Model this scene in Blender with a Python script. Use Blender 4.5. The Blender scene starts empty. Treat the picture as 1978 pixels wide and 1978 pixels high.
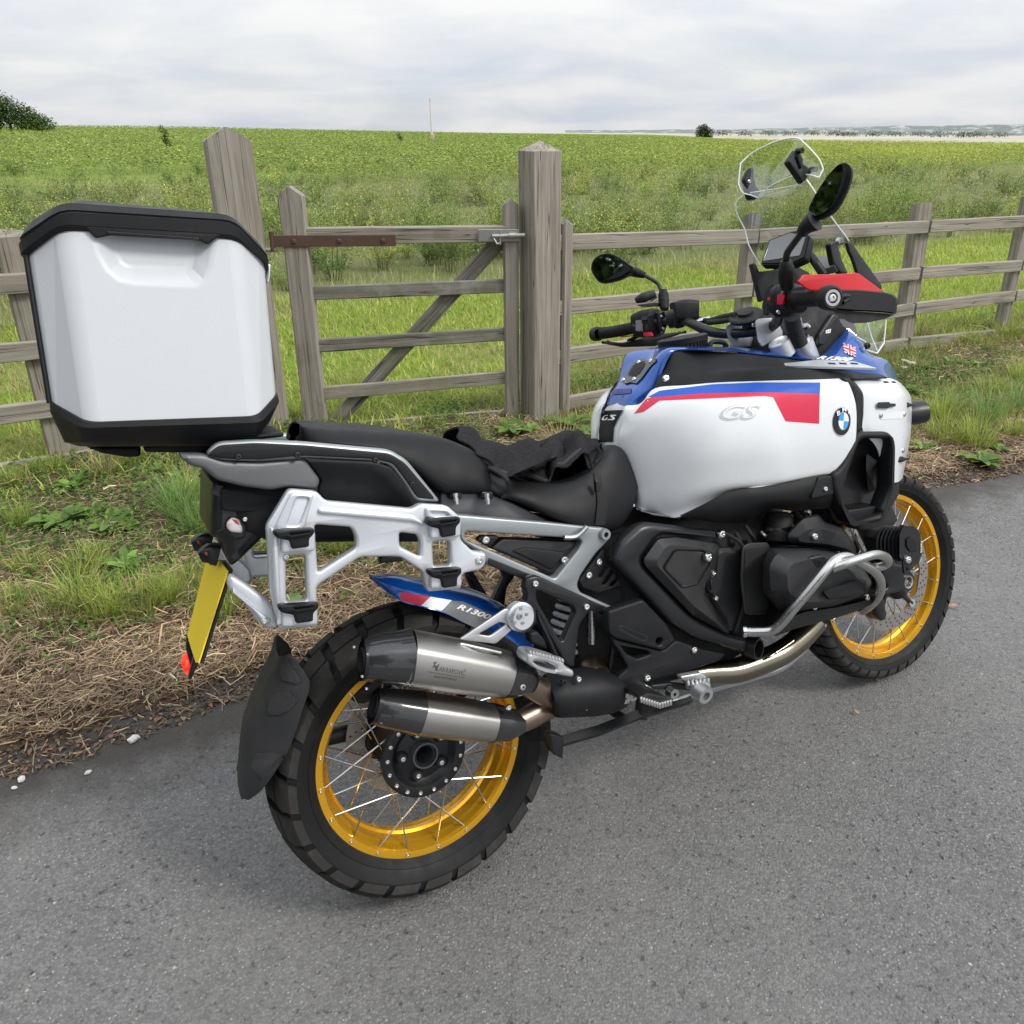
import bpy, bmesh, math, random
import numpy as np
from mathutils import Vector, Matrix, noise as mnoise
R = math.radians
random.seed(7); rng = np.random.default_rng(11)
scene = bpy.context.scene
COL = scene.collection
# ------------------------------------------------------------------ camera
FPX, CX, CY, IMG = 1513.9, 1056.0, 852.0, 1978.0
CAMH = 1.62645
C_R = Vector((0.9999847, 0.00203917, 0.00514265))
C_U = Vector((-0.00553219, 0.36859493, 0.92957365))
C_W = Vector((0.0, 0.92958788, -0.36860057))
cam_data = bpy.data.cameras.new('camera'); cam = bpy.data.objects.new('camera', cam_data); COL.objects.link(cam)
cam.matrix_world = Matrix(((C_R.x, C_U.x, -C_W.x, 0), (C_R.y, C_U.y, -C_W.y, 0), (C_R.z, C_U.z, -C_W.z, CAMH), (0, 0, 0, 1)))
cam_data.sensor_width = 36; cam_data.sensor_fit = 'HORIZONTAL'
cam_data.lens = FPX / IMG * 36
cam_data.shift_x = (IMG / 2 - CX) / IMG; cam_data.shift_y = -(IMG / 2 - CY) / IMG
cam_data.clip_start = 0.05; cam_data.clip_end = 9000
scene.camera = cam
# ------------------------------------------------------------------ sky, sun, exposure
SUN_EL, SUN_AZ = R(46), R(112)          # azimuth clockwise from +Y
w = bpy.data.worlds.new('World'); scene.world = w; w.use_nodes = True
nt = w.node_tree; nd = nt.nodes; ln = nt.links
nd.clear()
out = nd.new('ShaderNodeOutputWorld'); bg = nd.new('ShaderNodeBackground')
sky = nd.new('ShaderNodeTexSky'); sky.sky_type = 'NISHITA'; sky.sun_disc = False
sky.sun_elevation = SUN_EL; sky.sun_rotation = SUN_AZ; sky.altitude = 0; sky.air_density = 1; sky.dust_density = 1.5
tc = nd.new('ShaderNodeTexCoord'); sep = nd.new('ShaderNodeSeparateXYZ'); ln.new(tc.outputs['Generated'], sep.inputs[0])
# cloud sheet: direction projected on a flat deck
zc = nd.new('ShaderNodeMath'); zc.operation = 'MAXIMUM'; ln.new(sep.outputs['Z'], zc.inputs[0]); zc.inputs[1].default_value = 0.0
za = nd.new('ShaderNodeMath'); za.operation = 'ADD'; ln.new(zc.outputs[0], za.inputs[0]); za.inputs[1].default_value = 0.20
dv = nd.new('ShaderNodeVectorMath'); dv.operation = 'DIVIDE'; ln.new(tc.outputs['Generated'], dv.inputs[0])
cz = nd.new('ShaderNodeCombineXYZ'); 
for i in range(3): ln.new(za.outputs[0], cz.inputs[i])
ln.new(cz.outputs[0], dv.inputs[1])
def wnoise(scale, detail, rough, dist=0.0, off=0.0):
    mp = nd.new('ShaderNodeMapping'); mp.inputs['Scale'].default_value = (scale, scale * 1.15, 0.0); mp.inputs['Location'].default_value = (off, off * .7, 0)
    mp.inputs['Rotation'].default_value = (0, 0, R(12))
    ln.new(dv.outputs[0], mp.inputs[0])
    n = nd.new('ShaderNodeTexNoise'); n.inputs['Scale'].default_value = 1; n.inputs['Detail'].default_value = detail; n.inputs['Roughness'].default_value = rough
    n.inputs['Distortion'].default_value = dist
    ln.new(mp.outputs[0], n.inputs[0]); return n
n1 = wnoise(0.8, 6, 0.52, 0.15, 3.1); n2 = wnoise(1.15, 7, 0.54, 0.25, 8.3)
cr = nd.new('ShaderNodeValToRGB'); e = cr.color_ramp.elements
e[0].position = 0.34; e[0].color = (0.735, 0.795, 0.885, 1); e[1].position = 0.64; e[1].color = (1.0, 1.0, 1.0, 1)
m = cr.color_ramp.elements.new(0.50); m.color = (0.88, 0.905, 0.945, 1)
ln.new(n2.outputs['Fac'], cr.inputs[0])
fr = nd.new('ShaderNodeMapRange'); fr.inputs['From Min'].default_value = 0.28; fr.inputs['From Max'].default_value = 0.50
fr.inputs['To Min'].default_value = 0.84; fr.inputs['To Max'].default_value = 0.99
ln.new(n1.outputs['Fac'], fr.inputs[0])
# an overcast deck is brighter overhead than at the horizon
gr = nd.new('ShaderNodeMapRange'); gr.inputs['From Min'].default_value = 0.0; gr.inputs['From Max'].default_value = 0.9
gr.inputs['To Min'].default_value = 5.6; gr.inputs['To Max'].default_value = 12.5
ln.new(sep.outputs['Z'], gr.inputs[0])
cm_ = nd.new('ShaderNodeVectorMath'); cm_.operation = 'SCALE'; ln.new(cr.outputs[0], cm_.inputs[0]); ln.new(gr.outputs[0], cm_.inputs['Scale'])
mx = nd.new('ShaderNodeMix'); mx.data_type = 'RGBA'
ln.new(fr.outputs[0], mx.inputs['Factor']); ln.new(sky.outputs[0], mx.inputs[6]); ln.new(cm_.outputs[0], mx.inputs[7])
ln.new(mx.outputs[2], bg.inputs['Color']); bg.inputs['Strength'].default_value = 0.1
ln.new(bg.outputs[0], out.inputs[0])
sd = bpy.data.lights.new('sun', 'SUN'); sd.energy = 1.5; sd.angle = R(14); sd.color = (1.0, 0.96, 0.9)
sun = bpy.data.objects.new('sun', sd); COL.objects.link(sun)
sdir = Vector((math.sin(SUN_AZ) * math.cos(SUN_EL), math.cos(SUN_AZ) * math.cos(SUN_EL), math.sin(SUN_EL)))
sun.rotation_euler = sdir.to_track_quat('Z', 'Y').to_euler(); sun.location = (6, -4, 8)
scene.view_settings.view_transform = 'Standard'; scene.view_settings.look = 'None'
scene.view_settings.exposure = 0.55; scene.view_settings.gamma = 1
scene.view_settings.use_curve_mapping = False
scene.render.engine = 'CYCLES'

# ------------------------------------------------------------------ projection helpers
K32 = IMG / 1932.0
CAMO = Vector((0, 0, CAMH))
def ray(u, v):
    return C_W + C_R * ((u - CX) / FPX) - C_U * ((v - CY) / FPX)
def gnd(u, v, z=0.0):                     # photo pixel (1932 frame) on the ground
    d = ray(u * K32, v * K32); t = (z - CAMH) / d.z
    return CAMO + d * t
def frame(x0, y0, k):
    return lambda x, y: (x0 + x / k, y0 + y / k)
# ------------------------------------------------------------------ materials
MATS = {}
def nodes_of(name):
    mt = bpy.data.materials.new(name); mt.use_nodes = True
    n = mt.node_tree.nodes; l = mt.node_tree.links
    return mt, n, l, n['Principled BSDF']
def ramp(n, pts):
    r = n.new('ShaderNodeValToRGB'); el = r.color_ramp.elements
    el[0].position, el[0].color = pts[0][0], (*pts[0][1], 1); el[1].position, el[1].color = pts[-1][0], (*pts[-1][1], 1)
    for p, c in pts[1:-1]:
        q = el.new(p); q.color = (*c, 1)
    return r
def tex(n, l, kind, scale, detail=4, rough=.55, vec=None, map_scale=None, coord='Object', dist=0):
    t = n.new('ShaderNodeTex' + kind)
    if 'Scale' in t.inputs: t.inputs['Scale'].default_value = scale
    if kind == 'Noise':
        t.inputs['Detail'].default_value = detail; t.inputs['Roughness'].default_value = rough; t.inputs['Distortion'].default_value = dist
    if vec is None:
        c = n.new('ShaderNodeTexCoord'); vec = c.outputs[coord]
    if map_scale:
        mp = n.new('ShaderNodeMapping'); mp.inputs['Scale'].default_value = map_scale; l.new(vec, mp.inputs[0]); vec = mp.outputs[0]
    l.new(vec, t.inputs['Vector']); return t
def mixc(n, l, fac, a, b, mode='MIX'):
    m = n.new('ShaderNodeMix'); m.data_type = 'RGBA'; m.blend_type = mode
    for s, v in ((m.inputs[0], fac), (m.inputs[6], a), (m.inputs[7], b)):
        if isinstance(v, (int, float)): s.default_value = v
        elif isinstance(v, tuple): s.default_value = (*v, 1)
        else: l.new(v, s)
    return m.outputs[2]
def mrange(n, l, v, a, b, c, d):
    m = n.new('ShaderNodeMapRange'); l.new(v, m.inputs[0])
    for i, x in zip((1, 2, 3, 4), (a, b, c, d)): m.inputs[i].default_value = x
    return m.outputs[0]
def bump(n, l, h, bsdf, strength, dist):
    b = n.new('ShaderNodeBump'); b.inputs['Strength'].default_value = strength; b.inputs['Distance'].default_value = dist
    l.new(h, b.inputs['Height']); l.new(b.outputs[0], bsdf.inputs['Normal']); return b
def simple(name, col, rough=.5, metal=0., grain=0., gscale=400, var=.12, coat=0., vscale=6, spec=.5, dirt=0., aniso=0.):
    """painted or moulded surface: base colour with slight unevenness, optional fine grain relief and dust"""
    mt, n, l, b = nodes_of(name)
    ns = tex(n, l, 'Noise', vscale, 6, .6)
    lo = tuple(c * (1 - var) for c in col); hi = tuple(min(1, c * (1 + var)) for c in col)
    c = mixc(n, l, ns.outputs['Fac'], lo, hi)
    if dirt:
        d = tex(n, l, 'Noise', 14, 8, .7)
        c = mixc(n, l, mrange(n, l, d.outputs['Fac'], .5, .75, 0, dirt), c, (.22, .20, .17))
    l.new(c, b.inputs['Base Color'])
    rn = tex(n, l, 'Noise', vscale * 5, 5, .65)
    l.new(mrange(n, l, rn.outputs['Fac'], .3, .7, max(.02, rough * .85), min(1, rough * 1.15)), b.inputs['Roughness'])
    b.inputs['Metallic'].default_value = metal; b.inputs['Specular IOR Level'].default_value = spec
    if coat: b.inputs['Coat Weight'].default_value = coat; b.inputs['Coat Roughness'].default_value = .06
    if grain:
        g = tex(n, l, 'Noise', gscale, 2, .5); bump(n, l, g.outputs['Fac'], b, grain, .0006)
    MATS[name] = mt; return mt
def wood_mat(name, base, dark, lichen, axis=0, green=0.0):
    """weathered softwood: silver grey, stretched grain, fine splits, blotches of lichen"""
    mt, n, l, b = nodes_of(name)
    tcn = n.new('ShaderNodeTexCoord'); oi = n.new('ShaderNodeObjectInfo')
    ad = n.new('ShaderNodeVectorMath'); ad.operation = 'MULTIPLY_ADD'
    cb = n.new('ShaderNodeCombineXYZ')
    for i in range(3): l.new(oi.outputs['Random'], cb.inputs[i])
    l.new(cb.outputs[0], ad.inputs[0]); ad.inputs[1].default_value = (37, 53, 71); l.new(tcn.outputs['Object'], ad.inputs[2])
    s = [26, 26, 26]; s[axis] = 1.1
    g1 = tex(n, l, 'Noise', 1, 8, .62, ad.outputs[0], tuple(s), dist=.6)
    s2 = [150, 150, 150]; s2[axis] = 4
    g2 = tex(n, l, 'Noise', 1, 5, .6, ad.outputs[0], tuple(s2), dist=.3)
    s3 = [9, 9, 9]; s3[axis] = .8
    w3 = tex(n, l, 'Noise', 1, 3, .5, ad.outputs[0], tuple(s3), dist=2.2)
    blot = tex(n, l, 'Noise', 5, 7, .7, ad.outputs[0])
    c = mixc(n, l, mrange(n, l, g1.outputs['Fac'], .3, .7, 0, 1), dark, base)
    c = mixc(n, l, mrange(n, l, g2.outputs['Fac'], .35, .65, .55, 0), c, dark)
    c = mixc(n, l, mrange(n, l, w3.outputs['Fac'], .48, .53, .0, .28), c, tuple(x * .75 for x in base))
    c = mixc(n, l, mrange(n, l, blot.outputs['Fac'], .52, .72, 0, .65), c, lichen)
    if green:
        gb = tex(n, l, 'Noise', 9, 5, .6, ad.outputs[0])
        c = mixc(n, l, mrange(n, l, gb.outputs['Fac'], .5, .66, 0, green), c, (.12, .15, .05))
    # long drying cracks
    s4 = [38, 38, 38]; s4[axis] = .5
    ck = tex(n, l, 'Noise', 1, 2, .4, ad.outputs[0], tuple(s4), dist=.25)
    ckm = n.new('ShaderNodeMath'); ckm.operation = 'SUBTRACT'; l.new(ck.outputs['Fac'], ckm.inputs[0]); ckm.inputs[1].default_value = .5
    cka = n.new('ShaderNodeMath'); cka.operation = 'ABSOLUTE'; l.new(ckm.outputs[0], cka.inputs[0])
    crack = mrange(n, l, cka.outputs[0], .0, .012, 1, 0)
    c = mixc(n, l, crack, c, tuple(x * .3 for x in dark))
    l.new(c, b.inputs['Base Color']); b.inputs['Roughness'].default_value = .88; b.inputs['Specular IOR Level'].default_value = .25
    hh = n.new('ShaderNodeMath'); hh.operation = 'MULTIPLY_ADD'; l.new(crack, hh.inputs[0]); hh.inputs[1].default_value = -.8
    l.new(mixc(n, l, .5, g1.outputs['Fac'], g2.outputs['Fac']), hh.inputs[2])
    bump(n, l, hh.outputs[0], b, .75, .004)
    MATS[name] = mt; return mt
wood_mat('gate_wood', (.46, .425, .37), (.17, .15, .12), (.33, .32, .28))
wood_mat('rail_wood', (.48, .44, .37), (.20, .18, .145), (.34, .33, .28))
wood_mat('gate_rail_wood', (.34, .32, .28), (.105, .095, .08), (.40, .40, .36), green=.45)
wood_mat('old_wood', (.43, .395, .335), (.18, .155, .125), (.33, .33, .27), green=.3)
def leaf_mat(name, attr='tint', rough=.55, trans=.35):
    """foliage colour read from each leaf's own tint, slightly translucent"""
    mt, n, l, b = nodes_of(name)
    a = n.new('ShaderNodeAttribute'); a.attribute_name = attr
    l.new(a.outputs['Color'], b.inputs['Base Color']); b.inputs['Roughness'].default_value = rough
    b.inputs['Specular IOR Level'].default_value = .3
    tr = n.new('ShaderNodeBsdfTranslucent'); l.new(a.outputs['Color'], tr.inputs['Color'])
    ms = n.new('ShaderNodeMixShader'); ms.inputs[0].default_value = trans
    l.new(b.outputs[0], ms.inputs[1]); l.new(tr.outputs[0], ms.inputs[2])
    l.new(ms.outputs[0], n['Material Output'].inputs[0])
    MATS[name] = mt; return mt
leaf_mat('foliage'); leaf_mat('straw', rough=.6, trans=.1)

# ------------------------------------------------------------------ object helpers
def put(ob, parent=None):
    COL.objects.link(ob)
    if parent is not None: ob.parent = parent
    return ob
def mesh_obj(name, verts, faces, mat, parent=None, smooth=None, loc=None):
    me = bpy.data.meshes.new(name); me.from_pydata([tuple(v) for v in verts], [], faces); me.update()
    if mat: me.materials.append(MATS[mat] if isinstance(mat, str) else mat)
    if smooth is not None:
        me.shade_smooth(); me.set_sharp_from_angle(angle=R(smooth))
    ob = bpy.data.objects.new(name, me)
    if loc is not None: ob.location = loc
    return put(ob, parent)
def tag(o, label=None, cat=None, group=None, kind=None):
    if label: o['label'] = label
    if cat: o['category'] = cat
    if group: o['group'] = group
    if kind: o['kind'] = kind
    return o
def empty(name, loc=(0, 0, 0)):
    o = bpy.data.objects.new(name, None); o.location = loc; o.empty_display_size = .1
    return put(o)
def np_mesh(name, V, F, tint=None, mat=None, nvert=None):
    """big mesh from numpy arrays; F is (n,3) or (n,4)"""
    me = bpy.data.meshes.new(name); k = F.shape[1]
    me.vertices.add(len(V)); me.vertices.foreach_set('co', np.ascontiguousarray(V, np.float32).ravel())
    me.loops.add(F.size); me.loops.foreach_set('vertex_index', np.ascontiguousarray(F, np.int32).ravel())
    me.polygons.add(len(F)); me.polygons.foreach_set('loop_start', np.arange(0, F.size, k, dtype=np.int32))
    me.polygons.foreach_set('loop_total', np.full(len(F), k, np.int32))
    me.update(calc_edges=True)
    if tint is not None:
        at = me.attributes.new('tint', 'FLOAT_COLOR', 'POINT')
        at.data.foreach_set('color', np.concatenate([tint, np.ones((len(tint), 1))], 1).astype(np.float32).ravel())
    if mat: me.materials.append(MATS[mat])
    return me
# ================================================================== SETTING
ANG = R(28.2); ED = Vector((math.cos(ANG), math.sin(ANG), 0)); EN = Vector((-math.sin(ANG), math.cos(ANG), 0)); T0 = 2.2
def st(s, t, z=0.0):                       # road frame: s along the kerbless edge, t into the field
    return ED * s + EN * (t + T0) + Vector((0, 0, z))
def smooth(a, b, x):
    x = np.clip((x - a) / (b - a), 0, 1); return x * x * (3 - 2 * x)
def vnoise(x, y, sc, seed=0):
    """cheap smooth value noise on numpy arrays"""
    X = x / sc + seed * 17.3; Y = y / sc + seed * 9.1
    xi = np.floor(X).astype(np.int64); yi = np.floor(Y).astype(np.int64); xf = X - xi; yf = Y - yi
    def h(a, b): 
        v = (a * 374761393 + b * 668265263 + seed * 1274126177) & 0xffffffff
        v = ((v ^ (v >> 13)) * 1274126177) & 0xffffffff
        return ((v ^ (v >> 16)) & 0xffff) / 65535.0
    xf = xf * xf * (3 - 2 * xf); yf = yf * yf * (3 - 2 * yf)
    return (h(xi, yi) * (1 - xf) + h(xi + 1, yi) * xf) * (1 - yf) + (h(xi, yi + 1) * (1 - xf) + h(xi + 1, yi + 1) * xf) * yf
def fbm(x, y, sc, seed=0):
    return (vnoise(x, y, sc, seed) * .55 + vnoise(x, y, sc * .47, seed + 1) * .3 + vnoise(x, y, sc * .21, seed + 2) * .15)
def edge_t(s):                              # ragged edge of the tarmac
    s = np.asarray(s, float)
    return (vnoise(s, s * 0, .9, 5) - .5) * .22 + (vnoise(s, s * 0, .27, 6) - .5) * .10 + (vnoise(s, s * 0, .08, 7) - .5) * .04 - .02
def height(s, t):
    s = np.asarray(s, float); t = np.asarray(t, float)
    x = ED.x * s + EN.x * (t + T0); y = ED.y * s + EN.y * (t + T0); d = np.hypot(x, y)
    q = t - edge_t(s)
    z = -.03 + smooth(-.02, .10, q) * .042 + smooth(.1, .9, q) * .03
    z = z + (fbm(s, t, .5, 21) - .5) * .05 * smooth(.08, .6, q) + (fbm(s, t, 4., 22) - .5) * .10 * smooth(3., 6., q)
    az = x / np.maximum(y, 1)
    z = z - 9.0 * smooth(110, 300, d) * smooth(.10, .5, az)
    z = z + 1.7 * smooth(60, 260, d) * (1 - smooth(-.55, .12, az))
    z = z - 40 * smooth(420, 900, d)
    return z
# ---- ground sheet
def geo(a, b, n): return np.geomspace(a, b, n)
S = np.concatenate([-geo(900, 8, 26), np.arange(-7.5, -3, .5), np.arange(-3, 7, .045), np.arange(7, 12, .5), geo(12, 900, 34)])
Tt = np.concatenate([[-9, -4, -1.5, -.6], np.arange(-.34, .4, .022), np.arange(.4, 2.4, .06), np.arange(2.5, 8, .3), geo(8.2, 900, 70)])
SS, TT = np.meshgrid(S, Tt, indexing='ij'); ZZ = height(SS, TT)
ZZ[(TT < -1)] = -.03
V = np.stack([ED.x * SS + EN.x * (TT + T0), ED.y * SS + EN.y * (TT + T0), ZZ], -1).reshape(-1, 3)
ns_, nt_ = SS.shape; I = np.arange(ns_ * nt_).reshape(ns_, nt_)
Fq = np.stack([I[:-1, :-1], I[1:, :-1], I[1:, 1:], I[:-1, 1:]], -1).reshape(-1, 4)
mt, n, l, b = nodes_of('ground')
tcn = n.new('ShaderNodeTexCoord'); mp = n.new('ShaderNodeMapping'); mp.vector_type = 'TEXTURE'
mp.inputs['Rotation'].default_value = (0, 0, ANG); l.new(tcn.outputs['Object'], mp.inputs[0])
sp = n.new('ShaderNodeSeparateXYZ'); l.new(mp.outputs[0], sp.inputs[0])
a1 = tex(n, l, 'Noise', 2.2, 8, .65); a2 = tex(n, l, 'Noise', 34, 6, .7); a3 = tex(n, l, 'Noise', .35, 5, .6)
soil = mixc(n, l, a2.outputs['Fac'], (.052, .037, .026), (.15, .115, .08))
thatch = mixc(n, l, a2.outputs['Fac'], (.07, .075, .03), (.17, .16, .08))
green = mixc(n, l, a2.outputs['Fac'], (.13, .18, .035), (.24, .30, .06))
weedc = mixc(n, l, a3.outputs['Fac'], (.10, .13, .05), (.22, .21, .11))
cropc = mixc(n, l, tex(n, l, 'Noise', .9, 9, .75).outputs['Fac'], (.10, .16, .03), (.26, .32, .07))
jig = n.new('ShaderNodeMath'); jig.operation = 'MULTIPLY_ADD'; l.new(a1.outputs['Fac'], jig.inputs[0]); jig.inputs[1].default_value = 1.3; l.new(sp.outputs['Y'], jig.inputs[2])
c = mixc(n, l, mrange(n, l, jig.outputs[0], T0 + .95, T0 + 1.6, 0, 1), soil, thatch)
c = mixc(n, l, mrange(n, l, jig.outputs[0], T0 + 2.6, T0 + 3.2, 0, 1), c, green)
c = mixc(n, l, mrange(n, l, jig.outputs[0], T0 + 5.6, T0 + 7, 0, 1), c, weedc)
c = mixc(n, l, mrange(n, l, sp.outputs['Y'], 24, 32, 0, 1), c, cropc)
l.new(c, b.inputs['Base Color']); b.inputs['Roughness'].default_value = .95; b.inputs['Specular IOR Level'].default_value = .1
bump(n, l, a2.outputs['Fac'], b, .8, .02); MATS['ground'] = mt
gm = np_mesh('ground', V, Fq, None, 'ground'); gm.shade_smooth()
ground = put(bpy.data.objects.new('ground', gm)); tag(ground, kind='structure')
# ---- road
mt, n, l, b = nodes_of('tarmac')
tcn = n.new('ShaderNodeTexCoord'); ov = tcn.outputs['Object']
v1 = tex(n, l, 'Voronoi', 175, vec=ov); v1.inputs['Randomness'].default_value = 1
v2 = tex(n, l, 'Voronoi', 62, vec=ov)
big = tex(n, l, 'Noise', 1.1, 6, .6, ov); mid = tex(n, l, 'Noise', 9, 6, .65, ov); fin = tex(n, l, 'Noise', 420, 3, .6, ov)
sx = n.new('ShaderNodeSeparateXYZ'); l.new(v1.outputs['Color'], sx.inputs[0])
sx2 = n.new('ShaderNodeSeparateXYZ'); l.new(v2.outputs['Color'], sx2.inputs[0])
c = mixc(n, l, sx.outputs['X'], (.105, .104, .102), (.250, .247, .241))
c = mixc(n, l, mrange(n, l, v1.outputs['Distance'], .25, .75, 0, .5), c, (.066, .066, .066))
c = mixc(n, l, mrange(n, l, fin.outputs['Fac'], .3, .7, 0, .35), c, (.30, .296, .288))
# pale chips: a few cells, and only where the chip crests
chip = n.new('ShaderNodeMath'); chip.operation = 'MULTIPLY'
l.new(mrange(n, l, sx.outputs['Y'], .935, .96, 0, 1), chip.inputs[0]); l.new(mrange(n, l, v1.outputs['Distance'], .30, .42, 1, 0), chip.inputs[1])
c = mixc(n, l, chip.outputs[0], c, (.40, .39, .37))
chip2 = n.new('ShaderNodeMath'); chip2.operation = 'MULTIPLY'
l.new(mrange(n, l, sx2.outputs['Y'], .988, .993, 0, 1), chip2.inputs[0]); l.new(mrange(n, l, v2.outputs['Distance'], .14, .26, 1, 0), chip2.inputs[1])
c = mixc(n, l, chip2.outputs[0], c, (.52, .50, .46))
pit = mrange(n, l, tex(n, l, 'Noise', 55, 3, .6, ov).outputs['Fac'], .30, .40, .75, 0)
c = mixc(n, l, pit, c, (.03, .03, .031))
c = mixc(n, l, mrange(n, l, big.outputs['Fac'], .35, .7, 0, .38), c, (.27, .264, .252))
c = mixc(n, l, mrange(n, l, mid.outputs['Fac'], .45, .75, 0, .22), c, (.06, .06, .06))
# mud and crumbs by the verge
mp = n.new('ShaderNodeMapping'); mp.vector_type = 'TEXTURE'; mp.inputs['Rotation'].default_value = (0, 0, ANG); l.new(ov, mp.inputs[0])
sp = n.new('ShaderNodeSeparateXYZ'); l.new(mp.outputs[0], sp.inputs[0])
jig = n.new('ShaderNodeMath'); jig.operation = 'MULTIPLY_ADD'; l.new(mid.outputs['Fac'], jig.inputs[0]); jig.inputs[1].default_value = .35; l.new(sp.outputs['Y'], jig.inputs[2])
jb = n.new('ShaderNodeMath'); jb.operation = 'MULTIPLY_ADD'; l.new(big.outputs['Fac'], jb.inputs[0]); jb.inputs[1].default_value = .5; l.new(jig.outputs[0], jb.inputs[2])
c = mixc(n, l, mrange(n, l, jb.outputs[0], T0 + .02, T0 + .30, 0, .88), c, mixc(n, l, tex(n, l, 'Noise', 90, 5, .7, ov).outputs['Fac'], (.035, .031, .028), (.085, .075, .065)))
l.new(c, b.inputs['Base Color']); l.new(mrange(n, l, fin.outputs['Fac'], .3, .7, .72, .95), b.inputs['Roughness']); b.inputs['Specular IOR Level'].default_value = .35
h1 = n.new('ShaderNodeMath'); h1.operation = 'MULTIPLY_ADD'; l.new(v1.outputs['Distance'], h1.inputs[0]); h1.inputs[1].default_value = -.9; l.new(fin.outputs['Fac'], h1.inputs[2])
h2 = n.new('ShaderNodeMath'); h2.operation = 'MULTIPLY_ADD'; l.new(pit, h2.inputs[0]); h2.inputs[1].default_value = -1.2; l.new(h1.outputs[0], h2.inputs[2])
bump(n, l, h2.outputs[0], b, .9, .0035); MATS['tarmac'] = mt
vs = []; 
for s in np.arange(-60, 61, 2.0):
    for t in (-8, -4, -1, .35): vs.append(st(s, t, 0))
fs = [(i * 4 + j, (i + 1) * 4 + j, (i + 1) * 4 + j + 1, i * 4 + j + 1) for i in range(60) for j in range(3)]
road = mesh_obj('road', vs, fs, 'tarmac'); tag(road, kind='structure')

# ---- far land and hills
def strip(name, pts, mat, thick=0):
    return mesh_obj(name, *pts, mat)
mt, n, l, b = nodes_of('pale_fields')
c = mixc(n, l, mrange(n, l, tex(n, l, 'Noise', .004, 3, .5, map_scale=(1, 2.4, 1)).outputs['Fac'], .42, .58, 0, 1), (.40, .355, .26), (.46, .44, .39))
c = mixc(n, l, mrange(n, l, tex(n, l, 'Noise', .006, 4, .55, map_scale=(1, 3, 1)).outputs['Fac'], .58, .64, 0, 1), c, (.16, .21, .10))
l.new(c, b.inputs['Base Color']); b.inputs['Roughness'].default_value = 1; MATS['pale_fields'] = mt
fl = mesh_obj('far_fields', [(-40, 360, -10), (900, 200, -10), (4200, 2600, -4), (300, 3300, -4), (-300, 2000, -6)], [(0, 1, 2, 3, 4)], 'pale_fields'); tag(fl, kind='structure')
mt, n, l, b = nodes_of('hazy_hill_woods')
c = mixc(n, l, mrange(n, l, tex(n, l, 'Noise', .022, 6, .7, map_scale=(1, 1, 4)).outputs['Fac'], .5, .62, 0, 1), (.17, .20, .19), (.40, .40, .37))  # distance haze put into the colour as greyed woodland
l.new(c, b.inputs['Base Color']); b.inputs['Roughness'].default_value = 1; MATS['hazy_hill_woods'] = mt
hv = []; hf = []; N = 260
for i in range(N + 1):
    az = .02 + i / N * .78; D = 2700
    cx_, cy_ = math.sin(az) * D, math.cos(az) * D
    up = float(smooth(.02, .55, np.array(az))) 
    top = 2 + up * 19 + 5 * (float(fbm(np.array(i * 1.0), np.array(0.), 14, 31)) - .5) + 3 * float(vnoise(np.array(i * 1.), np.array(2.), 1.7, 33)) * (.3 + up)
    hv += [(cx_, cy_, -6), (cx_ * 1.02, cy_ * 1.02, top), (cx_ * 1.3, cy_ * 1.3, -6)]
for i in range(N):
    a = i * 3
    hf += [(a, a + 3, a + 4, a + 1), (a + 1, a + 4, a + 5, a + 2)]
hl = mesh_obj('hills', hv, hf, 'hazy_hill_woods'); tag(hl, kind='structure')

# ================================================================== FENCES AND GATE
def warp_box(L, W, H, nseg, amp, seed, taper=0.0, chamfer=.004):
    """sawn timber along X with worn, slightly wavy arrises"""
    r = random.Random(seed); V = []; F = []
    prof = [(-.5, -.5), (.5, -.5), (.5, .5), (-.5, .5)]
    prof8 = []
    for (a, b_) in prof:
        prof8.append((a, b_))
    ph = [r.uniform(0, 6) for _ in range(8)]
    pr = []
    c = chamfer
    for sx_, sz in ((-1, -1), (1, -1), (1, 1), (-1, 1)):
        y, z = sx_ * W / 2, sz * H / 2
        if (sx_, sz) in ((-1, -1), (1, 1)): pr += [(y, z - sz * c), (y - sx_ * c, z)]
        else: pr += [(y - sx_ * c, z), (y, z - sz * c)]
    for i in range(nseg + 1):
        x = -L / 2 + L * i / nseg
        by = amp * math.sin(x * 2.1 + ph[0]) ; bz = amp * .8 * math.sin(x * 1.7 + ph[1])
        for k, (y, z) in enumerate(pr):
            j = amp * .45 * mnoise.noise((x * 6, k * 3.3, seed * 1.7))
            V.append((x, y + by + j, z + bz + j))
    m = len(pr)
    for i in range(nseg):
        for k in range(m): F.append((i * m + k, i * m + (k + 1) % m, (i + 1) * m + (k + 1) % m, (i + 1) * m + k))
    F.append(tuple(range(m - 1, -1, -1))); F.append(tuple(nseg * m + k for k in range(m)))
    return V, F
def timber(name, A, B, W, H, mat, parent, seed, up=Vector((0, 0, 1)), amp=.003, nseg=None):
    """board from A to B; W across, H along 'up'"""
    A = Vector(A); B = Vector(B); x = (B - A); L = x.length; x.normalize()
    y = up.cross(x); y.normalize(); z = x.cross(y)
    V, F = warp_box(L, W, H, nseg or max(6, int(L / .08)), amp, seed)
    ob = mesh_obj(name, V, F, mat, None, 35)
    ob.matrix_world = Matrix(((x.x, y.x, z.x, 0), (x.y, y.y, z.y, 0), (x.z, y.z, z.z, 0), (0, 0, 0, 1))) 
    ob.location = (A + B) / 2
    if parent is not None:
        ob.parent = parent; ob.matrix_parent_inverse = Matrix.Translation(-parent.location)
    return ob
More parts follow.
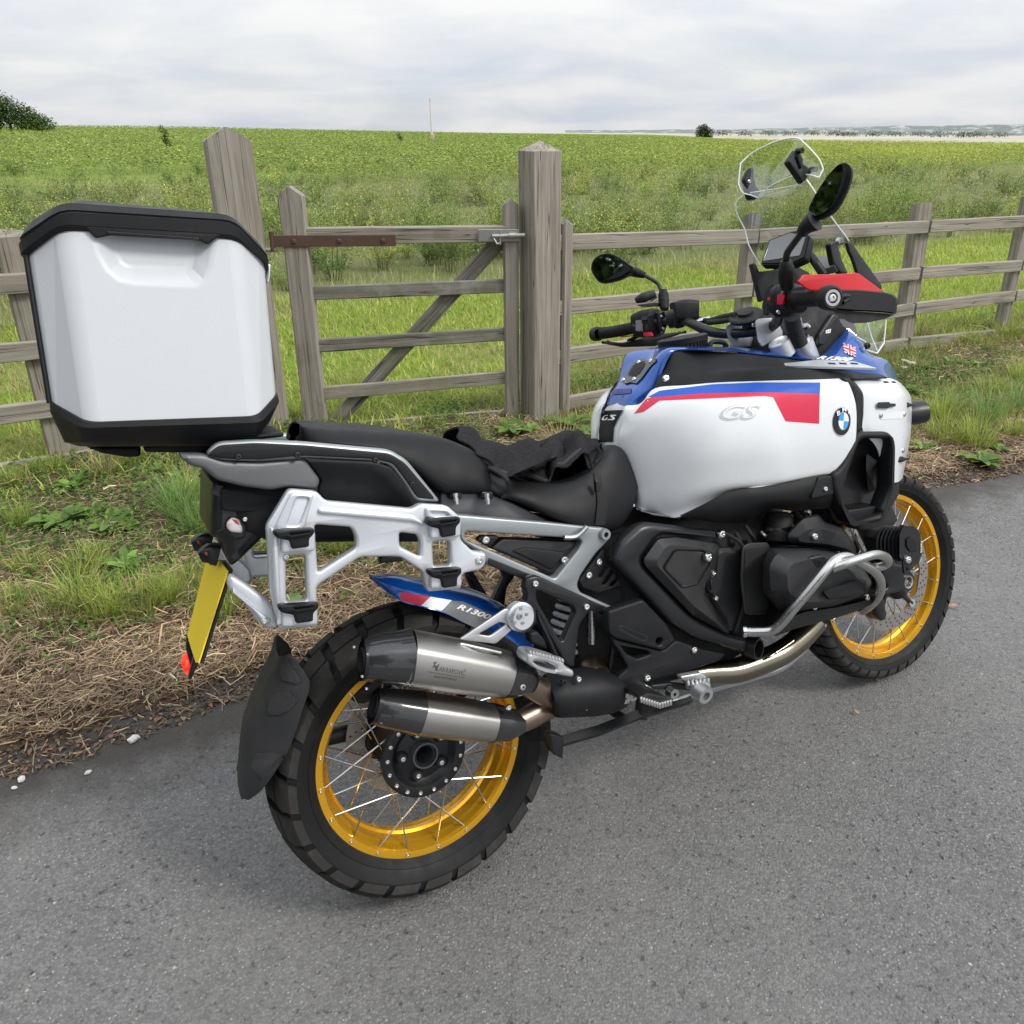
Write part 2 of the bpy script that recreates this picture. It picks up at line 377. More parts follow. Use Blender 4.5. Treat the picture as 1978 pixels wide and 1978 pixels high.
def post(name, base, h, wx, wy, ang, mat, seed, parent=None, top='pyramid', lean=(0, 0), chamf=.012, cap=.05):
    """square post, local X runs up the grain"""
    V, F = warp_box(h + .12, wx, wy, 22, .0025, seed, chamfer=chamf)
    V = [list(v) for v in V]; m = 8; nseg = 22
    x1 = (h + .12) / 2
    F.pop()                                    # open top, close with the cap shape
    lastring = [nseg * m + k for k in range(m)]
    if top == 'pyramid':
        V.append([x1 + cap, 0, 0]); a = len(V) - 1
        for k in range(m): F.append((lastring[k], lastring[(k + 1) % m], a))
    elif top == 'gable':                       # ridge along local Z (across the view)
        for k in lastring: V[k][0] = x1 + cap * max(0, 1 - abs(V[k][1]) / (wx / 2)) ** .8
        o = len(V); V += [[x1 + cap, 0, -wy / 2], [x1 + cap, 0, wy / 2]]
        r_ = lastring                            # ring order: (-y,-z) corner first, round to (-y,+z)
        F += [(r_[0], r_[1], o), (r_[1], r_[2], o), (r_[2], r_[3], o), (r_[3], r_[4], o + 1, o), (r_[4], r_[5], o + 1), (r_[5], r_[6], o + 1), (r_[6], r_[7], o + 1), (r_[7], r_[0], o, o + 1)]
    elif top == 'slope':
        for k in lastring: V[k][0] = x1 + cap * (V[k][2] / wy)
        F.append(tuple(lastring))
    elif top == 'worn':
        for q, k in enumerate(lastring): V[k][0] = x1 + .02 * math.sin(q * 2.1 + seed)
        F.append(tuple(lastring))
    ob = mesh_obj(name, V, F, mat, None, 35)
    rz = Matrix.Rotation(ang, 4, 'Z') @ Matrix.Rotation(lean[0], 4, 'Y') @ Matrix.Rotation(lean[1], 4, 'X')
    M = Matrix(((0, 0, 1, 0), (0, 1, 0, 0), (1, 0, 0, 0), (0, 0, 0, 1)))
    M = Matrix(((0, 1, 0, 0), (0, 0, 1, 0), (1, 0, 0, 0), (0, 0, 0, 1)))   # X->up, Y->x, Z->y
    ob.matrix_world = Matrix.Translation(Vector(base) + Vector((0, 0, (h - .12) / 2))) @ rz @ M
    if parent is not None:
        ob.parent = parent; ob.matrix_parent_inverse = Matrix.Translation(-parent.location)
    return ob
simple('rust_iron', (.115, .068, .05), .72, .35, .5, 160, .35, vscale=18)
simple('galv_iron', (.40, .40, .38), .5, .8, .3, 200, .2, vscale=20)
MID = gnd(1015, 798); LEFTP = gnd(522, 818)
MID = Vector((-.045, 4.42, 0)); LEFTP = Vector((-1.625, 4.26, 0))
gp1 = post('gate_post', LEFTP, 1.565, .225, .185, R(24), 'gate_wood', 3, top='gable', cap=.07, lean=(R(-.6), 0), chamf=.016)
tag(gp1, 'thick weathered gate post with a split face behind the white top case', 'gate post')
gp2 = post('gate_post', MID, 1.525, .175, .178, ANG, 'gate_wood', 4, top='pyramid', cap=.052, chamf=.010)
tag(gp2, 'thick grey gate post with pyramid top beside the sliding latch', 'gate post')
# gate hung between the posts
GA = Vector((-1.345, 4.285, 0)); GB = Vector((-.205, 4.395, 0)); gx = (GB - GA).normalized(); ga = math.atan2(gx.y, gx.x); gn = Vector((gx.y, -gx.x, 0))
gate = empty('field_gate', (GA + GB) / 2)
tag(gate, 'weathered timber gate with four open rails and diagonal brace between two posts', 'gate')
def gp(x, z, off=0): return GA + gx * x + gn * off + Vector((0, 0, z))
GL = (GB - GA).length
post('stile', gp(0, .03), 1.27, .125, .085, ga, 'gate_wood', 8, gate, 'gable', cap=.05, chamf=.006)
post('stile', gp(GL, .05), 1.20, .085, .075, ga, 'gate_wood', 9, gate, 'gable', cap=.035, lean=(R(.3), 0), chamf=.012)
timber('rail', gp(.06, 1.095), gp(GL - .02, 1.105), .07, .085, 'old_wood', gate, 11, amp=.004)
for k, (z0, z1) in enumerate(((.79, .82), (.495, .545), (.215, .285), (-.01, .045))):
    timber('rail', gp(.06, z0), gp(GL - .035, z1), .026, .075, 'gate_rail_wood' if k < 2 else 'old_wood', gate, 12 + k, amp=.0022)
timber('brace', gp(.10, .02, -.030), gp(GL - .06, 1.06, -.030), .026, .085, 'gate_rail_wood', gate, 19, amp=.002)
def rod(name, A, B, r, mat, parent, nseg=10, world=True):
    A = Vector(A); B = Vector(B); d = B - A; q = d.to_track_quat('Z', 'Y').to_matrix()
    V = []; F = []
    for p in (A, B):
        for k in range(nseg):
            a = 2 * math.pi * k / nseg; V.append(p + q @ Vector((math.cos(a) * r, math.sin(a) * r, 0)))
    for k in range(nseg): F.append((k, (k + 1) % nseg, nseg + (k + 1) % nseg, nseg + k))
    F += [tuple(range(nseg - 1, -1, -1)), tuple(range(nseg, 2 * nseg))]
    if parent is not None and world: V = [v - parent.matrix_world.translation for v in V]
    return mesh_obj(name, V, F, mat, parent, 40)
bpy.context.view_layer.update()
def gbox(name, x0, x1, z0, z1, o0, o1, mat, parent=None, bev=.002):
    c = [gp((x0 + x1) / 2, (z0 + z1) / 2, (o0 + o1) / 2)]; 
    bm = bmesh.new(); bmesh.ops.create_cube(bm, size=1)
    bmesh.ops.scale(bm, vec=(x1 - x0, o1 - o0, z1 - z0), verts=bm.verts)
    if bev: bmesh.ops.bevel(bm, geom=bm.edges[:], offset=bev, segments=1, affect='EDGES')
    bmesh.ops.rotate(bm, cent=(0, 0, 0), matrix=Matrix.Rotation(ga, 3, 'Z'), verts=bm.verts)
    me = bpy.data.meshes.new(name); bm.to_mesh(me); bm.free(); me.materials.append(MATS[mat])
    ob = bpy.data.objects.new(name, me); ob.location = c[0] - (parent.matrix_world.translation if parent else Vector())
    return put(ob, parent)
hs = gbox('hinge_strap', -.115, .53, 1.045, 1.105, .044, .051, 'rust_iron', gate)
bpy.context.view_layer.update()
for x in (.0, .235, .465):
    rv = gbox('rivet', x - .012, x + .012, 1.063, 1.087, .050, .060, 'rust_iron', hs, .005)
rod('hinge_pin', gp(-.115, 1.02, .040), gp(-.115, 1.125, .040), .014, 'rust_iron', gate)
rod('hinge_pin', gp(-.20, 1.030, .03), gp(-.10, 1.030, .040), .011, 'galv_iron', gate)
lt = gbox('latch', GL - .175, GL + .045, 1.065, 1.13, .046, .051, 'galv_iron', gate)
bpy.context.view_layer.update()
rod('bolt', gp(GL - .10, 1.095, .062), gp(GL + .075, 1.100, .062), .012, 'galv_iron', lt)
rod('keeper', gp(GL - .01, 1.098, .062), gp(GL + .03, 1.099, .062), .017, 'galv_iron', lt)
rod('handle', gp(GL - .10, 1.095, .064), gp(GL - .075, 1.055, .075), .005, 'galv_iron', lt)
rod('handle', gp(GL - .075, 1.055, .075), gp(GL - .058, 1.062, .072), .005, 'galv_iron', lt)
rod('staple', gp(GL - .058, 1.05, .066), gp(GL - .058, 1.125, .066), .005, 'galv_iron', lt)
# fence on the right of the gate post
FA = st(2.10, 1.80); 
fr_ = empty('post_and_rail_fence', st(4.5, 1.78)); bpy.context.view_layer.update()
tag(fr_, 'grey post and rail fence with four boards running away beyond the gate latch', 'fence')
def fp(s, z, o=0): return st(s, 1.78 - o, z)
# s of the gate post is about 2.05
post('post', fp(2.215, .0, .035), 1.15, .065, .12, ANG, 'gate_wood', 31, fr_, 'worn')
sp_ = (3.62, 5.27, 6.52, 8.2)
for k, s in enumerate(sp_):
    post('post', fp(s, 0), 1.13 + .01 * k, .16 if k % 2 else .10, .085, ANG, 'old_wood', 32 + k, fr_, 'slope', cap=-.02, lean=(R(1.2 * (-1) ** k), R(-1)))
RZ = ((1.045, 1.00, .985, .965, .95), (.68, .655, .645, .615, .60), (.385, .38, .375, .36, .35), (.08, .10, .105, .04, .02))
xs = (2.13, 3.62, 5.27, 6.52, 8.2)
for r_, zz in enumerate(RZ):
    for k in range(4):
        a = .0 if k == 0 else .012
        timber('rail', fp(xs[k] + a, zz[k] + .0, .062), fp(xs[k + 1] - a, zz[k + 1], .062), .036, .088, 'rail_wood', fr_, 50 + r_ * 5 + k)
# fence on the left
fl_ = empty('post_and_rail_fence', st(-.6, 2.28)); bpy.context.view_layer.update()
tag(fl_, 'old post and rail fence running behind the white top case', 'fence')
def fq(s, z, o=0): return st(s, 2.26 - o, z)
post('post', fq(-.40, 0), 1.17, .20, .10, ANG, 'old_wood', 71, fl_, 'worn')
post('post', fq(-2.2, 0), 1.20, .14, .10, ANG, 'old_wood', 72, fl_, 'worn')
for r_, z in enumerate((.955, .635, .335, .045)):
    timber('rail', fq(-2.2, z, .07), fq(-.40, z, .07), .036, .09, 'rail_wood', fl_, 80 + r_)
    timber('rail', fq(-.39, z, .07), fq(.42, z + .02, .07), .036, .09, 'rail_wood', fl_, 85 + r_)
# ================================================================== MOTORCYCLE : helpers in the machine's own frame (X forward, Y left, Z up)
B_O = Vector((-0.25604666, 1.33993114, 0)); B_H = Vector((0.8758977, 0.48249685, 0)); B_L = Vector((-0.46362478, 0.84163841, -0.27694197)); B_U = Vector((-0.13362363, 0.24257284, 0.96088665))
BM = Matrix((B_H, B_L, B_U))
bike = empty('motorcycle')
bike.matrix_world = Matrix(((B_H.x, B_L.x, B_U.x, B_O.x), (B_H.y, B_L.y, B_U.y, B_O.y), (B_H.z, B_L.z, B_U.z, .006), (0, 0, 0, 1)))
tag(bike, 'white, blue and red adventure motorcycle with gold spoked wheels leaning on its stand', 'motorcycle')
CL = BM @ (CAMO - B_O)
def bray(u, v): return BM @ ray(u, v)
def PL(uv, pl):
    """photo pixel onto the plane Y = y0 + a*X + b*Z of the machine"""
    y0, a, b = pl if isinstance(pl, tuple) else (pl, 0, 0)
    d = bray(*uv); t = (y0 + a * CL.x + b * CL.z - CL.y) / (d.y - a * d.x - b * d.z)
    return CL + d * t
def PN(uv, pt, nrm):
    d = bray(*uv); n_ = Vector(nrm); t = (Vector(pt) - CL).dot(n_) / d.dot(n_); return CL + d * t
A_ = frame(0, 360, 3.22); B_ = frame(340, 800, 3.22); C_ = frame(440, 1100, 2.9273); C2 = frame(500, 1150, 3.22); D_ = frame(840, 800, 3.22)
E_ = frame(1100, 640, 2.76); F_ = frame(1120, 440, 4.83); G_ = frame(1380, 250, 4.2933); H_ = frame(1560, 640, 4.83); I_ = frame(1500, 900, 4.39); J_ = frame(1150, 960, 3.22)
FR = E_
def P(x, y, Y): return PL(FR(x, y), Y)
# ---- materials of the machine
simple('white_paint', (.71, .73, .75), .30, 0, .06, 900, .03, coat=.55)
simple('white_alu', (.57, .59, .615), .38, .0, .2, 700, .03)
simple('black_plastic', (.0095, .010, .011), .48, 0, .8, 900, .25, spec=.27, dirt=.02)
simple('black_satin', (.009, .0095, .011), .36, 0, .25, 700, .25)
simple('black_matt', (.012, .012, .013), .75, 0, .5, 500, .3)
simple('grey_panel', (.125, .13, .135), .42, .35, .5, 900, .1)
simple('grey_metal', (.30, .325, .335), .38, .55, .3, 700, .06)
simple('silver_alu', (.63, .655, .69), .36, .55, .5, 600, .05)
simple('cast_alu', (.60, .61, .62), .40, .85, .5, 500, .08)
simple('steel', (.52, .52, .51), .28, 1., .1, 300, .08)
simple('chrome_bolt', (.75, .75, .74), .2, 1., 0, 300, .05)
simple('blue_paint', (.004, .075, .36), .22, .25, 0, 500, .06, coat=.8)
simple('blue_decal', (.002, .075, .46), .4, 0, 0, 500, .05)
simple('red_decal', (.60, .012, .055), .4, 0, 0, 500, .05)
simple('red_plastic', (.52, .006, .012), .32, 0, .2, 600, .08)
simple('white_decal', (.86, .86, .86), .4, 0, 0, 500, .02)
simple('grey_decal', (.14, .15, .16), .4, 0, 0, 500, .05)
simple('yellow_plate', (.95, .70, .03), .35, 0, 0, 500, .03)
simple('seat_vinyl', (.0065, .007, .008), .46, 0, 1.0, 650, .15, spec=.26)
simple('seat_side', (.011, .0115, .0125), .5, 0, 1.0, 650, .1, spec=.28)
simple('rubber', (.0085, .009, .0095), .60, 0, .5, 350, .35, spec=.26, dirt=.06)
simple('guard_plastic', (.024, .0245, .026), .58, 0, .8, 500, .2, spec=.35, dirt=.06)
simple('rubber_worn', (.030, .0285, .0265), .78, 0, .7, 260, .35, spec=.2, dirt=.18)
simple('gold_rim', (.86, .45, .022), .26, .7, 0, 300, .03, coat=.3, vscale=2)
simple('titanium', (.42, .405, .385), .36, 1., .15, 260, .06, vscale=3)
simple('pipe_heat', (.30, .23, .18), .34, .95, .25, 200, .35, vscale=9)
simple('pipe_steel', (.25, .225, .17), .2, 1., .1, 200, .2, vscale=9)
simple('engine_black', (.022, .0225, .0235), .46, .1, 1.0, 420, .2, dirt=.05)
simple('lens_clear', (.55, .50, .50), .12, .2, 0, 400, .2, coat=1)
simple('lens_red', (.30, .01, .012), .15, 0, 0, 400, .1, coat=1)
simple('screen_glass', (.045, .048, .052), .14, 0, 0, 400, .1, coat=.5)
simple('display_face', (.21, .22, .225), .38, 0, 0, 400, .04)
simple('blue_dark', (.008, .03, .2), .3, 0, 0, 400, .04)
simple('mirror_glass', (.75, .77, .78), .02, 1., 0, 400, .01)
simple('mesh_cloth', (.012, .0115, .0125), .85, 0, .4, 500, .3)
simple('button_red', (.55, .01, .04), .4, 0, 0, 400, .05)
# carbon weave
mt, n, l, b = nodes_of('carbon')
ck = n.new('ShaderNodeTexChecker'); ck.inputs['Scale'].default_value = 430
tcn = n.new('ShaderNodeTexCoord'); mp = n.new('ShaderNodeMapping'); mp.inputs['Rotation'].default_value = (.02, .62, .03); l.new(tcn.outputs['Object'], mp.inputs[0])
mp2 = n.new('ShaderNodeVectorMath'); mp2.operation = 'MULTIPLY'; mp2.inputs[1].default_value = (1, 0.013, 1); l.new(mp.outputs[0], mp2.inputs[0]); l.new(mp2.outputs[0], ck.inputs['Vector'])
l.new(mixc(n, l, ck.outputs['Fac'], (.004, .004, .005), (.024, .025, .027)), b.inputs['Base Color'])
l.new(mrange(n, l, ck.outputs['Fac'], 0, 1, .5, .3), b.inputs['Roughness']); b.inputs['Coat Weight'].default_value = 1; b.inputs['Coat Roughness'].default_value = .05; MATS['carbon'] = mt
# spacer-mesh cloth with open weave
mt, n, l, b = nodes_of('open_mesh')
vo = tex(n, l, 'Voronoi', 330, coord='Object'); l.new(mixc(n, l, mrange(n, l, vo.outputs['Distance'], .25, .5, 0, 1), (.003, .003, .004), (.022, .0215, .023)), b.inputs['Base Color'])
b.inputs['Specular IOR Level'].default_value = .2
b.inputs['Roughness'].default_value = .8; bump(n, l, vo.outputs['Distance'], b, .8, .002); MATS['open_mesh'] = mt
# glass of the windscreen
mt, n, l, b = nodes_of('windscreen')
g = n.new('ShaderNodeBsdfGlossy'); g.inputs['Roughness'].default_value = .02; tp = n.new('ShaderNodeBsdfTransparent'); tp.inputs['Color'].default_value = (.86, .895, .885, 1)
fz = n.new('ShaderNodeLayerWeight'); fz.inputs['Blend'].default_value = .5; pw = n.new('ShaderNodeMath'); pw.operation = 'POWER'; l.new(fz.outputs['Facing'], pw.inputs[0]); pw.inputs[1].default_value = 4; ms = n.new('ShaderNodeMixShader'); l.new(mrange(n, l, pw.outputs[0], 0, 1, .12, .75), ms.inputs[0]); l.new(tp.outputs[0], ms.inputs[1]); l.new(g.outputs[0], ms.inputs[2])
l.new(ms.outputs[0], n['Material Output'].inputs[0]); MATS['windscreen'] = mt
simple('edge_highlight', (.78, .84, .84), .15, 0, 0, 300, .02)  # pale colour standing for the highlight along the pane edges
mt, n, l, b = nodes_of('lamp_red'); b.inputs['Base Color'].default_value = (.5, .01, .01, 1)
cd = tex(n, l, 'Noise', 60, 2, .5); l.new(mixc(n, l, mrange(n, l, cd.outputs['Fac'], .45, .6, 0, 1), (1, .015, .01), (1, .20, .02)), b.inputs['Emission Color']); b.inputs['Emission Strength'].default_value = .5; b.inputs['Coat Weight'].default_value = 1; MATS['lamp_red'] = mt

# ---- geometry tools
def fillet(pts, r, seg=3):
    """round the corners of a closed 2-D outline; fixed point count per corner"""
    out_ = []; m = len(pts)
    for i in range(m):
        p = Vector(pts[i]); a = Vector(pts[i - 1]) - p; b = Vector(pts[(i + 1) % m]) - p
        la, lb = a.length, b.length
        if la < 1e-9 or lb < 1e-9: out_ += [p] * (seg + 1); continue
        t = min(r, la * .45, lb * .45); A = p + a / la * t; B = p + b / lb * t
        for k in range(seg + 1):
            f = k / seg; out_.append((A * (1 - f) + p * f) * (1 - f) + (p * (1 - f) + B * f) * f)
    return out_
def finish(name, V, F, mat, parent, ang=32):
    return mesh_obj(name, V, F, mat, parent, ang)
def plate(name, outer, plane, thick, mat, parent=None, holes=(), bev=.003, r=.006, hr=None, seg=3, ang=32, bres=2):
    """sheet or casting cut to an outline (photo pixels on a plane of the machine), with holes, rounded edges and real thickness"""
    parent = parent or bike
    pl = plane if isinstance(plane, tuple) else (plane, 0, 0)
    cu = bpy.data.curves.new('t', 'CURVE'); cu.dimensions = '2D'; cu.fill_mode = 'BOTH'
    def add(pts, rr):
        q = [PL(FR(*p_), pl) for p_ in pts]; q2 = fillet([(p_.x, p_.z) for p_ in q], rr, seg) if rr else [Vector((p_.x, p_.z)) for p_ in q]
        sp = cu.splines.new('POLY'); sp.points.add(len(q2) - 1)
        for pt, p_ in zip(sp.points, q2): pt.co = (p_.x, p_.y, 0, 1)
        sp.use_cyclic_u = True
    add(outer, r)
    for h in holes: add(h, hr if hr is not None else r)
    bv = min(bev, thick * .49); cu.extrude = max(1e-5, thick / 2 - bv); cu.bevel_depth = bv; cu.bevel_resolution = bres; cu.offset = -bv
    ob = bpy.data.objects.new('t', cu); me = bpy.data.meshes.new_from_object(ob)
    bpy.data.objects.remove(ob); bpy.data.curves.remove(cu)
    for v in me.vertices:
        x, z, h = v.co; v.co = (x, pl[0] + pl[1] * x + pl[2] * z + thick / 2 - h, z)
    bm = bmesh.new(); bm.from_mesh(me); bmesh.ops.remove_doubles(bm, verts=bm.verts, dist=1e-5); bmesh.ops.recalc_face_normals(bm, faces=bm.faces); bm.to_mesh(me); bm.free()
    me.name = name; me.materials.clear(); me.materials.append(MATS[mat]); me.shade_smooth(); me.set_sharp_from_angle(angle=R(ang))
    return put(bpy.data.objects.new(name, me), parent)
def stack(name, contours, mat, parent=None, r=.008, seg=3, cap=True, base=False, ang=35, closed=False):
    """casting built up from outlines at successive distances; each contour: (pixel outline, Y)"""
    parent = parent or bike; rings = []
    for pts, pl in contours:
        pl = pl if isinstance(pl, tuple) else (pl, 0, 0)
        q = [PL(FR(*p_), pl) for p_ in pts]; q2 = fillet([(p_.x, p_.z) for p_ in q], r, seg)
        rings.append([Vector((p_.x, pl[0] + pl[1] * p_.x + pl[2] * p_.y, p_.y)) for p_ in q2])
    m = len(rings[0]); V = [v for rg in rings for v in rg]; F = []
    for i in range(len(rings) - 1):
        for k in range(m): F.append((i * m + k, (i + 1) * m + k, (i + 1) * m + (k + 1) % m, i * m + (k + 1) % m))
    if cap: F.append(tuple((len(rings) - 1) * m + k for k in range(m)))
    if base: F.append(tuple(range(m - 1, -1, -1)))
    ob = finish(name, V, F, mat, parent, ang)
    bm = bmesh.new(); bm.from_mesh(ob.data); bmesh.ops.triangulate(bm, faces=[f for f in bm.faces if len(f.verts) > 4]); bmesh.ops.remove_doubles(bm, verts=bm.verts, dist=1e-6); bmesh.ops.recalc_face_normals(bm, faces=bm.faces); bm.to_mesh(ob.data); bm.free()
    ob.data.set_sharp_from_angle(angle=R(ang)); return ob
def cr(pts, n):
    """Catmull-Rom through points"""
    o = []; m = len(pts)
    for i in range(m - 1):
        p0 = pts[max(0, i - 1)]; p1 = pts[i]; p2 = pts[i + 1]; p3 = pts[min(m - 1, i + 2)]
        for k in range(n):
            t = k / n; o.append(.5 * ((2 * p1) + (p2 - p0) * t + (2 * p0 - 5 * p1 + 4 * p2 - p3) * t * t + (3 * p1 - p0 - 3 * p2 + p3) * t ** 3))
    o.append(pts[-1]); return o
def grid(name, rows, mat, parent=None, nu=5, nv=5, thick=.004, ang=50, px=True, cyc=False, relax=0):
    """smooth sheet through a net of control points (photo pixel x, y and depth Y each)"""
    parent = parent or bike
    R3 = [[P(*p_) if px else Vector(p_) for p_ in rw] for rw in rows]
    R3 = [cr(rw, nu) for rw in R3]; cols = [cr([rw[j] for rw in R3], nv) for j in range(len(R3[0]))]
    nc = len(cols); nr = len(cols[0]); V = [cols[j][i] for i in range(nr) for j in range(nc)]
    F = [(i * nc + j, i * nc + j + 1, (i + 1) * nc + j + 1, (i + 1) * nc + j) for i in range(nr - 1) for j in range(nc - 1)]
    for _ in range(relax):                     # even out the skin between control points, edges stay put
        N_ = [v.copy() for v in V]
        for i in range(1, nr - 1):
            for j in range(1, nc - 1): k = i * nc + j; N_[k] = V[k] * .5 + (V[k - 1] + V[k + 1] + V[k - nc] + V[k + nc]) * .125
        V = N_
    ob = finish(name, V, F, mat, parent, ang)
    if thick:
        bm = bmesh.new(); bm.from_mesh(ob.data); bm.normal_update()
        c = sum((f.normal * f.calc_area() for f in bm.faces), Vector())
        if c.y > 0: bmesh.ops.reverse_faces(bm, faces=bm.faces)
        bmesh.ops.solidify(bm, geom=bm.faces[:], thickness=thick); bm.normal_update(); bm.to_mesh(ob.data); bm.free(); ob.data.set_sharp_from_angle(angle=R(ang))
    return ob
def tube(name, pts, rad, mat, parent=None, n=6, seg=12, cap=True, smooth_path=True, px=True, flat=None):
    """round bar through points (pixel x, y, depth) ; rad may be a list"""
    parent = parent or bike
    p3 = [P(*p_) if px else Vector(p_) for p_ in pts]; m = len(p3)
    rl = rad if isinstance(rad, (list, tuple)) else [rad] * m
    if smooth_path: q = cr(p3, n); rr = [float(np.interp(i / n, range(m), rl)) for i in range(len(q))]
    else: q = p3; rr = list(rl)
    V = []; F = []; prev = None
    for i, p_ in enumerate(q):
        d = (q[min(i + 1, len(q) - 1)] - q[max(i - 1, 0)]).normalized()
        if prev is None: up = Vector((0, 1, 0)) if abs(d.y) < .9 else Vector((0, 0, 1))
        else: up = prev
        x = up - d * up.dot(d); x.normalize(); y = d.cross(x); prev = x
        for k in range(seg):
            a = 2 * math.pi * k / seg
            fx, fy = (1, 1) if flat is None else flat
            V.append(p_ + (x * math.cos(a) * fx + y * math.sin(a) * fy) * rr[i])
    for i in range(len(q) - 1):
        for k in range(seg): F.append((i * seg + k, i * seg + (k + 1) % seg, (i + 1) * seg + (k + 1) % seg, (i + 1) * seg + k))
    if cap: F += [tuple(range(seg - 1, -1, -1)), tuple((len(q) - 1) * seg + k for k in range(seg))]
    return finish(name, V, F, mat, parent, 45)
def lathe(name, prof, origin, axis, mat, parent=None, n=64, ang=30, a0=0., a1=2 * math.pi, cap=False):
    """profile [(axial, radius)] turned about an axis"""
    parent = parent or bike; ax = Vector(axis).normalized(); q = ax.to_track_quat('Z', 'Y').to_matrix(); o = Vector(origin)
    full = abs(a1 - a0 - 2 * math.pi) < 1e-6; nn = n if full else n + 1
    V = []; F = []; m = len(prof)
    for k in range(nn):
        a = a0 + (a1 - a0) * k / n
        for h, rr in prof: V.append(o + q @ Vector((math.cos(a) * rr, math.sin(a) * rr, h)))
    for k in range(n):
        k2 = (k + 1) % nn
        for i in range(m - 1): F.append((k * m + i, k2 * m + i, k2 * m + i + 1, k * m + i + 1))
    ob = finish(name, V, F, mat, parent, ang)
    bm = bmesh.new(); bm.from_mesh(ob.data); bmesh.ops.remove_doubles(bm, verts=bm.verts, dist=1e-6); bmesh.ops.recalc_face_normals(bm, faces=bm.faces); bm.to_mesh(ob.data); bm.free(); ob.data.set_sharp_from_angle(angle=R(ang)); return ob
def loft(name, stations, mat, parent=None, n=28, ex=2.4, nsub=4, cap0=True, cap1=True, ang=40, px=True, up=(0, 0, 1), shape=None):
    """body with rounded-box sections along a path; station: (x, y, depth, half depth, half height)"""
    parent = parent or bike
    c = [P(*s_[:3]) if px else Vector(s_[:3]) for s_ in stations]; m = len(c)
    q = cr(c, nsub) if nsub > 1 else c; ns = max(1, nsub)
    a_ = [float(np.interp(i / ns, range(m), [s_[3] for s_ in stations])) for i in range(len(q))]
    b_ = [float(np.interp(i / ns, range(m), [s_[4] for s_ in stations])) for i in range(len(q))]
    V = []; F = []
    for i, p_ in enumerate(q):
        d = (q[min(i + 1, len(q) - 1)] - q[max(i - 1, 0)]).normalized()
        z = Vector(up) - d * Vector(up).dot(d); z.normalize(); y = z.cross(d)
        for k in range(n):
            t = 2 * math.pi * k / n
            if shape: sx_, sz = shape(t)
            else:
                cx_, sx0 = math.cos(t), math.sin(t)
                sx_ = math.copysign(abs(cx_) ** (2 / ex), cx_); sz = math.copysign(abs(sx0) ** (2 / ex), sx0)
            V.append(p_ + y * sx_ * a_[i] + z * sz * b_[i])
    for i in range(len(q) - 1):
        for k in range(n): F.append((i * n + k, i * n + (k + 1) % n, (i + 1) * n + (k + 1) % n, (i + 1) * n + k))
    if cap0: F.append(tuple(range(n - 1, -1, -1)))
    if cap1: F.append(tuple((len(q) - 1) * n + k for k in range(n)))
    ob = finish(name, V, F, mat, parent, ang)
    bm = bmesh.new(); bm.from_mesh(ob.data); bmesh.ops.recalc_face_normals(bm, faces=bm.faces); bm.to_mesh(ob.data); bm.free(); ob.data.set_sharp_from_angle(angle=R(ang)); return ob
_bolt = {}
def bolt(x, y, Y, r=.006, parent=None, mat='chrome_bolt', nrm=(0, -1, 0), name='bolt', pos=None):
    """button-head screw with a hexagon socket"""
    key = mat
    if key not in _bolt:
        prof = [(-.6, .62), (-.6, 1.0), (.12, 1.0), (.42, .82), (.52, .5), (.50, .42), (.05, .36), (.05, 0.001)]
        V = []; F = []; m = len(prof); n_ = 12
        for k in range(n_):
            a = 2 * math.pi * k / n_
            for h, rr in prof: V.append((math.cos(a) * rr, math.sin(a) * rr, h))
        for k in range(n_):
            for i in range(m - 1): F.append((k * m + i, ((k + 1) % n_) * m + i, ((k + 1) % n_) * m + i + 1, k * m + i + 1))
        me = bpy.data.meshes.new('bolt'); me.from_pydata(V, [], F); me.materials.append(MATS[mat]); me.shade_smooth(); me.set_sharp_from_angle(angle=R(40)); _bolt[key] = me
    ob = bpy.data.objects.new(name, _bolt[key]); put(ob, parent or bike)
    ob.location = pos if pos is not None else P(x, y, Y); ob.rotation_euler = Vector(nrm).to_track_quat('Z', 'Y').to_euler(); ob.scale = (r, r, r); return ob
def mir(ob, parent=None):
    """the same part on the machine's other side"""
    me = ob.data.copy()
    for v in me.vertices: v.co.y = -v.co.y
    me.flip_normals(); o = bpy.data.objects.new(ob.name.split('.')[0], me); put(o, parent or ob.parent)
    for ch in list(ob.children):
        if ch.type == 'MESH':
            if ch.location.length < 1e-9: mir(ch, o)
            else:
                c = ch.copy(); put(c, o); c.location.y *= -1; c.rotation_euler = Vector((0, 1, 0)).to_track_quat('Z', 'Y').to_euler()
    return o
def bx(name, c, size, mat, parent=None, bev=.003, rot=None, seg=2):
    bm = bmesh.new(); bmesh.ops.create_cube(bm, size=1); bmesh.ops.scale(bm, vec=size, verts=bm.verts)
    if bev: bmesh.ops.bevel(bm, geom=bm.edges[:], offset=bev, segments=seg, affect='EDGES', profile=.5)
    if rot is not None: bmesh.ops.rotate(bm, cent=(0, 0, 0), matrix=rot, verts=bm.verts)
    bmesh.ops.translate(bm, vec=c, verts=bm.verts)
    me = bpy.data.meshes.new(name); bm.to_mesh(me); bm.free(); me.materials.append(MATS[mat]); me.shade_smooth(); me.set_sharp_from_angle(angle=R(40))
    return put(bpy.data.objects.new(name, me), parent or bike)
from mathutils.bvhtree import BVHTree
from mathutils.geometry import tessellate_polygon
def bvh(obs):
    V = []; F = []
    for o in obs:
        k = len(V); V += [v.co.copy() for v in o.data.vertices]; F += [tuple(i + k for i in p_.vertices) for p_ in o.data.polygons]
    return BVHTree.FromPolygons(V, F)
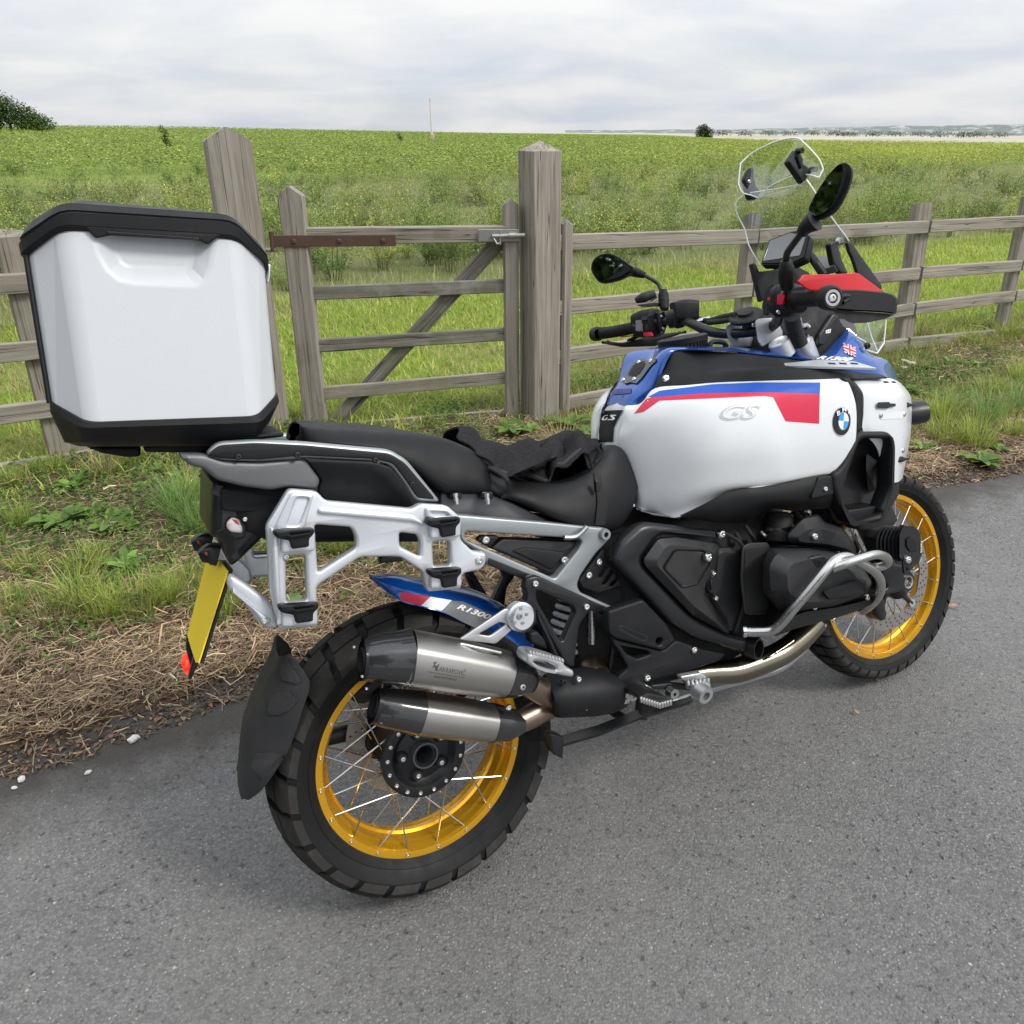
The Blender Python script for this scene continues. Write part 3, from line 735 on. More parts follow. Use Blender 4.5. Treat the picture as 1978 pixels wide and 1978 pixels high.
def decal(name, polys, targets, mat, parent, off=.0008, sub=10, thick=False, uv=False):
    """paint film or badge lying on a panel: outlines in photo pixels dropped on the surface"""
    tr = targets if isinstance(targets, BVHTree) else bvh(targets); bm = bmesh.new()
    for poly in polys:
        pts = [Vector((*(p_ if uv else FR(*p_)), 0)) for p_ in poly]
        vs = [bm.verts.new(p_) for p_ in pts]
        for t in tessellate_polygon([pts]):
            try: bm.faces.new([vs[i] for i in t])
            except ValueError: pass
    for _ in range(7):
        ed = [e_ for e_ in bm.edges if e_.calc_length() > sub]
        if not ed: break
        bmesh.ops.subdivide_edges(bm, edges=ed, cuts=1); bmesh.ops.triangulate(bm, faces=bm.faces)
    for v in bm.verts:
        d = bray(v.co.x, v.co.y).normalized(); h = tr.ray_cast(CL, d)
        v.co = (h[0] + (h[1] if h[1].dot(d) < 0 else -h[1]) * off) if h[0] is not None else CL + d * 1.6
    if thick:
        rg = bmesh.ops.extrude_face_region(bm, geom=bm.faces[:])
    bm.normal_update()
    for f in bm.faces:
        if f.normal.dot(f.calc_center_median() - CL) > 0: f.normal_flip()
    me = bpy.data.meshes.new(name); bm.to_mesh(me); bm.free(); me.materials.append(MATS[mat]); me.shade_smooth()
    return put(bpy.data.objects.new(name, me), parent)
def text_polys(body, shear=0., bold=0.):
    cu = bpy.data.curves.new('t', 'FONT'); cu.body = body; cu.size = 1; cu.shear = shear; cu.offset = bold; cu.resolution_u = 3; cu.align_x = 'LEFT'
    ob = bpy.data.objects.new('t', cu); me = bpy.data.meshes.new_from_object(ob); bpy.data.objects.remove(ob); bpy.data.curves.remove(cu)
    V = [(v.co.x, v.co.y) for v in me.vertices]; F = [[V[i] for i in p_.vertices] for p_ in me.polygons]
    bpy.data.meshes.remove(me); return F, max(v[0] for v in V), max(v[1] for v in V)
def lettering(name, body, q00, q10, q01, targets, mat, parent, shear=0., bold=0., off=.0009, sub=6):
    """words printed on a panel: q00 lower-left, q10 lower-right, q01 upper-left corner in photo pixels"""
    F, w_, h_ = text_polys(body, shear, bold); a = Vector(FR(*q00)); b = Vector(FR(*q10)) - a; c = Vector(FR(*q01)) - a
    polys = [[tuple(a + b * (x / w_) + c * (y / h_)) for x, y in f] for f in F]
    return decal(name, polys, targets, mat, parent, off, sub, uv=True)
# ================================================================== wheels
def tyre_mesh(name, Ro, half, rb, hb, nblk, parent, ctr, seed, knob=.009):
    """carcass with sidewall steps and raised tread blocks"""
    V = []; F = []; N = 144; tops = []
    crown = Ro - knob
    # half profile from bead to crown: (y, r)
    prof = [(hb - .004, rb - .006), (hb + .004, rb + .004), (hb + .012, rb + .014), (hb + .0135, rb + .0155), (hb + .0125, rb + .017), (half * .985, rb + (Ro - rb) * .42), (half * .99, rb + (Ro - rb) * .46), (half * .978, rb + (Ro - rb) * .47), (half * .95, rb + (Ro - rb) * .66),
            (half * .80, Ro - (half * .30)), (half * .55, crown - half * .115), (half * .28, crown - half * .025), (0, crown)]
    full = [(-y, r_) for y, r_ in prof] + [(y, r_) for y, r_ in reversed(prof[:-1])]
    m = len(full)
    for k in range(N):
        a = 2 * math.pi * k / N
        for y, r_ in full: V.append((math.cos(a) * r_, y, math.sin(a) * r_))
    for k in range(N):
        k2 = (k + 1) % N
        for i in range(m - 1): F.append((k * m + i, k * m + i + 1, k2 * m + i + 1, k2 * m + i))
    tp = prof[5:][::-1]; tl = [0.]
    for q in range(1, len(tp)): tl.append(tl[-1] + math.hypot(tp[q][0] - tp[q - 1][0], tp[q][1] - tp[q - 1][1]))
    def surf(f):                            # lateral, radius and outward normal at arc fraction f from the crown
        a_ = float(np.interp(f * tl[-1], tl, [q[0] for q in tp])), float(np.interp(f * tl[-1], tl, [q[1] for q in tp]))
        g_ = min(f + .02, 1) * tl[-1]; h_ = max(f - .02, 0) * tl[-1]
        dy = np.interp(g_, tl, [q[0] for q in tp]) - np.interp(h_, tl, [q[0] for q in tp]); dr = np.interp(g_, tl, [q[1] for q in tp]) - np.interp(h_, tl, [q[1] for q in tp])
        L_ = math.hypot(dy, dr); return a_[0], a_[1], -dr / L_, dy / L_
    def block(a0, a1, fs_, sgn, skew, hs_):
        """tread block: arc fractions fs_ from the crown towards the sidewall, skewed along the tread"""
        base = len(V); na = 3; ny = len(fs_)
        for lev in (0, 1):
            for j, f_ in enumerate(fs_):
                y, r_, ny_, nr_ = surf(f_); h = -.003 if lev == 0 else hs_[j]
                for i in range(na + 1):
                    a = a0 + (a1 - a0) * i / na + skew * f_ * f_
                    if lev: a += (.0014 / Ro) * (1 if i == 0 else -1 if i == na else 0)
                    rr = r_ + nr_ * h; V.append((math.cos(a) * rr, sgn * (y + ny_ * h), math.sin(a) * rr))
        w_ = na + 1; S_ = w_ * ny
        for j in range(ny - 1):
            for i in range(na): tops.append(len(F)); F.append((base + S_ + j * w_ + i, base + S_ + j * w_ + i + 1, base + S_ + (j + 1) * w_ + i + 1, base + S_ + (j + 1) * w_ + i))
        ring = [i for i in range(w_)] + [j * w_ + na for j in range(1, ny)] + [(ny - 1) * w_ + i for i in range(na - 1, -1, -1)] + [j * w_ for j in range(ny - 2, 0, -1)]
        for q in range(len(ring)):
            p_, p2 = ring[q], ring[(q + 1) % len(ring)]; F.append((base + p_, base + p2, base + S_ + p2, base + S_ + p_))
    st_ = 2 * math.pi / nblk
    for k in range(nblk):
        a = k * st_
        for sgn in (-1, 1):
            o = 0 if sgn < 0 else st_ * .5
            block(a + o, a + o + st_ * .83, [.50, .62, .72, .82, .90, .97], sgn, .11, [knob, knob, knob, knob * .75, knob * .5, knob * .15])
            block(a + o + st_ * .10, a + o + st_ * .88, [.03, .16, .30, .45], sgn, .07, [knob] * 4)
    ob = finish(name, [Vector(v) + ctr for v in V], F, 'rubber', parent, 38)
    ob.data.materials.append(MATS['rubber_worn'])
    for q in tops: ob.data.polygons[q].material_index = 1
    bm = bmesh.new(); bm.from_mesh(ob.data); bmesh.ops.recalc_face_normals(bm, faces=bm.faces); bm.to_mesh(ob.data); bm.free(); ob.data.set_sharp_from_angle(angle=R(38)); return ob
def make_wheel(ctr, Ro, half, rf, hb, nblk, hub_r, seed, knob):
    ctr = Vector(ctr)
    pr = [(-hb, rf - .004), (-hb, rf), (-hb + .004, rf), (-hb + .008, rf - .010), (-hb + .02, rf - .014), (hb - .02, rf - .014), (hb - .008, rf - .010), (hb - .004, rf), (hb, rf), (hb, rf - .004),
          (hb - .001, rf - .015), (hb - .006, rf - .0175), (hb - .010, rf - .020), (hb - .018, rf - .0215), (hb - .026, rf - .027), (.016, rf - .029), (.011, rf - .030), (.006, rf - .0355), (-.006, rf - .0355), (-.011, rf - .030), (-.016, rf - .029), (-hb + .026, rf - .027), (-hb + .018, rf - .0215), (-hb + .010, rf - .020), (-hb + .006, rf - .0175), (-hb + .001, rf - .015), (-hb, rf - .004)]
    rim = lathe('wheel', pr, ctr, (0, 1, 0), 'gold_rim', bike, 128, 24)
    tyre_mesh('tyre', Ro, half, rf, hb, nblk, rim, ctr, seed, knob)
    # spokes: 20 to each rim edge, laced in crossing pairs
    V0, F0 = [], []
    for s_ in (-1, 1):
        for k in range(20):
            a = 2 * math.pi * (k + (.25 if s_ > 0 else 0)) / 20; da = R(38) * (1 if k % 2 else -1)
            A = ctr + Vector((math.cos(a) * (rf - .0185), s_ * (hb - .007), math.sin(a) * (rf - .0185)))
            hy = s_ * (.052 if k % 2 else .045)
            Bp = ctr + Vector((math.cos(a + da) * hub_r * .92, hy, math.sin(a + da) * hub_r * .92))
            o = tube('spoke', [A, Bp], .0019, 'steel', rim, seg=6, smooth_path=False, px=False)
            if s_ < 0:
                d = Vector((math.cos(a), 0, math.sin(a)))
                bolt(0, 0, 0, .0042, rim, nrm=(0, -1, 0), name='nipple', pos=ctr + d * (rf - .0085) + Vector((0, -hb - .0004, 0)))
    return rim
RW = Vector((0, 0, .325)); FW = Vector((1.534, 0, .330))
rear = make_wheel(RW, .329, .091, .236, .062, 24, .094, 1, .011)
front = make_wheel(FW, .330, .060, .261, .042, 42, .060, 2, .0075)
# rear hub: black casting with a ring of screws, five pads round a bore
def hubmesh(rim, ctr):
    h = lathe('hub', [(-.072, .020), (-.072, .028), (-.060, .030), (-.056, .06), (-.062, .068), (-.070, .074), (-.072, .090), (-.070, .096), (-.060, .098), (-.05, .085), (-.03, .05), (.03, .05), (.05, .076), (.06, .085), (.07, .08), (.072, .02)], ctr, (0, 1, 0), 'black_satin', rim, 64, 30)
    for k in range(17):
        a = 2 * math.pi * k / 17; bolt(0, 0, 0, .0052, rim, pos=ctr + Vector((math.cos(a) * .085, -.0735, math.sin(a) * .085)))
    for k in range(5):
        a = 2 * math.pi * k / 5 + .5
        p_ = ctr + Vector((math.cos(a) * .049, -.060, math.sin(a) * .049)); lathe('hub_pad', [(-.008, .001), (-.008, .010), (-.003, .0135), (.006, .0145)], p_, (0, 1, 0), 'engine_black', rim, 16)
        bolt(0, 0, 0, .0065, rim, pos=p_ + Vector((0, -.0085, 0)))
    lathe('hub_bore', [(-.078, .0255), (-.078, .029), (-.05, .031), (.01, .027), (-.05, .0245), (-.078, .0255)], ctr, (0, 1, 0), 'grey_panel', rim, 40)
hubmesh(rear, RW)
FR = C2
from mathutils.geometry import delaunay_2d_cdt
def disc(rim, ctr, y, r0, r1, nh, th=.005):
    """drilled brake disc: ring with a wavy inner edge and staggered holes"""
    pts = []; eds = []; hol = []
    def ring(cx_, cy_, r_, n_, wave=0):
        o = len(pts)
        for i in range(n_):
            a = 2 * math.pi * i / n_; rr = r_ * (1 + wave * math.cos(a * 10)); pts.append(Vector((cx_ + math.cos(a) * rr, cy_ + math.sin(a) * rr)))
        eds.extend((o + i, o + (i + 1) % n_) for i in range(n_)); return list(range(o, o + n_))
    loops = [ring(0, 0, r1, 96), ring(0, 0, r0, 80, .018)]
    for k in range(nh):
        for q, f in enumerate((.22, .5, .78)):
            a = 2 * math.pi * (k + q / 3 + (.5 if k % 2 else 0) * .3) / nh; rr = r0 + (r1 - r0) * f; c = (math.cos(a) * rr, math.sin(a) * rr); hol.append(c); loops.append(ring(*c, .0036, 8))
    res_ = delaunay_2d_cdt(pts, eds, [], 0, 1e-7); V2, F2 = res_[0], res_[2]; keep = []
    for f in F2:
        c = sum((V2[i] for i in f), Vector((0, 0))) / 3; a = math.atan2(c.y, c.x); d = c.length
        if d > r1 * .9995 or d < r0 * (1 + .018 * math.cos(a * 10)) - .0002: continue
        if any((c.x - h[0]) ** 2 + (c.y - h[1]) ** 2 < .0034 ** 2 for h in hol): continue
        keep.append(f)
    n_ = len(V2); V = [(ctr.x + v.x, ctr.y + y - th / 2, ctr.z + v.y) for v in V2] + [(ctr.x + v.x, ctr.y + y + th / 2, ctr.z + v.y) for v in V2]
    F = [tuple(f) for f in keep] + [tuple(i + n_ for i in reversed(f)) for f in keep]
    cnt = {}
    for f in keep:
        for a, b_ in zip(f, f[1:] + f[:1]): cnt[frozenset((a, b_))] = cnt.get(frozenset((a, b_)), 0) + 1
    for e_, c in cnt.items():
        if c == 1: a, b_ = tuple(e_); F.append((a, b_, b_ + n_, a + n_))
    ob = finish('brake_disc', V, F, 'disc_steel', rim, 30); bm = bmesh.new(); bm.from_mesh(ob.data); bmesh.ops.delete(bm, geom=[v for v in bm.verts if not v.link_faces], context='VERTS'); bmesh.ops.recalc_face_normals(bm, faces=bm.faces); bm.to_mesh(ob.data); bm.free(); return ob
simple('disc_steel', (.34, .32, .30), .36, .7, .2, 300, .12)
disc(rear, RW, .066, .098, .142, 30)
for s_ in (-1, 1):
    disc(front, FW, s_ * .070, .118, .157, 34)
    lathe('disc_carrier', [(s_ * .066, .045), (s_ * .066, .06), (s_ * .072, .06), (s_ * .072, .045)], FW, (0, 1, 0), 'black_satin', front, 40)
    for k in range(5):
        a = 2 * math.pi * k / 5 + .3
        c_ = FW + Vector((math.cos(a) * .119, s_ * .072, math.sin(a) * .119)); lathe('disc_button', [(-.006, .004), (-.006, .0125), (.006, .0125), (.006, .004)], c_, (0, 1, 0), 'cast_alu', front, 16)
        tube('carrier_arm', [FW + Vector((math.cos(a - .25) * .05, s_ * .069, math.sin(a - .25) * .05)), c_], .008, 'black_satin', front, smooth_path=False, px=False, seg=8)
lathe('hub', [(-.075, .008), (-.075, .026), (-.055, .040), (-.045, .062), (-.035, .064), (-.02, .036), (.02, .036), (.035, .064), (.045, .062), (.075, .026)], FW, (0, 1, 0), 'black_satin', front, 48)
# fork legs, axle clamp, calipers, front mudguard
ax_ = Vector((-math.sin(R(26)), 0, math.cos(R(26))))
for s_ in (-1, 1):
    base = FW + Vector((-.03, s_ * .100, -.01))
    fk = tube('fork_leg', [base - ax_ * .03, base + ax_ * .1, base + ax_ * .36], [.026, .030, .030], 'black_satin', smooth_path=False, px=False, seg=20)
    tube('fork_tube', [base + ax_ * .30, base + ax_ * .78], .0235, 'black_satin', fk, smooth_path=False, px=False, seg=20)
    lathe('axle_clamp', [(-.022 * 1, .013), (-.022, .031), (.02, .034), (.022, .013)], FW + Vector((0, s_ * .098, 0)), (0, 1, 0), 'black_satin', fk, 28)
    lathe('axle_end', [(-.026, .002), (-.010, .013), (-.026, .015), (-.027, .020), (-.02, .021)], FW + Vector((0, -.098 if s_ < 0 else .098 + .0, 0)), (0, 1 if s_ < 0 else -1, 0), 'steel', fk, 24)
    cal = stack('brake_caliper', [([(690, 1090), (880, 1060), (960, 1180), (900, 1300), (760, 1290), (660, 1200)], s_ * .062)] * 1, 'black_satin') if 0 else None
    FR = I_
    c_ = FW + Vector((-.115, s_ * .088, -.03))
    loft('brake_caliper', [(c_.x - .03, c_.y, c_.z + .065, .018, .018), (c_.x - .012, c_.y, c_.z + .03, .03, .026), (c_.x, c_.y, c_.z - .03, .03, .026), (c_.x + .025, c_.y, c_.z - .06, .018, .016)], 'black_satin', px=False, ex=3.2, up=(1, 0, 0))
gp_ = []
for i in range(10):
    a = R(72 + i * 8.5); rr = .352
    gp_.append([FW + Vector((math.cos(a) * rr, y, math.sin(a) * rr - (abs(y) / .07) ** 2 * .018)) for y in (-.072, -.05, -.02, .02, .05, .072)])
grid('mudguard', gp_, 'black_plastic', nu=3, nv=3, thick=.004, px=False)
# ================================================================== rear: drive, swing arm, spray guard, mudguard
lathe('final_drive', [(.072, .02), (.075, .085), (.10, .095), (.135, .085), (.165, .05), (.17, .01)], RW, (0, 1, 0), 'black_plastic', bike, 40)
loft('swing_arm', [(.0, .125, .34, .042, .055), (.2, .125, .40, .045, .05), (.42, .115, .43, .045, .055), (.52, .10, .44, .04, .06)], 'black_plastic', px=False, ex=3.5)
loft('brake_caliper', [(-.10, .085, .43, .02, .02), (-.075, .085, .45, .032, .03), (.0, .085, .475, .032, .03), (.03, .085, .47, .018, .02)], 'black_satin', px=False, ex=3)
FR = C2
tube('guard_arm', [RW + Vector((0, .10, .02)), RW + Vector((-.16, .11, .03)), RW + Vector((-.30, .09, .05)), RW + Vector((-.362, .03, .06))], [.03, .022, .018, .016], 'black_satin', px=False, seg=10)
# spray guard that follows the tyre
FR = C_
re_ = [(352, 492), (465, 640), (430, 790), (390, 920), (340, 1050), (262, 1170), (200, 1250), (128, 1305)]; le_ = [(292, 512), (195, 680), (130, 820), (100, 920), (85, 1050), (78, 1150), (76, 1240), (92, 1303)]
rows = []
for k, (a, b_) in enumerate(zip(re_, le_)):
    hw = (.07, .104, .106, .106, .104, .098, .085, .05)[k]
    dent = .010 * (1 if k in (3, 4) else 0)
    half_ = [P(a[0], a[1], -hw), P(a[0] * .62 + b_[0] * .38, a[1] * .62 + b_[1] * .38, -hw * .86) + Vector((dent, 0, 0)), P(a[0] * .18 + b_[0] * .82, a[1] * .18 + b_[1] * .82, -hw * .48), P(*b_, 0)]
    rows.append(half_ + [Vector((q.x, -q.y, q.z)) for q in half_[-2::-1]])
sg = grid('spray_guard', rows, 'guard_plastic', nu=3, nv=3, thick=.005, px=False)
tg = bvh([sg])
decal('guard_panel', [[(236, 800), (250, 740), (300, 705), (360, 705), (398, 745), (360, 800), (300, 832), (245, 830)]], tg, 'guard_plastic', sg, .005, 8)
decal('guard_panel', [[(140, 1125), (165, 1050), (270, 1045), (335, 1062), (255, 1165), (205, 1195)]], tg, 'guard_plastic', sg, .005, 8)
decal('guard_panel', [[(300, 560), (345, 520), (420, 640), (400, 660), (320, 640)]], tg, 'guard_plastic', sg, .005, 8)
# blue rear mudguard over the tyre
rg_ = [(812, 62), (950, 74), (1130, 100), (1300, 135), (1450, 178), (1570, 240), (1660, 330), (1725, 425)]
lo_ = [(826, 76), (975, 188), (1092, 226), (1215, 258), (1320, 310), (1405, 352), (1530, 445), (1690, 505)]
rows = []
for k, (a, b_) in enumerate(zip(rg_, lo_)):
    hw = (.012, .06, .085, .092, .092, .092, .088, .08)[k]
    lo = P(*b_, -hw); top = P(*a, -hw * .45)
    half_ = [lo, lo * .45 + top * .55 + Vector((0, -hw * .14, .004)), top, Vector((top.x, 0, top.z + hw * .06))]
    rows.append(half_ + [Vector((q.x, -q.y, q.z)) for q in half_[-2::-1]])
mud = grid('mudguard', rows, 'blue_paint', nu=4, nv=5, thick=.003, px=False)
tm = bvh([mud])
decal('decal', [[(975, 140), (1145, 168), (1092, 218), (985, 190)]], tm, 'red_decal', mud)
decal('decal', [[(1147, 168), (1268, 188), (1210, 247), (1094, 218)]], tm, 'white_decal', mud)
decal('decal', [[(1270, 190), (1330, 195), (1500, 270), (1400, 345), (1320, 305), (1212, 248)]], tm, 'grey_decal', mud)
lettering('lettering', 'R1300', (1290, 232), (1480, 298), (1302, 205), tm, 'white_decal', mud, shear=.35, bold=.03, off=.0015)
# ================================================================== silencers and exhaust (C2 frame)
FR = C2
def hexs(t):                                  # faceted can section
    a = (t + math.pi / 6) % (math.pi / 3) - math.pi / 6
    r_ = math.cos(math.pi / 6) / math.cos(a); r_ = r_ * .45 + .98 * .55
    return math.cos(t) * r_, math.sin(t) * r_
YU, YD = -.215, -.190
can = loft('silencer', [(915, 402, YU, .058, .0575), (1230, 455, YU, .060, .0575), (1535, 508, YU, .056, .0505)], 'titanium', shape=hexs, n=48)
rc_ = loft('end_cap', [(655, 420, YU, .034, .040), (760, 408, YU, .048, .050), (925, 402, YU, .0595, .059)], 'carbon', can, shape=hexs, n=48, cap0=False, cap1=False)
loft('outlet', [(640, 421, YU, .035, .041), (662, 420, YU, .035, .041)], 'black_satin', can, shape=hexs, n=48, nsub=1, cap0=False)
tube('outlet', [(632, 421, YU), (720, 412, YU)], [.024, .024], 'black_matt', can, smooth_path=False, seg=24, cap=False)
loft('front_cap', [(1525, 506, YU, .0575, .0520), (1615, 525, YU, .050, .046), (1695, 560, YU, .030, .024)], 'carbon', can, shape=hexs, n=48, cap0=False)
can2 = loft('silencer', [(980, 745, YD, .050, .046), (1220, 778, YD, .052, .046), (1450, 808, YD, .049, .0415)], 'titanium', shape=hexs, n=48)
loft('end_cap', [(735, 705, YD, .030, .036), (840, 722, YD, .042, .042), (990, 746, YD, .0515, .0475)], 'carbon', can2, shape=hexs, n=48, cap0=False, cap1=False)
loft('outlet', [(715, 702, YD, .031, .037), (742, 706, YD, .031, .037)], 'black_satin', can2, shape=hexs, n=48, nsub=1, cap0=False)
tube('outlet', [(708, 702, YD), (790, 715, YD)], [.022, .022], 'black_matt', can2, smooth_path=False, seg=24, cap=False)
loft('front_cap', [(1440, 806, YD, .0505, .0430), (1540, 812, YD, .044, .038), (1632, 800, YD, .028, .022)], 'carbon', can2, shape=hexs, n=48, cap0=False)
tcan = bvh([can])
simple('engraving', (.10, .095, .09), .5, .6, 0, 300, .1)
lettering('lettering', 'AKRAPOVIČ', (1120, 487), (1283, 516), (1128, 447), tcan, 'engraving', can, off=.0004)
lettering('lettering', 'BMW MOTORRAD', (1090, 528), (1230, 547), (1091, 514), tcan, 'engraving', can, off=.0004)
decal('decal', [[(1050, 489), (1280, 527), (1280, 530), (1050, 492)]], tcan, 'engraving', can, .0004)
decal('decal', [[(1085, 432), (1112, 428), (1095, 446), (1113, 460), (1107, 487), (1097, 480), (1095, 462), (1075, 466), (1090, 450)], [(1108, 452), (1125, 440), (1113, 470), (1117, 485), (1108, 483)]], tcan, 'engraving', can, .0004)
for x, y, Y in ((1640, 585, -.262),): bolt(x, y, Y, .0075, can)
for x, y, Y in ((1555, 712, -.235), (1565, 885, -.225)): bolt(x, y, Y, .0065, can2)
for x, y in ((594, 338), (645, 520)): bolt(x, y, -.245, .003, can)
for x, y in ((672, 596), (765, 806)): bolt(x, y, -.215, .003, can2)
br = plate('silencer_bracket', [(1248, 290), (1540, 95), (1640, 150), (1610, 200), (1475, 318)], -.232, .007, 'cast_alu', holes=[[(1365, 258), (1500, 180), (1545, 195), (1440, 270)]], r=.006, bev=.002)
tube('weld_seam', [(1255, 318, -.236), (1380, 345, -.244), (1505, 372, -.243)], .003, 'cast_alu', br, seg=8)
cap_ = lathe('bush', [(-.020, .001), (-.020, .0235), (-.015, .026), (-.010, .0265), (-.006, .031), (.012, .031)], P(1622, 145, -.235), (0, 1, 0), 'silver_alu', br, 40)
lathe('rubber_bush', [(-.010, .024), (-.012, .033), (.010, .034), (.012, .02)], P(1622, 145, -.228), (0, 1, 0), 'black_matt', br, 32)
for k in range(5):
    a = 2 * math.pi * k / 5; q = P(1622, 145, -.2558); bx('recess', q + Vector((math.cos(a) * .0165, 0, math.sin(a) * .0165)), (.007, .002, .0075), 'grey_metal', br, .0008, Matrix.Rotation(-a, 3, 'Y'))
bolt(1622, 145, -.256, .007, br, 'grey_metal')
# pipes to the collector
pp = tube('exhaust_pipe', [(1660, 560, YU), (1760, 610, -.20), (1850, 640, -.175), (1960, 650, -.16)], [.026, .029, .032, .034], 'pipe_heat', seg=18)
tube('exhaust_pipe', [(1610, 800, YD), (1720, 745, -.18), (1810, 690, -.17), (1900, 660, -.16)], [.026, .029, .03, .03], 'pipe_heat', seg=18)
FR = D_
hs = loft('heat_shield', [(710, 1765, -.190, .052, .040), (760, 1755, -.192, .058, .048), (960, 1740, -.192, .060, .052), (1060, 1745, -.185, .058, .046), (1130, 1765, -.175, .040, .030)], 'black_plastic', ex=2.2, n=36)
for x, y in ((895, 1663), (942, 1838)): bolt(x, y, -.245, .007, hs)
tube('exhaust_pipe', [(1000, 1560, -.10), (980, 1600, -.12), (1020, 1650, -.15)], [.03, .034, .03], 'pipe_heat')
FR = J_
# header pipe sweeping under the engine, sump guard below it
hp = tube('exhaust_pipe', [(560, 1125, -.165), (700, 1105, -.175), (860, 1095, -.185), (1000, 1050, -.19), (1150, 985, -.195), (1270, 895, -.20), (1370, 790, -.20)], [.026, .028, .031, .032, .032, .031, .030], 'pipe_steel', seg=24)
tube('pipe_rib', [(1075, 1010, -.228), (1140, 968, -.229), (1230, 905, -.230)], .004, 'pipe_steel', hp, seg=8)
grid('sump_guard', [[(480, 1272, -.16), (720, 1205, -.17), (1000, 1130, -.18), (1160, 1075, -.18), (1300, 960, -.175), (1435, 800, -.16)], [(480, 1278, -.15), (720, 1216, -.15), (1000, 1140, -.15), (1165, 1085, -.15), (1305, 972, -.14), (1440, 812, -.12)], [(520, 1290, .0), (740, 1225, .0), (1000, 1150, .0), (1165, 1095, .0), (1300, 980, .0), (1430, 825, .0)]], 'silver_alu', thick=.004)
# ================================================================== tail, racks, number plate (B frame)
FR = B_
plate('rack_plate', [(20, 262), (180, 258), (560, 215), (1000, 240), (1100, 300), (1000, 330), (300, 330), (120, 300)], -.10, .20, 'black_plastic', bev=.006)
tl = plate('tail_panel', [(8, 266), (180, 268), (300, 312), (520, 318), (800, 292), (905, 432), (880, 492), (700, 472), (600, 494), (420, 470), (255, 430), (180, 360), (90, 342)], (-.200, .06, 0), .05, 'grey_panel', bev=.008, r=.01); mir(tl)
gh = plate('grab_handle', [(178, 272), (258, 192), (500, 177), (800, 190), (1335, 238), (1440, 300), (1655, 566), (1495, 560), (1440, 462), (1345, 335), (1230, 308), (800, 288), (520, 314), (300, 310)], -.222, .028, 'grey_metal', bev=.008, r=.012)
plate('grip_pad', [(192, 276), (270, 212), (500, 198), (800, 212), (1330, 262), (1425, 318), (1620, 548), (1505, 542), (1450, 455), (1355, 325), (1235, 298), (800, 278), (520, 302), (300, 298)], -.2245, .01, 'black_plastic', gh, bev=.003, r=.01)
for x, y in ((390, 285), (757, 272), (1242, 305), (1470, 455)): bolt(x, y, -.2255, .006, gh, 'black_satin')
mir(gh)
sp = plate('side_cover', [(800, 295), (1235, 312), (1340, 345), (1440, 470), (1500, 600), (1480, 612), (930, 560), (880, 495), (905, 430)], (-.155, 0, .0), .05, 'black_plastic', bev=.005); mir(sp)
loft('tail_box', [(255, 560, 0, .14, .055), (420, 545, 0, .16, .06), (700, 560, 0, .16, .07), (1100, 560, 0, .13, .075), (1560, 590, 0, .11, .07)], 'black_plastic', ex=5, n=32)
te = plate('tail_cover', [(225, 425), (290, 470), (660, 525), (640, 640), (555, 790), (345, 990), (290, 800), (215, 790)], -.150, .30, 'black_satin', bev=.02, r=.015)
plate('trim', [(285, 478), (665, 528), (645, 636), (300, 622), (280, 560)], -.160, .02, 'black_plastic', te, bev=.003)
il = plate('indicator', [(312, 690), (345, 655), (400, 665), (440, 720), (435, 790), (360, 798), (315, 740)], -.163, .03, 'black_satin', bev=.004)
plate('indicator_lens', [(318, 695), (350, 660), (390, 672), (420, 730), (415, 762), (345, 755), (318, 728)], -.168, .02, 'lens_clear', il, bev=.005); plate('lens_insert', [(345, 668), (385, 675), (400, 712), (375, 700)], -.1685, .004, 'lens_red', il, bev=.001)
bolt(432, 672, -.166, .005, il)
# number plate carrier, plate seen almost edge-on, lamps
nc = plate('plate_carrier', [(270, 935), (350, 990), (335, 1060), (215, 1400), (100, 1665), (78, 1668), (120, 1500), (230, 1200)], (.0, .0, .0), .02, 'black_satin', bev=.003)
def on_plate(a, h): return P0_ + PX_ * a + PZ_ * h
def quad_box(name, q, thick, mat, parent, r=.0):
    """flat plate through four 3-D corners"""
    n_ = (q[1] - q[0]).cross(q[3] - q[0]).normalized() * thick; V = list(q) + [p_ + n_ for p_ in q]; m = len(q)
    F = [tuple(range(m - 1, -1, -1)), tuple(range(m, 2 * m))] + [(i, (i + 1) % m, m + (i + 1) % m, m + i) for i in range(m)]
    o = finish(name, V, F, mat, parent, 30); bm = bmesh.new(); bm.from_mesh(o.data); bmesh.ops.recalc_face_normals(bm, faces=bm.faces); bm.to_mesh(o.data); bm.free(); return o
# near (right) edge and far (left) edge of the plate
nr0 = P(320, 990, -.105); nr1 = P(140, 1560, -.105); lf0 = P(190, 930, .105); lf1 = P(72, 1375, .105)
q = [P(320, 992, -.105), P(140, 1562, -.105), P(70, 1385, .10), P(188, 930, .10), P(275, 930, -.07)]
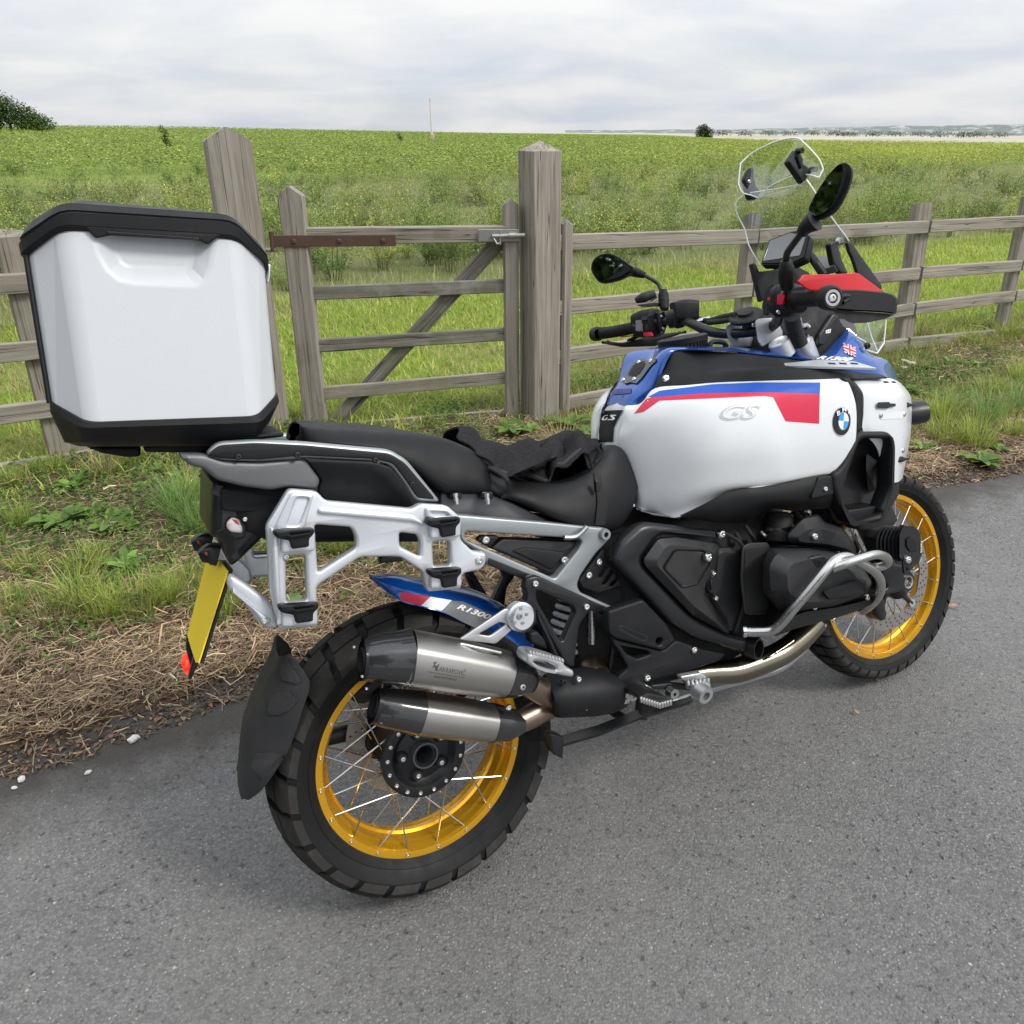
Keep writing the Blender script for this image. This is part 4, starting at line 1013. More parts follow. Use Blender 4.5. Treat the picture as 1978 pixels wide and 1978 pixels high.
# one flat plane through the near edge and the far edge
pn = (q[1] - q[0]).cross(q[3] - q[0]).normalized()
q = [PN(B_(*p_), q[0], pn) for p_ in ((322, 992), (142, 1562), (124, 1560), (72, 1388), (188, 931), (280, 932))]
npl = quad_box('number_plate', q, .0025, 'yellow_plate', bike)
quad_box('plate_backing', [p_ + Vector((.005, 0, 0)) + (p_ - sum(q, Vector()) / 6) * .02 for p_ in q], .005, 'black_satin', npl)
loft('reflector', [(66, 1505, .06, .006, .008), (74, 1565, .06, .013, .012), (92, 1628, .06, .006, .008)], 'lamp_red', nc, ex=3, up=(1, 0, 0))
plate('reflector_base', [(70, 1395), (122, 1560), (140, 1562), (100, 1668), (78, 1655), (95, 1590), (66, 1480)], .045, .03, 'black_satin', nc, bev=.003)
for Y, dx, dy in ((-.035, 0, 0), (.06, -45, -70)):
    il = loft('indicator', [(150 + dx, 905 + dy, Y, .012, .010), (205 + dx, 885 + dy, Y, .020, .020), (265 + dx, 890 + dy, Y, .020, .022)], 'black_satin', ex=4, n=20)
    plate('lens_insert', [(172 + dx, 880 + dy), (200 + dx, 868 + dy), (206 + dx, 895 + dy), (190 + dx, 898 + dy)], Y - .02, .004, 'lens_red', il, bev=.001)
# pannier rack: cast frame with windows, rubber pads
def rack():
    fr1 = plate('pannier_rack', [(705, 484), (880, 498), (935, 558), (1475, 606), (1520, 574), (1690, 586), (1772, 656), (1774, 800), (1850, 870), (1935, 880), (1930, 950), (1900, 985), (1785, 1010), (1778, 1105), (1565, 1125), (1540, 1000), (1395, 905), (1150, 908), (880, 1090), (888, 1340), (650, 1362), (640, 1330), (592, 1130), (566, 715)],
        -.238, .026, 'silver_alu', holes=[[(865, 705), (1095, 722), (1125, 780), (1125, 850), (885, 1005), (878, 880)], [(1392, 752), (1505, 766), (1526, 800), (1526, 905), (1395, 840)], [(1600, 815), (1705, 805), (1712, 945), (1695, 962), (1605, 966)], [(685, 905), (808, 893), (820, 1180), (690, 1192)]], bev=.006, r=.008, hr=.007)
    g_ = 'silver_alu'
    plate('rib', [(890, 600), (1480, 648), (1545, 690), (1545, 715), (1470, 690), (885, 640)], -.246, .012, g_, fr1, bev=.005)
    plate('rib', [(720, 510), (860, 522), (800, 735), (660, 735), (640, 760), (620, 720)], -.245, .010, g_, fr1, holes=[[(755, 535), (835, 540), (770, 712), (690, 718)]], bev=.003, r=.006)
    plate('rib', [(1555, 600), (1690, 606), (1750, 660), (1740, 680), (1600, 670), (1560, 660)], -.246, .010, g_, fr1, holes=[[(1580, 625), (1680, 628), (1710, 650), (1610, 652)]], bev=.003, r=.005)
    plate('rib', [(590, 720), (640, 760), (655, 1130), (650, 1345), (615, 1130)], -.246, .012, g_, fr1, bev=.005)
    for x0, x1, y0, y1 in ((660, 870, 770, 885), (1585, 1775, 690, 795), (1585, 1780, 1005, 1105), (660, 885, 1220, 1345)):
        plate('pad_boss', [(x0, y0), (x1, y0 - 20), (x1, y1 - 15), (x0, y1)], -.252, .02, g_, fr1, bev=.004)
    for x0, x1, y0 in ((612, 865, 745), (1562, 1772, 670), (1572, 1780, 985), (640, 890, 1208)):
        w_ = x1 - x0; s_ = -.06
        o = [(x0, y0), (x1, y0 + s_ * w_), (x1, y0 + 35 + s_ * w_), (x1 - .13 * w_, y0 + 60 + s_ * w_ * .8), (x1 - .13 * w_, y0 + 108 + s_ * w_ * .8), (x1 - .18 * w_, y0 + 114 + s_ * w_ * .8), (x0 + .44 * w_, y0 + 122 + s_ * w_ * .4), (x0 + .40 * w_, y0 + 62), (x0 + .12 * w_, y0 + 50), (x0, y0 + 28)]
        pd = plate('rubber_pad', o, -.262, .02, 'black_plastic', fr1, bev=.004, r=.005)
        plate('pad_lip', [(x0 + .02 * w_, y0 + 2), (x1 - .02 * w_, y0 + s_ * w_ + 4), (x1 - .06 * w_, y0 + 32 + s_ * w_), (x0 + .15 * w_, y0 + 46), (x0 + .06 * w_, y0 + 30)], -.270, .014, 'black_plastic', fr1, holes=[[(x0 + .38 * w_, y0 + 12), (x1 - .12 * w_, y0 + 16 + s_ * w_), (x1 - .14 * w_, y0 + 26 + s_ * w_), (x0 + .42 * w_, y0 + 30)]], bev=.003, r=.004, hr=.002)
    bolt(1890, 924, -.240, .009, fr1)
    bolt(688, 908, -.24, .005, fr1, 'cast_alu')
    return fr1
rk = rack(); mir(rk)
# arm that ties the rack's foot to the tail
fa = plate('rack_brace', [(335, 1010), (420, 1060), (570, 1170), (640, 1245), (645, 1350), (590, 1360), (520, 1320), (420, 1180), (318, 1100)], (-.205, .0, 0), .03, 'silver_alu', bev=.008, r=.012)
plate('rib', [(350, 1100), (440, 1175), (540, 1260), (600, 1300), (580, 1330), (540, 1310), (430, 1180)], -.214, .012, 'silver_alu', fa, bev=.004); bolt(553, 1306, -.2155, .006, fa); mir(fa)
FR = B_
plate('rack_strut', [(1270, 905), (1400, 895), (1420, 930), (1270, 945)], -.05, .02, 'black_satin', bev=.003)
# ================================================================== top case (A frame)
FR = A_
def ring8(q):
    """four right-hand points (rear corner, rear bend, front bend, front corner) mirrored into an eight-sided ring"""
    a = [P(*p_) for p_ in q]; return a + [Vector((p_.x, -p_.y, p_.z)) for p_ in a[::-1]]
def rings(name, rs, mat, parent, cap0=False, cap1=False, ang=20, rnd=0, seg=3):
    V = []; F = []
    if rnd:
        rr = []
        for rg in rs:
            m = len(rg); o = []
            for i in range(m):
                p_ = rg[i]; a = rg[i - 1] - p_; b_ = rg[(i + 1) % m] - p_; t = min(rnd, a.length * .4, b_.length * .4); A = p_ + a.normalized() * t; Bq = p_ + b_.normalized() * t
                for k in range(seg + 1): f = k / seg; o.append((A * (1 - f) + p_ * f) * (1 - f) + (p_ * (1 - f) + Bq * f) * f)
            rr.append(o)
        rs = rr
    m = len(rs[0])
    for rg in rs: V += rg
    for i in range(len(rs) - 1):
        for k in range(m): F.append((i * m + k, i * m + (k + 1) % m, (i + 1) * m + (k + 1) % m, (i + 1) * m + k))
    if cap0: F.append(tuple(range(m - 1, -1, -1)))
    if cap1: F.append(tuple((len(rs) - 1) * m + k for k in range(m)))
    o = finish(name, V, F, mat, parent, ang); bm = bmesh.new(); bm.from_mesh(o.data); bmesh.ops.recalc_face_normals(bm, faces=bm.faces); bm.to_mesh(o.data); bm.free(); o.data.set_sharp_from_angle(angle=R(ang)); return o
Ys, Yc = -.215, -.150
wb = ring8([(312, 1368, Yc), (562, 1490, Ys), (1598, 1448, Ys), (1722, 1308, Yc)])
wt = ring8([(165, 450, Yc - .012), (392, 288, Ys), (1476, 345, Ys), (1652, 488, Yc - .012)])
# side wall of the case with the moulded recess: outer face, sloping band, inner field
def lerp(p_, q, t): return p_ * (1 - t) + q * t
def build_case():
    """eight-sided aluminium shell; the right wall carries the moulded handle recess"""
    bt = [lerp(a, b_, -.02) for a, b_ in zip(wb, wt)]; tp = [lerp(a, b_, 1.03) for a, b_ in zip(wb, wt)]
    bm = bmesh.new(); vb = [bm.verts.new(p_) for p_ in bt]; vt = [bm.verts.new(p_) for p_ in tp]
    o_px = [(556, 330), (608, 430), (672, 545), (745, 605), (840, 625), (1215, 642), (1285, 610), (1312, 520), (1338, 400)]
    i_px = [(690, 330), (722, 430), (752, 490), (788, 520), (840, 527), (1150, 536), (1185, 522), (1205, 450), (1226, 380)]
    def both(sgn, w1, w2, b1, b2):
        O = [P(x, y, Ys) for x, y in o_px]; I = [P(x, y, Ys + .020) for x, y in i_px]
        O[0] = lerp(tp[1], tp[2], .16); O[-1] = lerp(tp[1], tp[2], .878); I[0] = lerp(tp[1], tp[2], .28) + Vector((0, .020, 0)); I[-1] = lerp(tp[1], tp[2], .775) + Vector((0, .020, 0))
        if sgn > 0: O = [Vector((p_.x, -p_.y, p_.z)) for p_ in O]; I = [Vector((p_.x, -p_.y, p_.z)) for p_ in I]
        ov = [bm.verts.new(p_) for p_ in O]; iv = [bm.verts.new(p_) for p_ in I]; m = len(ov)
        bm.faces.new([w1] + ov + [w2, b2, b1])
        for k in range(m - 1): bm.faces.new((ov[k], ov[k + 1], iv[k + 1], iv[k]))
        bm.faces.new(iv)
        return [(ov[k], ov[k + 1]) for k in range(m - 1)] + [(iv[k], iv[k + 1]) for k in range(m - 1)]
    ch = both(-1, vt[1], vt[2], vb[1], vb[2]) + both(1, vt[6], vt[5], vb[6], vb[5])
    for k in range(8):
        if k not in (1, 5): bm.faces.new((vb[k], vb[(k + 1) % 8], vt[(k + 1) % 8], vt[k]))
    bmesh.ops.recalc_face_normals(bm, faces=bm.faces)
    small = [bm.edges.get(e_) for e_ in ch]; vert = [bm.edges.get((vb[k], vt[k])) for k in range(8)]
    for f in bm.faces: f.smooth = False
    r1 = bmesh.ops.bevel(bm, geom=[e_ for e_ in vert if e_], offset=.016, segments=4, affect='EDGES', profile=.5, clamp_overlap=True)
    for f in r1['faces']: f.smooth = True
    r2_ = bmesh.ops.bevel(bm, geom=[e_ for e_ in small if e_ and e_.is_valid], offset=.0055, segments=3, affect='EDGES', profile=.5, clamp_overlap=True)
    for f in r2_['faces']: f.smooth = True
    bmesh.ops.triangulate(bm, faces=[f for f in bm.faces if len(f.verts) > 4])
    me = bpy.data.meshes.new('top_case'); bm.to_mesh(me); bm.free(); me.materials.append(MATS['white_alu'])
    return put(bpy.data.objects.new('top_case', me), bike)
case = build_case()
t0 = ring8([(308, 1362, Yc - .004), (540, 1500, Ys - .004), (1605, 1458, Ys - .004), (1735, 1318, Yc - .004)]); t0 = [p_ + Vector((0, 0, .002)) for p_ in t0]
t1 = ring8([(312, 1425, Yc - .004), (520, 1525, Ys - .005), (1625, 1488, Ys - .005), (1745, 1355, Yc - .004)])
t2 = ring8([(400, 1612, Yc + .02), (545, 1612, Ys + .02), (1590, 1592, Ys + .02), (1690, 1470, Yc + .02)])
t3 = [Vector((p_.x * .9 - .035, p_.y * .85, p_.z - .012)) for p_ in t2]
rings('base_tray', [[p_ + Vector((0, (.012 if p_.y < 0 else -.012), .004)) for p_ in t0], t0, t1, t2, t3], 'black_plastic', case, True, True, ang=28, rnd=.014)
l0 = ring8([(160, 470, Yc - .014), (385, 296, Ys - .002), (1472, 352, Ys - .002), (1655, 505, Yc - .014)])
l1 = ring8([(125, 440, Yc - .020), (368, 258, Ys - .010), (1468, 322, Ys - .010), (1680, 515, Yc - .020)])
l2 = ring8([(112, 375, Yc - .021), (380, 182, Ys - .012), (1470, 248, Ys - .012), (1684, 480, Yc - .021)])
l2b = [p_ * .985 + Vector((-.005, 0, .022)) for p_ in l2]
l3 = ring8([(118, 340, Yc - .018), (384, 165, Ys - .008), (1462, 232, Ys - .008), (1676, 455, Yc - .018)])
l4 = ring8([(165, 262, Yc - .010), (388, 122, Ys + .004), (1440, 196, Ys + .004), (1640, 400, Yc - .010)])
l5 = [Vector(((p_.x + .36) * .86 - .36, p_.y * .82, p_.z + .012)) for p_ in l4]
lid = rings('lid', [l0, l1, l2, [Vector(((p_.x + .36) * .975 - .36, p_.y * .975, p_.z + .003)) for p_ in l2], l3, l4, l5], 'black_plastic', case, False, True, ang=24, rnd=.02)
plate('lid_skirt', [(530, 275), (600, 345), (690, 326), (1245, 356), (1295, 384), (1348, 344), (1400, 320), (1390, 300), (560, 255)], Ys - .009, .008, 'black_plastic', case, bev=.003, r=.004)
plate('lid_handle', [(665, 300), (1240, 340), (1245, 362), (1225, 352), (720, 318), (670, 318)], Ys - .013, .012, 'black_satin', case, bev=.002)
plate('lid_latch', [(1665, 500), (1690, 505), (1685, 600), (1665, 625)], -.13, .03, 'chrome_bolt', case, bev=.003)
tube('edge_bead', [p_ + Vector((0, -.001, 0)) for p_ in (wb[0], lerp(wb[0], wt[0], .5), wt[0])], .004, 'black_satin', case, px=False)
# lock housing and adapter under the case
plate('case_lock', [(545, 1632), (640, 1640), (880, 1634), (878, 1700), (800, 1705), (640, 1680), (575, 1655)], -.06, .10, 'black_plastic', bev=.006)
plate('reflector', [(535, 1622), (565, 1630), (575, 1650), (545, 1645)], -.055, .1, 'lens_red', bev=.002)
plate('case_adapter', [(895, 1630), (1300, 1600), (1620, 1555), (1770, 1548), (1770, 1575), (1330, 1630), (1240, 1680), (900, 1672)], -.10, .20, 'black_plastic', bev=.006)
plate('case_adapter', [(1620, 1500), (1690, 1490), (1765, 1555), (1620, 1585)], -.06, .12, 'black_satin', bev=.004)
# ================================================================== seats
def seat(name, stations, mat, parent=None):
    """station: pixel of the upper edge at the shoulder, pixel of the lower edge, half width, crown height"""
    rows = []
    for (ux, uy), (lx, ly), w_, crown in stations:
        top = P(ux, uy, -w_ * .62); bot = P(lx, ly, -w_ * .97)
        x = (top.x + bot.x) / 2
        h = [bot + Vector((0, .035, -.004)), bot, bot * .62 + top * .38 + Vector((0, -w_ * .10 - .004, 0)), bot * .22 + top * .78 + Vector((0, -w_ * .11, .004)), top + Vector((0, 0, .002)), Vector((top.x, -w_ * .3, top.z + crown * .7)), Vector((top.x, 0, top.z + crown))]
        rows.append(h + [Vector((q.x, -q.y, q.z)) for q in h[-2::-1]])
    return grid(name, rows, mat, parent, nu=4, nv=5, thick=0, px=False, ang=60)
FR = B_
pil = seat('seat', [((770, 88), (760, 150), .06, .004), ((800, 92), (800, 200), .105, .010), ((1000, 108), (930, 205), .135, .012), ((1250, 118), (1200, 245), .150, .010), ((1450, 135), (1440, 330), .155, .006), ((1640, 165), (1660, 490), .155, .0), ((1760, 205), (1800, 495), .150, -.004), ((1880, 265), (1930, 505), .14, -.006), ((1935, 330), (1960, 500), .11, -.006)], 'seat_vinyl')
FR = D_
rid = seat('seat', [((310, 345), (330, 500), .12, -.004), ((400, 395), (400, 520), .135, -.006), ((560, 430), (560, 570), .150, -.010), ((760, 440), (760, 660), .165, -.014), ((900, 400), (920, 710), .165, -.012), ((1010, 310), (1040, 720), .150, -.006), ((1090, 222), (1130, 722), .135, .0), ((1165, 235), (1205, 650), .12, .0), ((1215, 330), (1240, 560), .11, .0), ((1240, 420), (1245, 500), .10, .0)], 'seat_side')
ts = bvh([rid])
decal('seat_panel', [[(480, 395), (600, 440), (760, 445), (860, 425), (960, 375), (1040, 290), (1040, 200), (900, 240), (700, 300)]], ts, 'seat_vinyl', rid, .002)
tube('piping', [p_ for p_ in [(480, 400, -.10), (600, 440, -.098), (760, 446, -.105), (860, 427, -.105), (955, 378, -.10)]], .0022, 'black_matt', rid, seg=6)
# strap and buckle round the front of the seat, crossing the seam
decal('strap', [[(985, 380), (1025, 380), (1040, 500), (1068, 580), (1050, 700), (990, 700), (1005, 560)]], ts, 'mesh_cloth', rid, .004)
for k in range(3):
    tube('strap', [(330 + 18 * k, 345, -.125), (420 + 8 * k, 400, -.142), (455 + 4 * k, 450, -.150), (470 - 6 * k, 500, -.150), (415 + 22 * k, 535, -.145)], .004, 'mesh_cloth', rid, seg=6)
plate('buckle', [(1000, 430), (1022, 428), (1026, 500), (1006, 504)], -.160, .012, 'black_satin', rid, bev=.002)
# under-seat panel, rubber feet with springs
us = plate('seat_base', [(40, 505), (330, 505), (470, 560), (740, 690), (900, 712), (1100, 720), (1050, 740), (40, 650)], -.118, .236, 'grey_panel', bev=.004)
for x in (130, 325):
    sb = plate('seat_stop', [(x - 38, 495), (x + 42, 500), (x + 38, 550), (x - 34, 548)], -.140, .03, 'black_satin', us, bev=.003)
    lathe('spring', [(-.012, .001), (-.012, .006), (-.004, .006), (-.004, .0072), (0, .0072), (0, .006), (.006, .006), (.006, .0072), (.012, .0072)], P(x, 540, -.148), (0, 0, 1), 'chrome_bolt', us, 20)
# ================================================================== airy seat cover thrown over the saddle: a thing of its own
simple('cloth_hem', (.03, .029, .031), .8, 0, .3, 400, .2)
def cloth():
    pts = []
    # ridge profile in photo: far edge (upper) and near edge (lower), folded in three waves
    up_ = [(70, 135), (200, 165), (340, 190), (460, 235), (560, 205), (660, 190), (760, 170), (850, 160), (940, 195), (1000, 175), (1045, 205)]
    lo_ = [(240, 250), (310, 300), (400, 370), (500, 385), (600, 395), (700, 425), (730, 330), (800, 330), (915, 235), (960, 340), (1000, 380)]
    rows = []
    for k, (a, b_) in enumerate(zip(up_, lo_)):
        A = P(*a, .07); Bq = P(*b_, -.095)
        w1 = .018 * math.sin(k * 2.1); w2 = .014 * math.sin(k * 1.7 + 1)
        rows.append([Vector((A.x, .13, A.z - .07)), A + Vector((0, .03, -.02)), A, A * .66 + Bq * .34 + Vector((w2, 0, .020 + w1)), A * .33 + Bq * .67 + Vector((-w2, 0, .022 - w1)), Bq + Vector((0, 0, .004)), Bq + Vector((w1 * .3, -.012, -.006))])
    return rows
sc = grid('seat_cover', cloth(), 'open_mesh', None, nu=5, nv=6, thick=0, px=False, ang=70)
sc.parent = None
bm = bmesh.new(); bm.from_mesh(sc.data); 
for v in bm.verts: v.co += Vector((mnoise.noise(v.co * 30) * .006, 0, mnoise.noise(v.co * 22 + Vector((5, 0, 0))) * .008))
bm.normal_update(); bmesh.ops.solidify(bm, geom=bm.faces[:], thickness=-.006); bm.to_mesh(sc.data); bm.free()
sc.matrix_world = bike.matrix_world
tag(sc, 'crumpled black mesh seat cover lying on the rider seat of the motorcycle', 'seat cover')
for k, rw in enumerate(([(245, 255, -.10), (310, 305, -.10), (400, 372, -.10), (500, 388, -.10), (600, 398, -.10), (700, 428, -.10), (732, 332, -.10), (800, 322, -.10), (915, 238, -.10), (960, 342, -.10), (1000, 382, -.10)],)):
    h_ = tube('hem', rw, .0055, 'cloth_hem', bike, seg=8); h_.parent = sc
decal_rows = None
# ================================================================== tank and body panels (E frame)
FR = E_
def slab(name, outline, pt, nrm, thick, mat, parent=None, bev=.003, r=.006, seg=3, ang=35):
    """flat piece in any plane: pixel outline, a point on the plane, its outward normal"""
    n_ = Vector(nrm).normalized(); ux = n_.orthogonal().normalized(); uy = n_.cross(ux); o = Vector(pt)
    q = [PN(FR(*p_), pt, n_) - o for p_ in outline]; f2 = fillet([(p_.dot(ux), p_.dot(uy)) for p_ in q], r, seg) if r else [Vector((p_.dot(ux), p_.dot(uy))) for p_ in q]
    bm = bmesh.new(); vs = [bm.verts.new(o + ux * p_.x + uy * p_.y) for p_ in f2]; f = bm.faces.new(vs)
    ex_ = bmesh.ops.extrude_face_region(bm, geom=[f]); top = [e_ for e_ in ex_['geom'] if isinstance(e_, bmesh.types.BMVert)]
    for v in vs: v.co -= n_ * thick
    bmesh.ops.recalc_face_normals(bm, faces=bm.faces)
    if bev: bmesh.ops.bevel(bm, geom=[e_ for e_ in bm.edges if e_.calc_face_angle(0) > .6], offset=bev, segments=2, affect='EDGES', clamp_overlap=True)
    me = bpy.data.meshes.new(name); bm.to_mesh(me); bm.free(); me.materials.append(MATS[mat]); me.shade_smooth(); me.set_sharp_from_angle(angle=R(ang))
    return put(bpy.data.objects.new(name, me), parent or bike)
# white flank, one moulding each side
flank = grid('tank_side', [
    [(300, 408, -0.055), (380, 395, -0.083), (455, 316, -0.104), (620, 300, -0.163), (800, 285, -0.209), (1050, 276, -0.239), (1180, 272, -0.246), (1330, 268, -0.251), (1462, 262, -0.250)],
    [(292, 430, -0.057), (350, 440, -0.088), (430, 370, -0.119), (620, 340, -0.185), (800, 325, -0.232), (1050, 318, -0.263), (1180, 310, -0.269), (1330, 310, -0.275), (1492, 300, -0.268)],
    [(282, 500, -0.057), (330, 510, -0.091), (400, 470, -0.127), (610, 420, -0.201), (800, 390, -0.252), (1050, 378, -0.283), (1165, 420, -0.278), (1340, 400, -0.285), (1524, 400, -0.280)],
    [(262, 570, -0.056), (310, 580, -0.088), (400, 580, -0.127), (600, 560, -0.207), (800, 540, -0.263), (1060, 520, -0.292), (1172, 530, -0.282), (1345, 530, -0.289), (1528, 520, -0.284)],
    [(270, 640, -0.057), (320, 680, -0.087), (400, 700, -0.124), (600, 690, -0.204), (800, 670, -0.261), (1080, 640, -0.291), (1176, 650, -0.280), (1340, 640, -0.286), (1516, 620, -0.282)],
    [(310, 760, -0.062), (350, 800, -0.091), (410, 820, -0.121), (600, 800, -0.194), (800, 770, -0.248), (1080, 740, -0.279), (1180, 745, -0.272), (1320, 720, -0.278), (1460, 715, -0.276)],
    [(345, 880, -0.072), (370, 910, -0.099), (430, 930, -0.119), (600, 920, -0.182), (790, 850, -0.236), (1060, 815, -0.268), (1180, 800, -0.266), (1300, 780, -0.271), (1412, 765, -0.270)],
    [(348, 945, -0.072), (385, 960, -0.098), (450, 978, -0.112), (595, 1000, -0.169), (850, 866, -0.225), (1010, 842, -0.257), (1180, 812, -0.258), (1300, 785, -0.263), (1395, 772, -0.264)]], 'white_paint', nu=5, nv=5, thick=.004, relax=14)
mir(flank)
tf = bvh([flank])
decal('stripe', [[(420, 362), (480, 330), (760, 296), (1000, 286), (1335, 286), (1332, 346), (1060, 338), (700, 345), (440, 366)]], tf, 'blue_decal', flank, .0007, 9)
decal('stripe', [[(344, 452), (410, 372), (440, 366), (700, 345), (1060, 338), (1332, 346), (1328, 505), (1150, 492), (1085, 365), (1040, 358), (480, 382), (395, 442)]], tf, 'red_decal', flank, .0007, 9)
def gs(ox, oy, sx, sy):
    G1 = [(0, .62), (.12, .12), (.2, 0), (.46, 0), (.42, .18), (.24, .2), (.18, .34), (.13, .72), (.16, .8), (.26, .8), (.33, .5), (.46, .5), (.38, 1), (.08, 1), (0, .9)]
    S1 = [(.58, 0), (1.02, 0), (1.0, .18), (.78, .2), (.96, .62), (.94, .84), (.84, 1), (.44, 1), (.48, .8), (.74, .8), (.78, .72), (.6, .3)]
    return [[(ox + x * sx + (1 - y) * sx * .06, oy + y * sy) for x, y in q] for q in (G1, S1)]
simple('emboss_shade', (.50, .515, .535), .4, 0, 0, 500, .02)  # grey puts the shaded edges of the raised letters into colour
simple('white_emboss', (.73, .75, .775), .34, 0, 0, 500, .02)
lettering('emblem', 'GS', (776, 486), (1000, 480), (800, 406), tf, 'emboss_shade', flank, shear=.25, bold=.035, off=.0010, sub=5)
lettering('emblem', 'GS', (784, 482), (994, 476), (806, 411), tf, 'white_paint', flank, shear=.25, bold=-.012, off=.0020, sub=5)
# roundel
FR = H_
def ell(cx_, cy_, rx, ry, a0=0, a1=360, n_=40, rot=4):
    o = []; c_, s_ = math.cos(R(rot)), math.sin(R(rot))
    for i in range(n_ + (0 if a1 - a0 == 360 else 1)):
        a = R(a0 + (a1 - a0) * i / n_); x, y = math.cos(a) * rx, math.sin(a) * ry; o.append((cx_ + x * c_ - y * s_, cy_ + x * s_ + y * c_))
    return o
rd = decal('roundel', [ell(310, 862, 84, 138)], tf, 'chrome_bolt', flank, .0016, 4)
decal('ring', [ell(310, 862, 77, 128)], tf, 'black_satin', rd, .0034, 4)
decal('ring', [ell(314, 858, 52, 84)], tf, 'chrome_bolt', rd, .0048, 4)
for a0, m_ in ((0, 'roundel_blue'), (90, 'white_decal'), (180, 'roundel_blue'), (270, 'white_decal')):
    if m_ not in MATS: simple('roundel_blue', (.02, .30, .68), .25, 0, 0, 400, .02, coat=.6)
    decal('quadrant', [[(314, 858)] + ell(314, 858, 47, 77, a0, a0 + 90, 12)], tf, m_, rd, .0064, 4)
lettering('lettering', 'B', (258, 812), (290, 796), (250, 772), tf, 'white_decal', rd, bold=.02, off=.0052)
lettering('lettering', 'M', (302, 770), (344, 768), (302, 732), tf, 'white_decal', rd, bold=.02, off=.0052)
lettering('lettering', 'W', (352, 790), (384, 806), (360, 752), tf, 'white_decal', rd, bold=.02, off=.0052)
FR = E_
# rear face of the tank between the knees, rubber pad in the middle
def sym(rows): return [[P(x, y, -w_) if w_ else P(x, y, 0) for x, y, w_ in rw] + [Vector((q.x, -q.y, q.z)) for q in ([P(x, y, -w_) for x, y, w_ in rw][-2::-1] if rw[-1][2] == 0 else [P(x, y, -w_) for x, y, w_ in rw][::-1])] for rw in rows]
tr_ = grid('tank_rear', sym([[(362, 378, .048), (320, 372, .033), (282, 368, 0)], [(335, 410, .052), (300, 410, .035), (255, 408, 0)], [(310, 470, .060), (290, 455, .035), (240, 455, 0)], [(292, 540, .064), (270, 530, .035), (218, 530, 0)], [(290, 640, .066), (260, 640, .035), (205, 640, 0)], [(330, 800, .07), (280, 800, .04), (225, 800, 0)]]), 'white_paint', nu=4, nv=4, thick=.004, px=False)
tq = bvh([tr_])
pad = decal('tank_pad', [[(176, 436), (290, 432), (262, 480), (240, 525), (235, 600), (162, 600), (160, 540), (168, 480)]], tq, 'black_plastic', tr_, .003, 6)
decal('emblem', gs(178, 460, 72, 28), tq, 'white_decal', pad, .0045, 4)
# blue spine over the tank
spine = grid('tank_cover', sym([[(338, 412, .055), (300, 408, .04), (258, 405, 0)], [(395, 372, .066), (340, 350, .05), (285, 340, 0)], [(450, 318, .078), (400, 290, .06), (335, 270, 0)], [(492, 225, .085), (450, 205, .07), (395, 195, 0)], [(530, 142, .090), (500, 128, .08), (452, 128, 0)], [(575, 118, .096), (560, 106, .08), (520, 98, 0)], [(700, 112, .135), (700, 103, .09), (700, 97, 0)], [(860, 118, .135), (860, 107, .09), (860, 102, 0)], [(1050, 140, .135), (1050, 128, .09), (1050, 122, 0)], [(1300, 168, .135), (1300, 158, .09), (1300, 152, 0)]]), 'blue_paint', nu=4, nv=4, thick=.004, px=False)
tp_ = bvh([spine])
vp = decal('vent_plate', [[(278, 275), (300, 255), (330, 200), (365, 168), (395, 160), (420, 172), (462, 155), (466, 172), (430, 210), (385, 270), (360, 295), (330, 288), (300, 296)]], tp_, 'grey_panel', spine, .004, 6)
decal('vent', [[(318, 250), (338, 210), (365, 182), (405, 178), (410, 195), (382, 240), (350, 262)]], tp_, 'black_matt', vp, .0055, 6)
for x, y in ((440, 174), (376, 180), (294, 274), (352, 270)):
    h = tp_.ray_cast(CL, bray(*FR(x, y)).normalized()); bolt(x, y, 0, .0055, vp, pos=h[0] + Vector((-.005, -.001, .003)), nrm=(-.8, -.2, .55))
decal('lock_cover', [[(238, 322), (332, 318), (328, 345), (215, 352)]], tp_, 'blue_dark', spine, .002, 6) if 'blue_dark' in MATS else None
# black trim above the flank
trim = grid('tank_trim', [[(520, 150, -0.079), (560, 122, -0.095), (700, 118, -0.118), (860, 126, -0.132), (1050, 146, -0.145), (1250, 172, -0.160), (1450, 205, -0.175), (1640, 234, -0.190)],
    [(490, 225, -0.083), (560, 215, -0.114), (700, 205, -0.148), (860, 202, -0.175), (1080, 196, -0.192), (1250, 205, -0.204), (1450, 218, -0.208), (1660, 240, -0.206)],
    [(470, 265, -0.091), (560, 256, -0.124), (700, 244, -0.164), (860, 230, -0.195), (1080, 218, -0.215), (1250, 222, -0.228), (1450, 228, -0.230), (1675, 247, -0.222)],
    [(452, 318, -0.099), (560, 303, -0.132), (700, 291, -0.176), (860, 280, -0.211), (1080, 272, -0.235), (1250, 268, -0.246), (1450, 262, -0.246), (1692, 257, -0.232)]], 'black_plastic', nu=5, nv=4, thick=.004, ang=25); mir(trim)
bolt(514, 262, -.128, .0085, trim, nrm=(-.2, -.9, .3))
# pale blade above the trim
bl = slab('wind_blade', [(1078, 186), (1180, 178), (1330, 162), (1520, 172), (1640, 208), (1480, 203), (1100, 194)], P(1350, 190, -.225), (0, -.35, .94), .006, 'silver_alu', bev=.001, r=.004)
for x in (1395, 1455, 1515): slab('slot', [(x - 20, 178), (x + 18, 180), (x + 24, 187), (x - 14, 185)], P(1350, 190, -.225) + Vector((0, -.0003, .0009)), (0, -.35, .94), .001, 'black_matt', bl, bev=0, r=0)
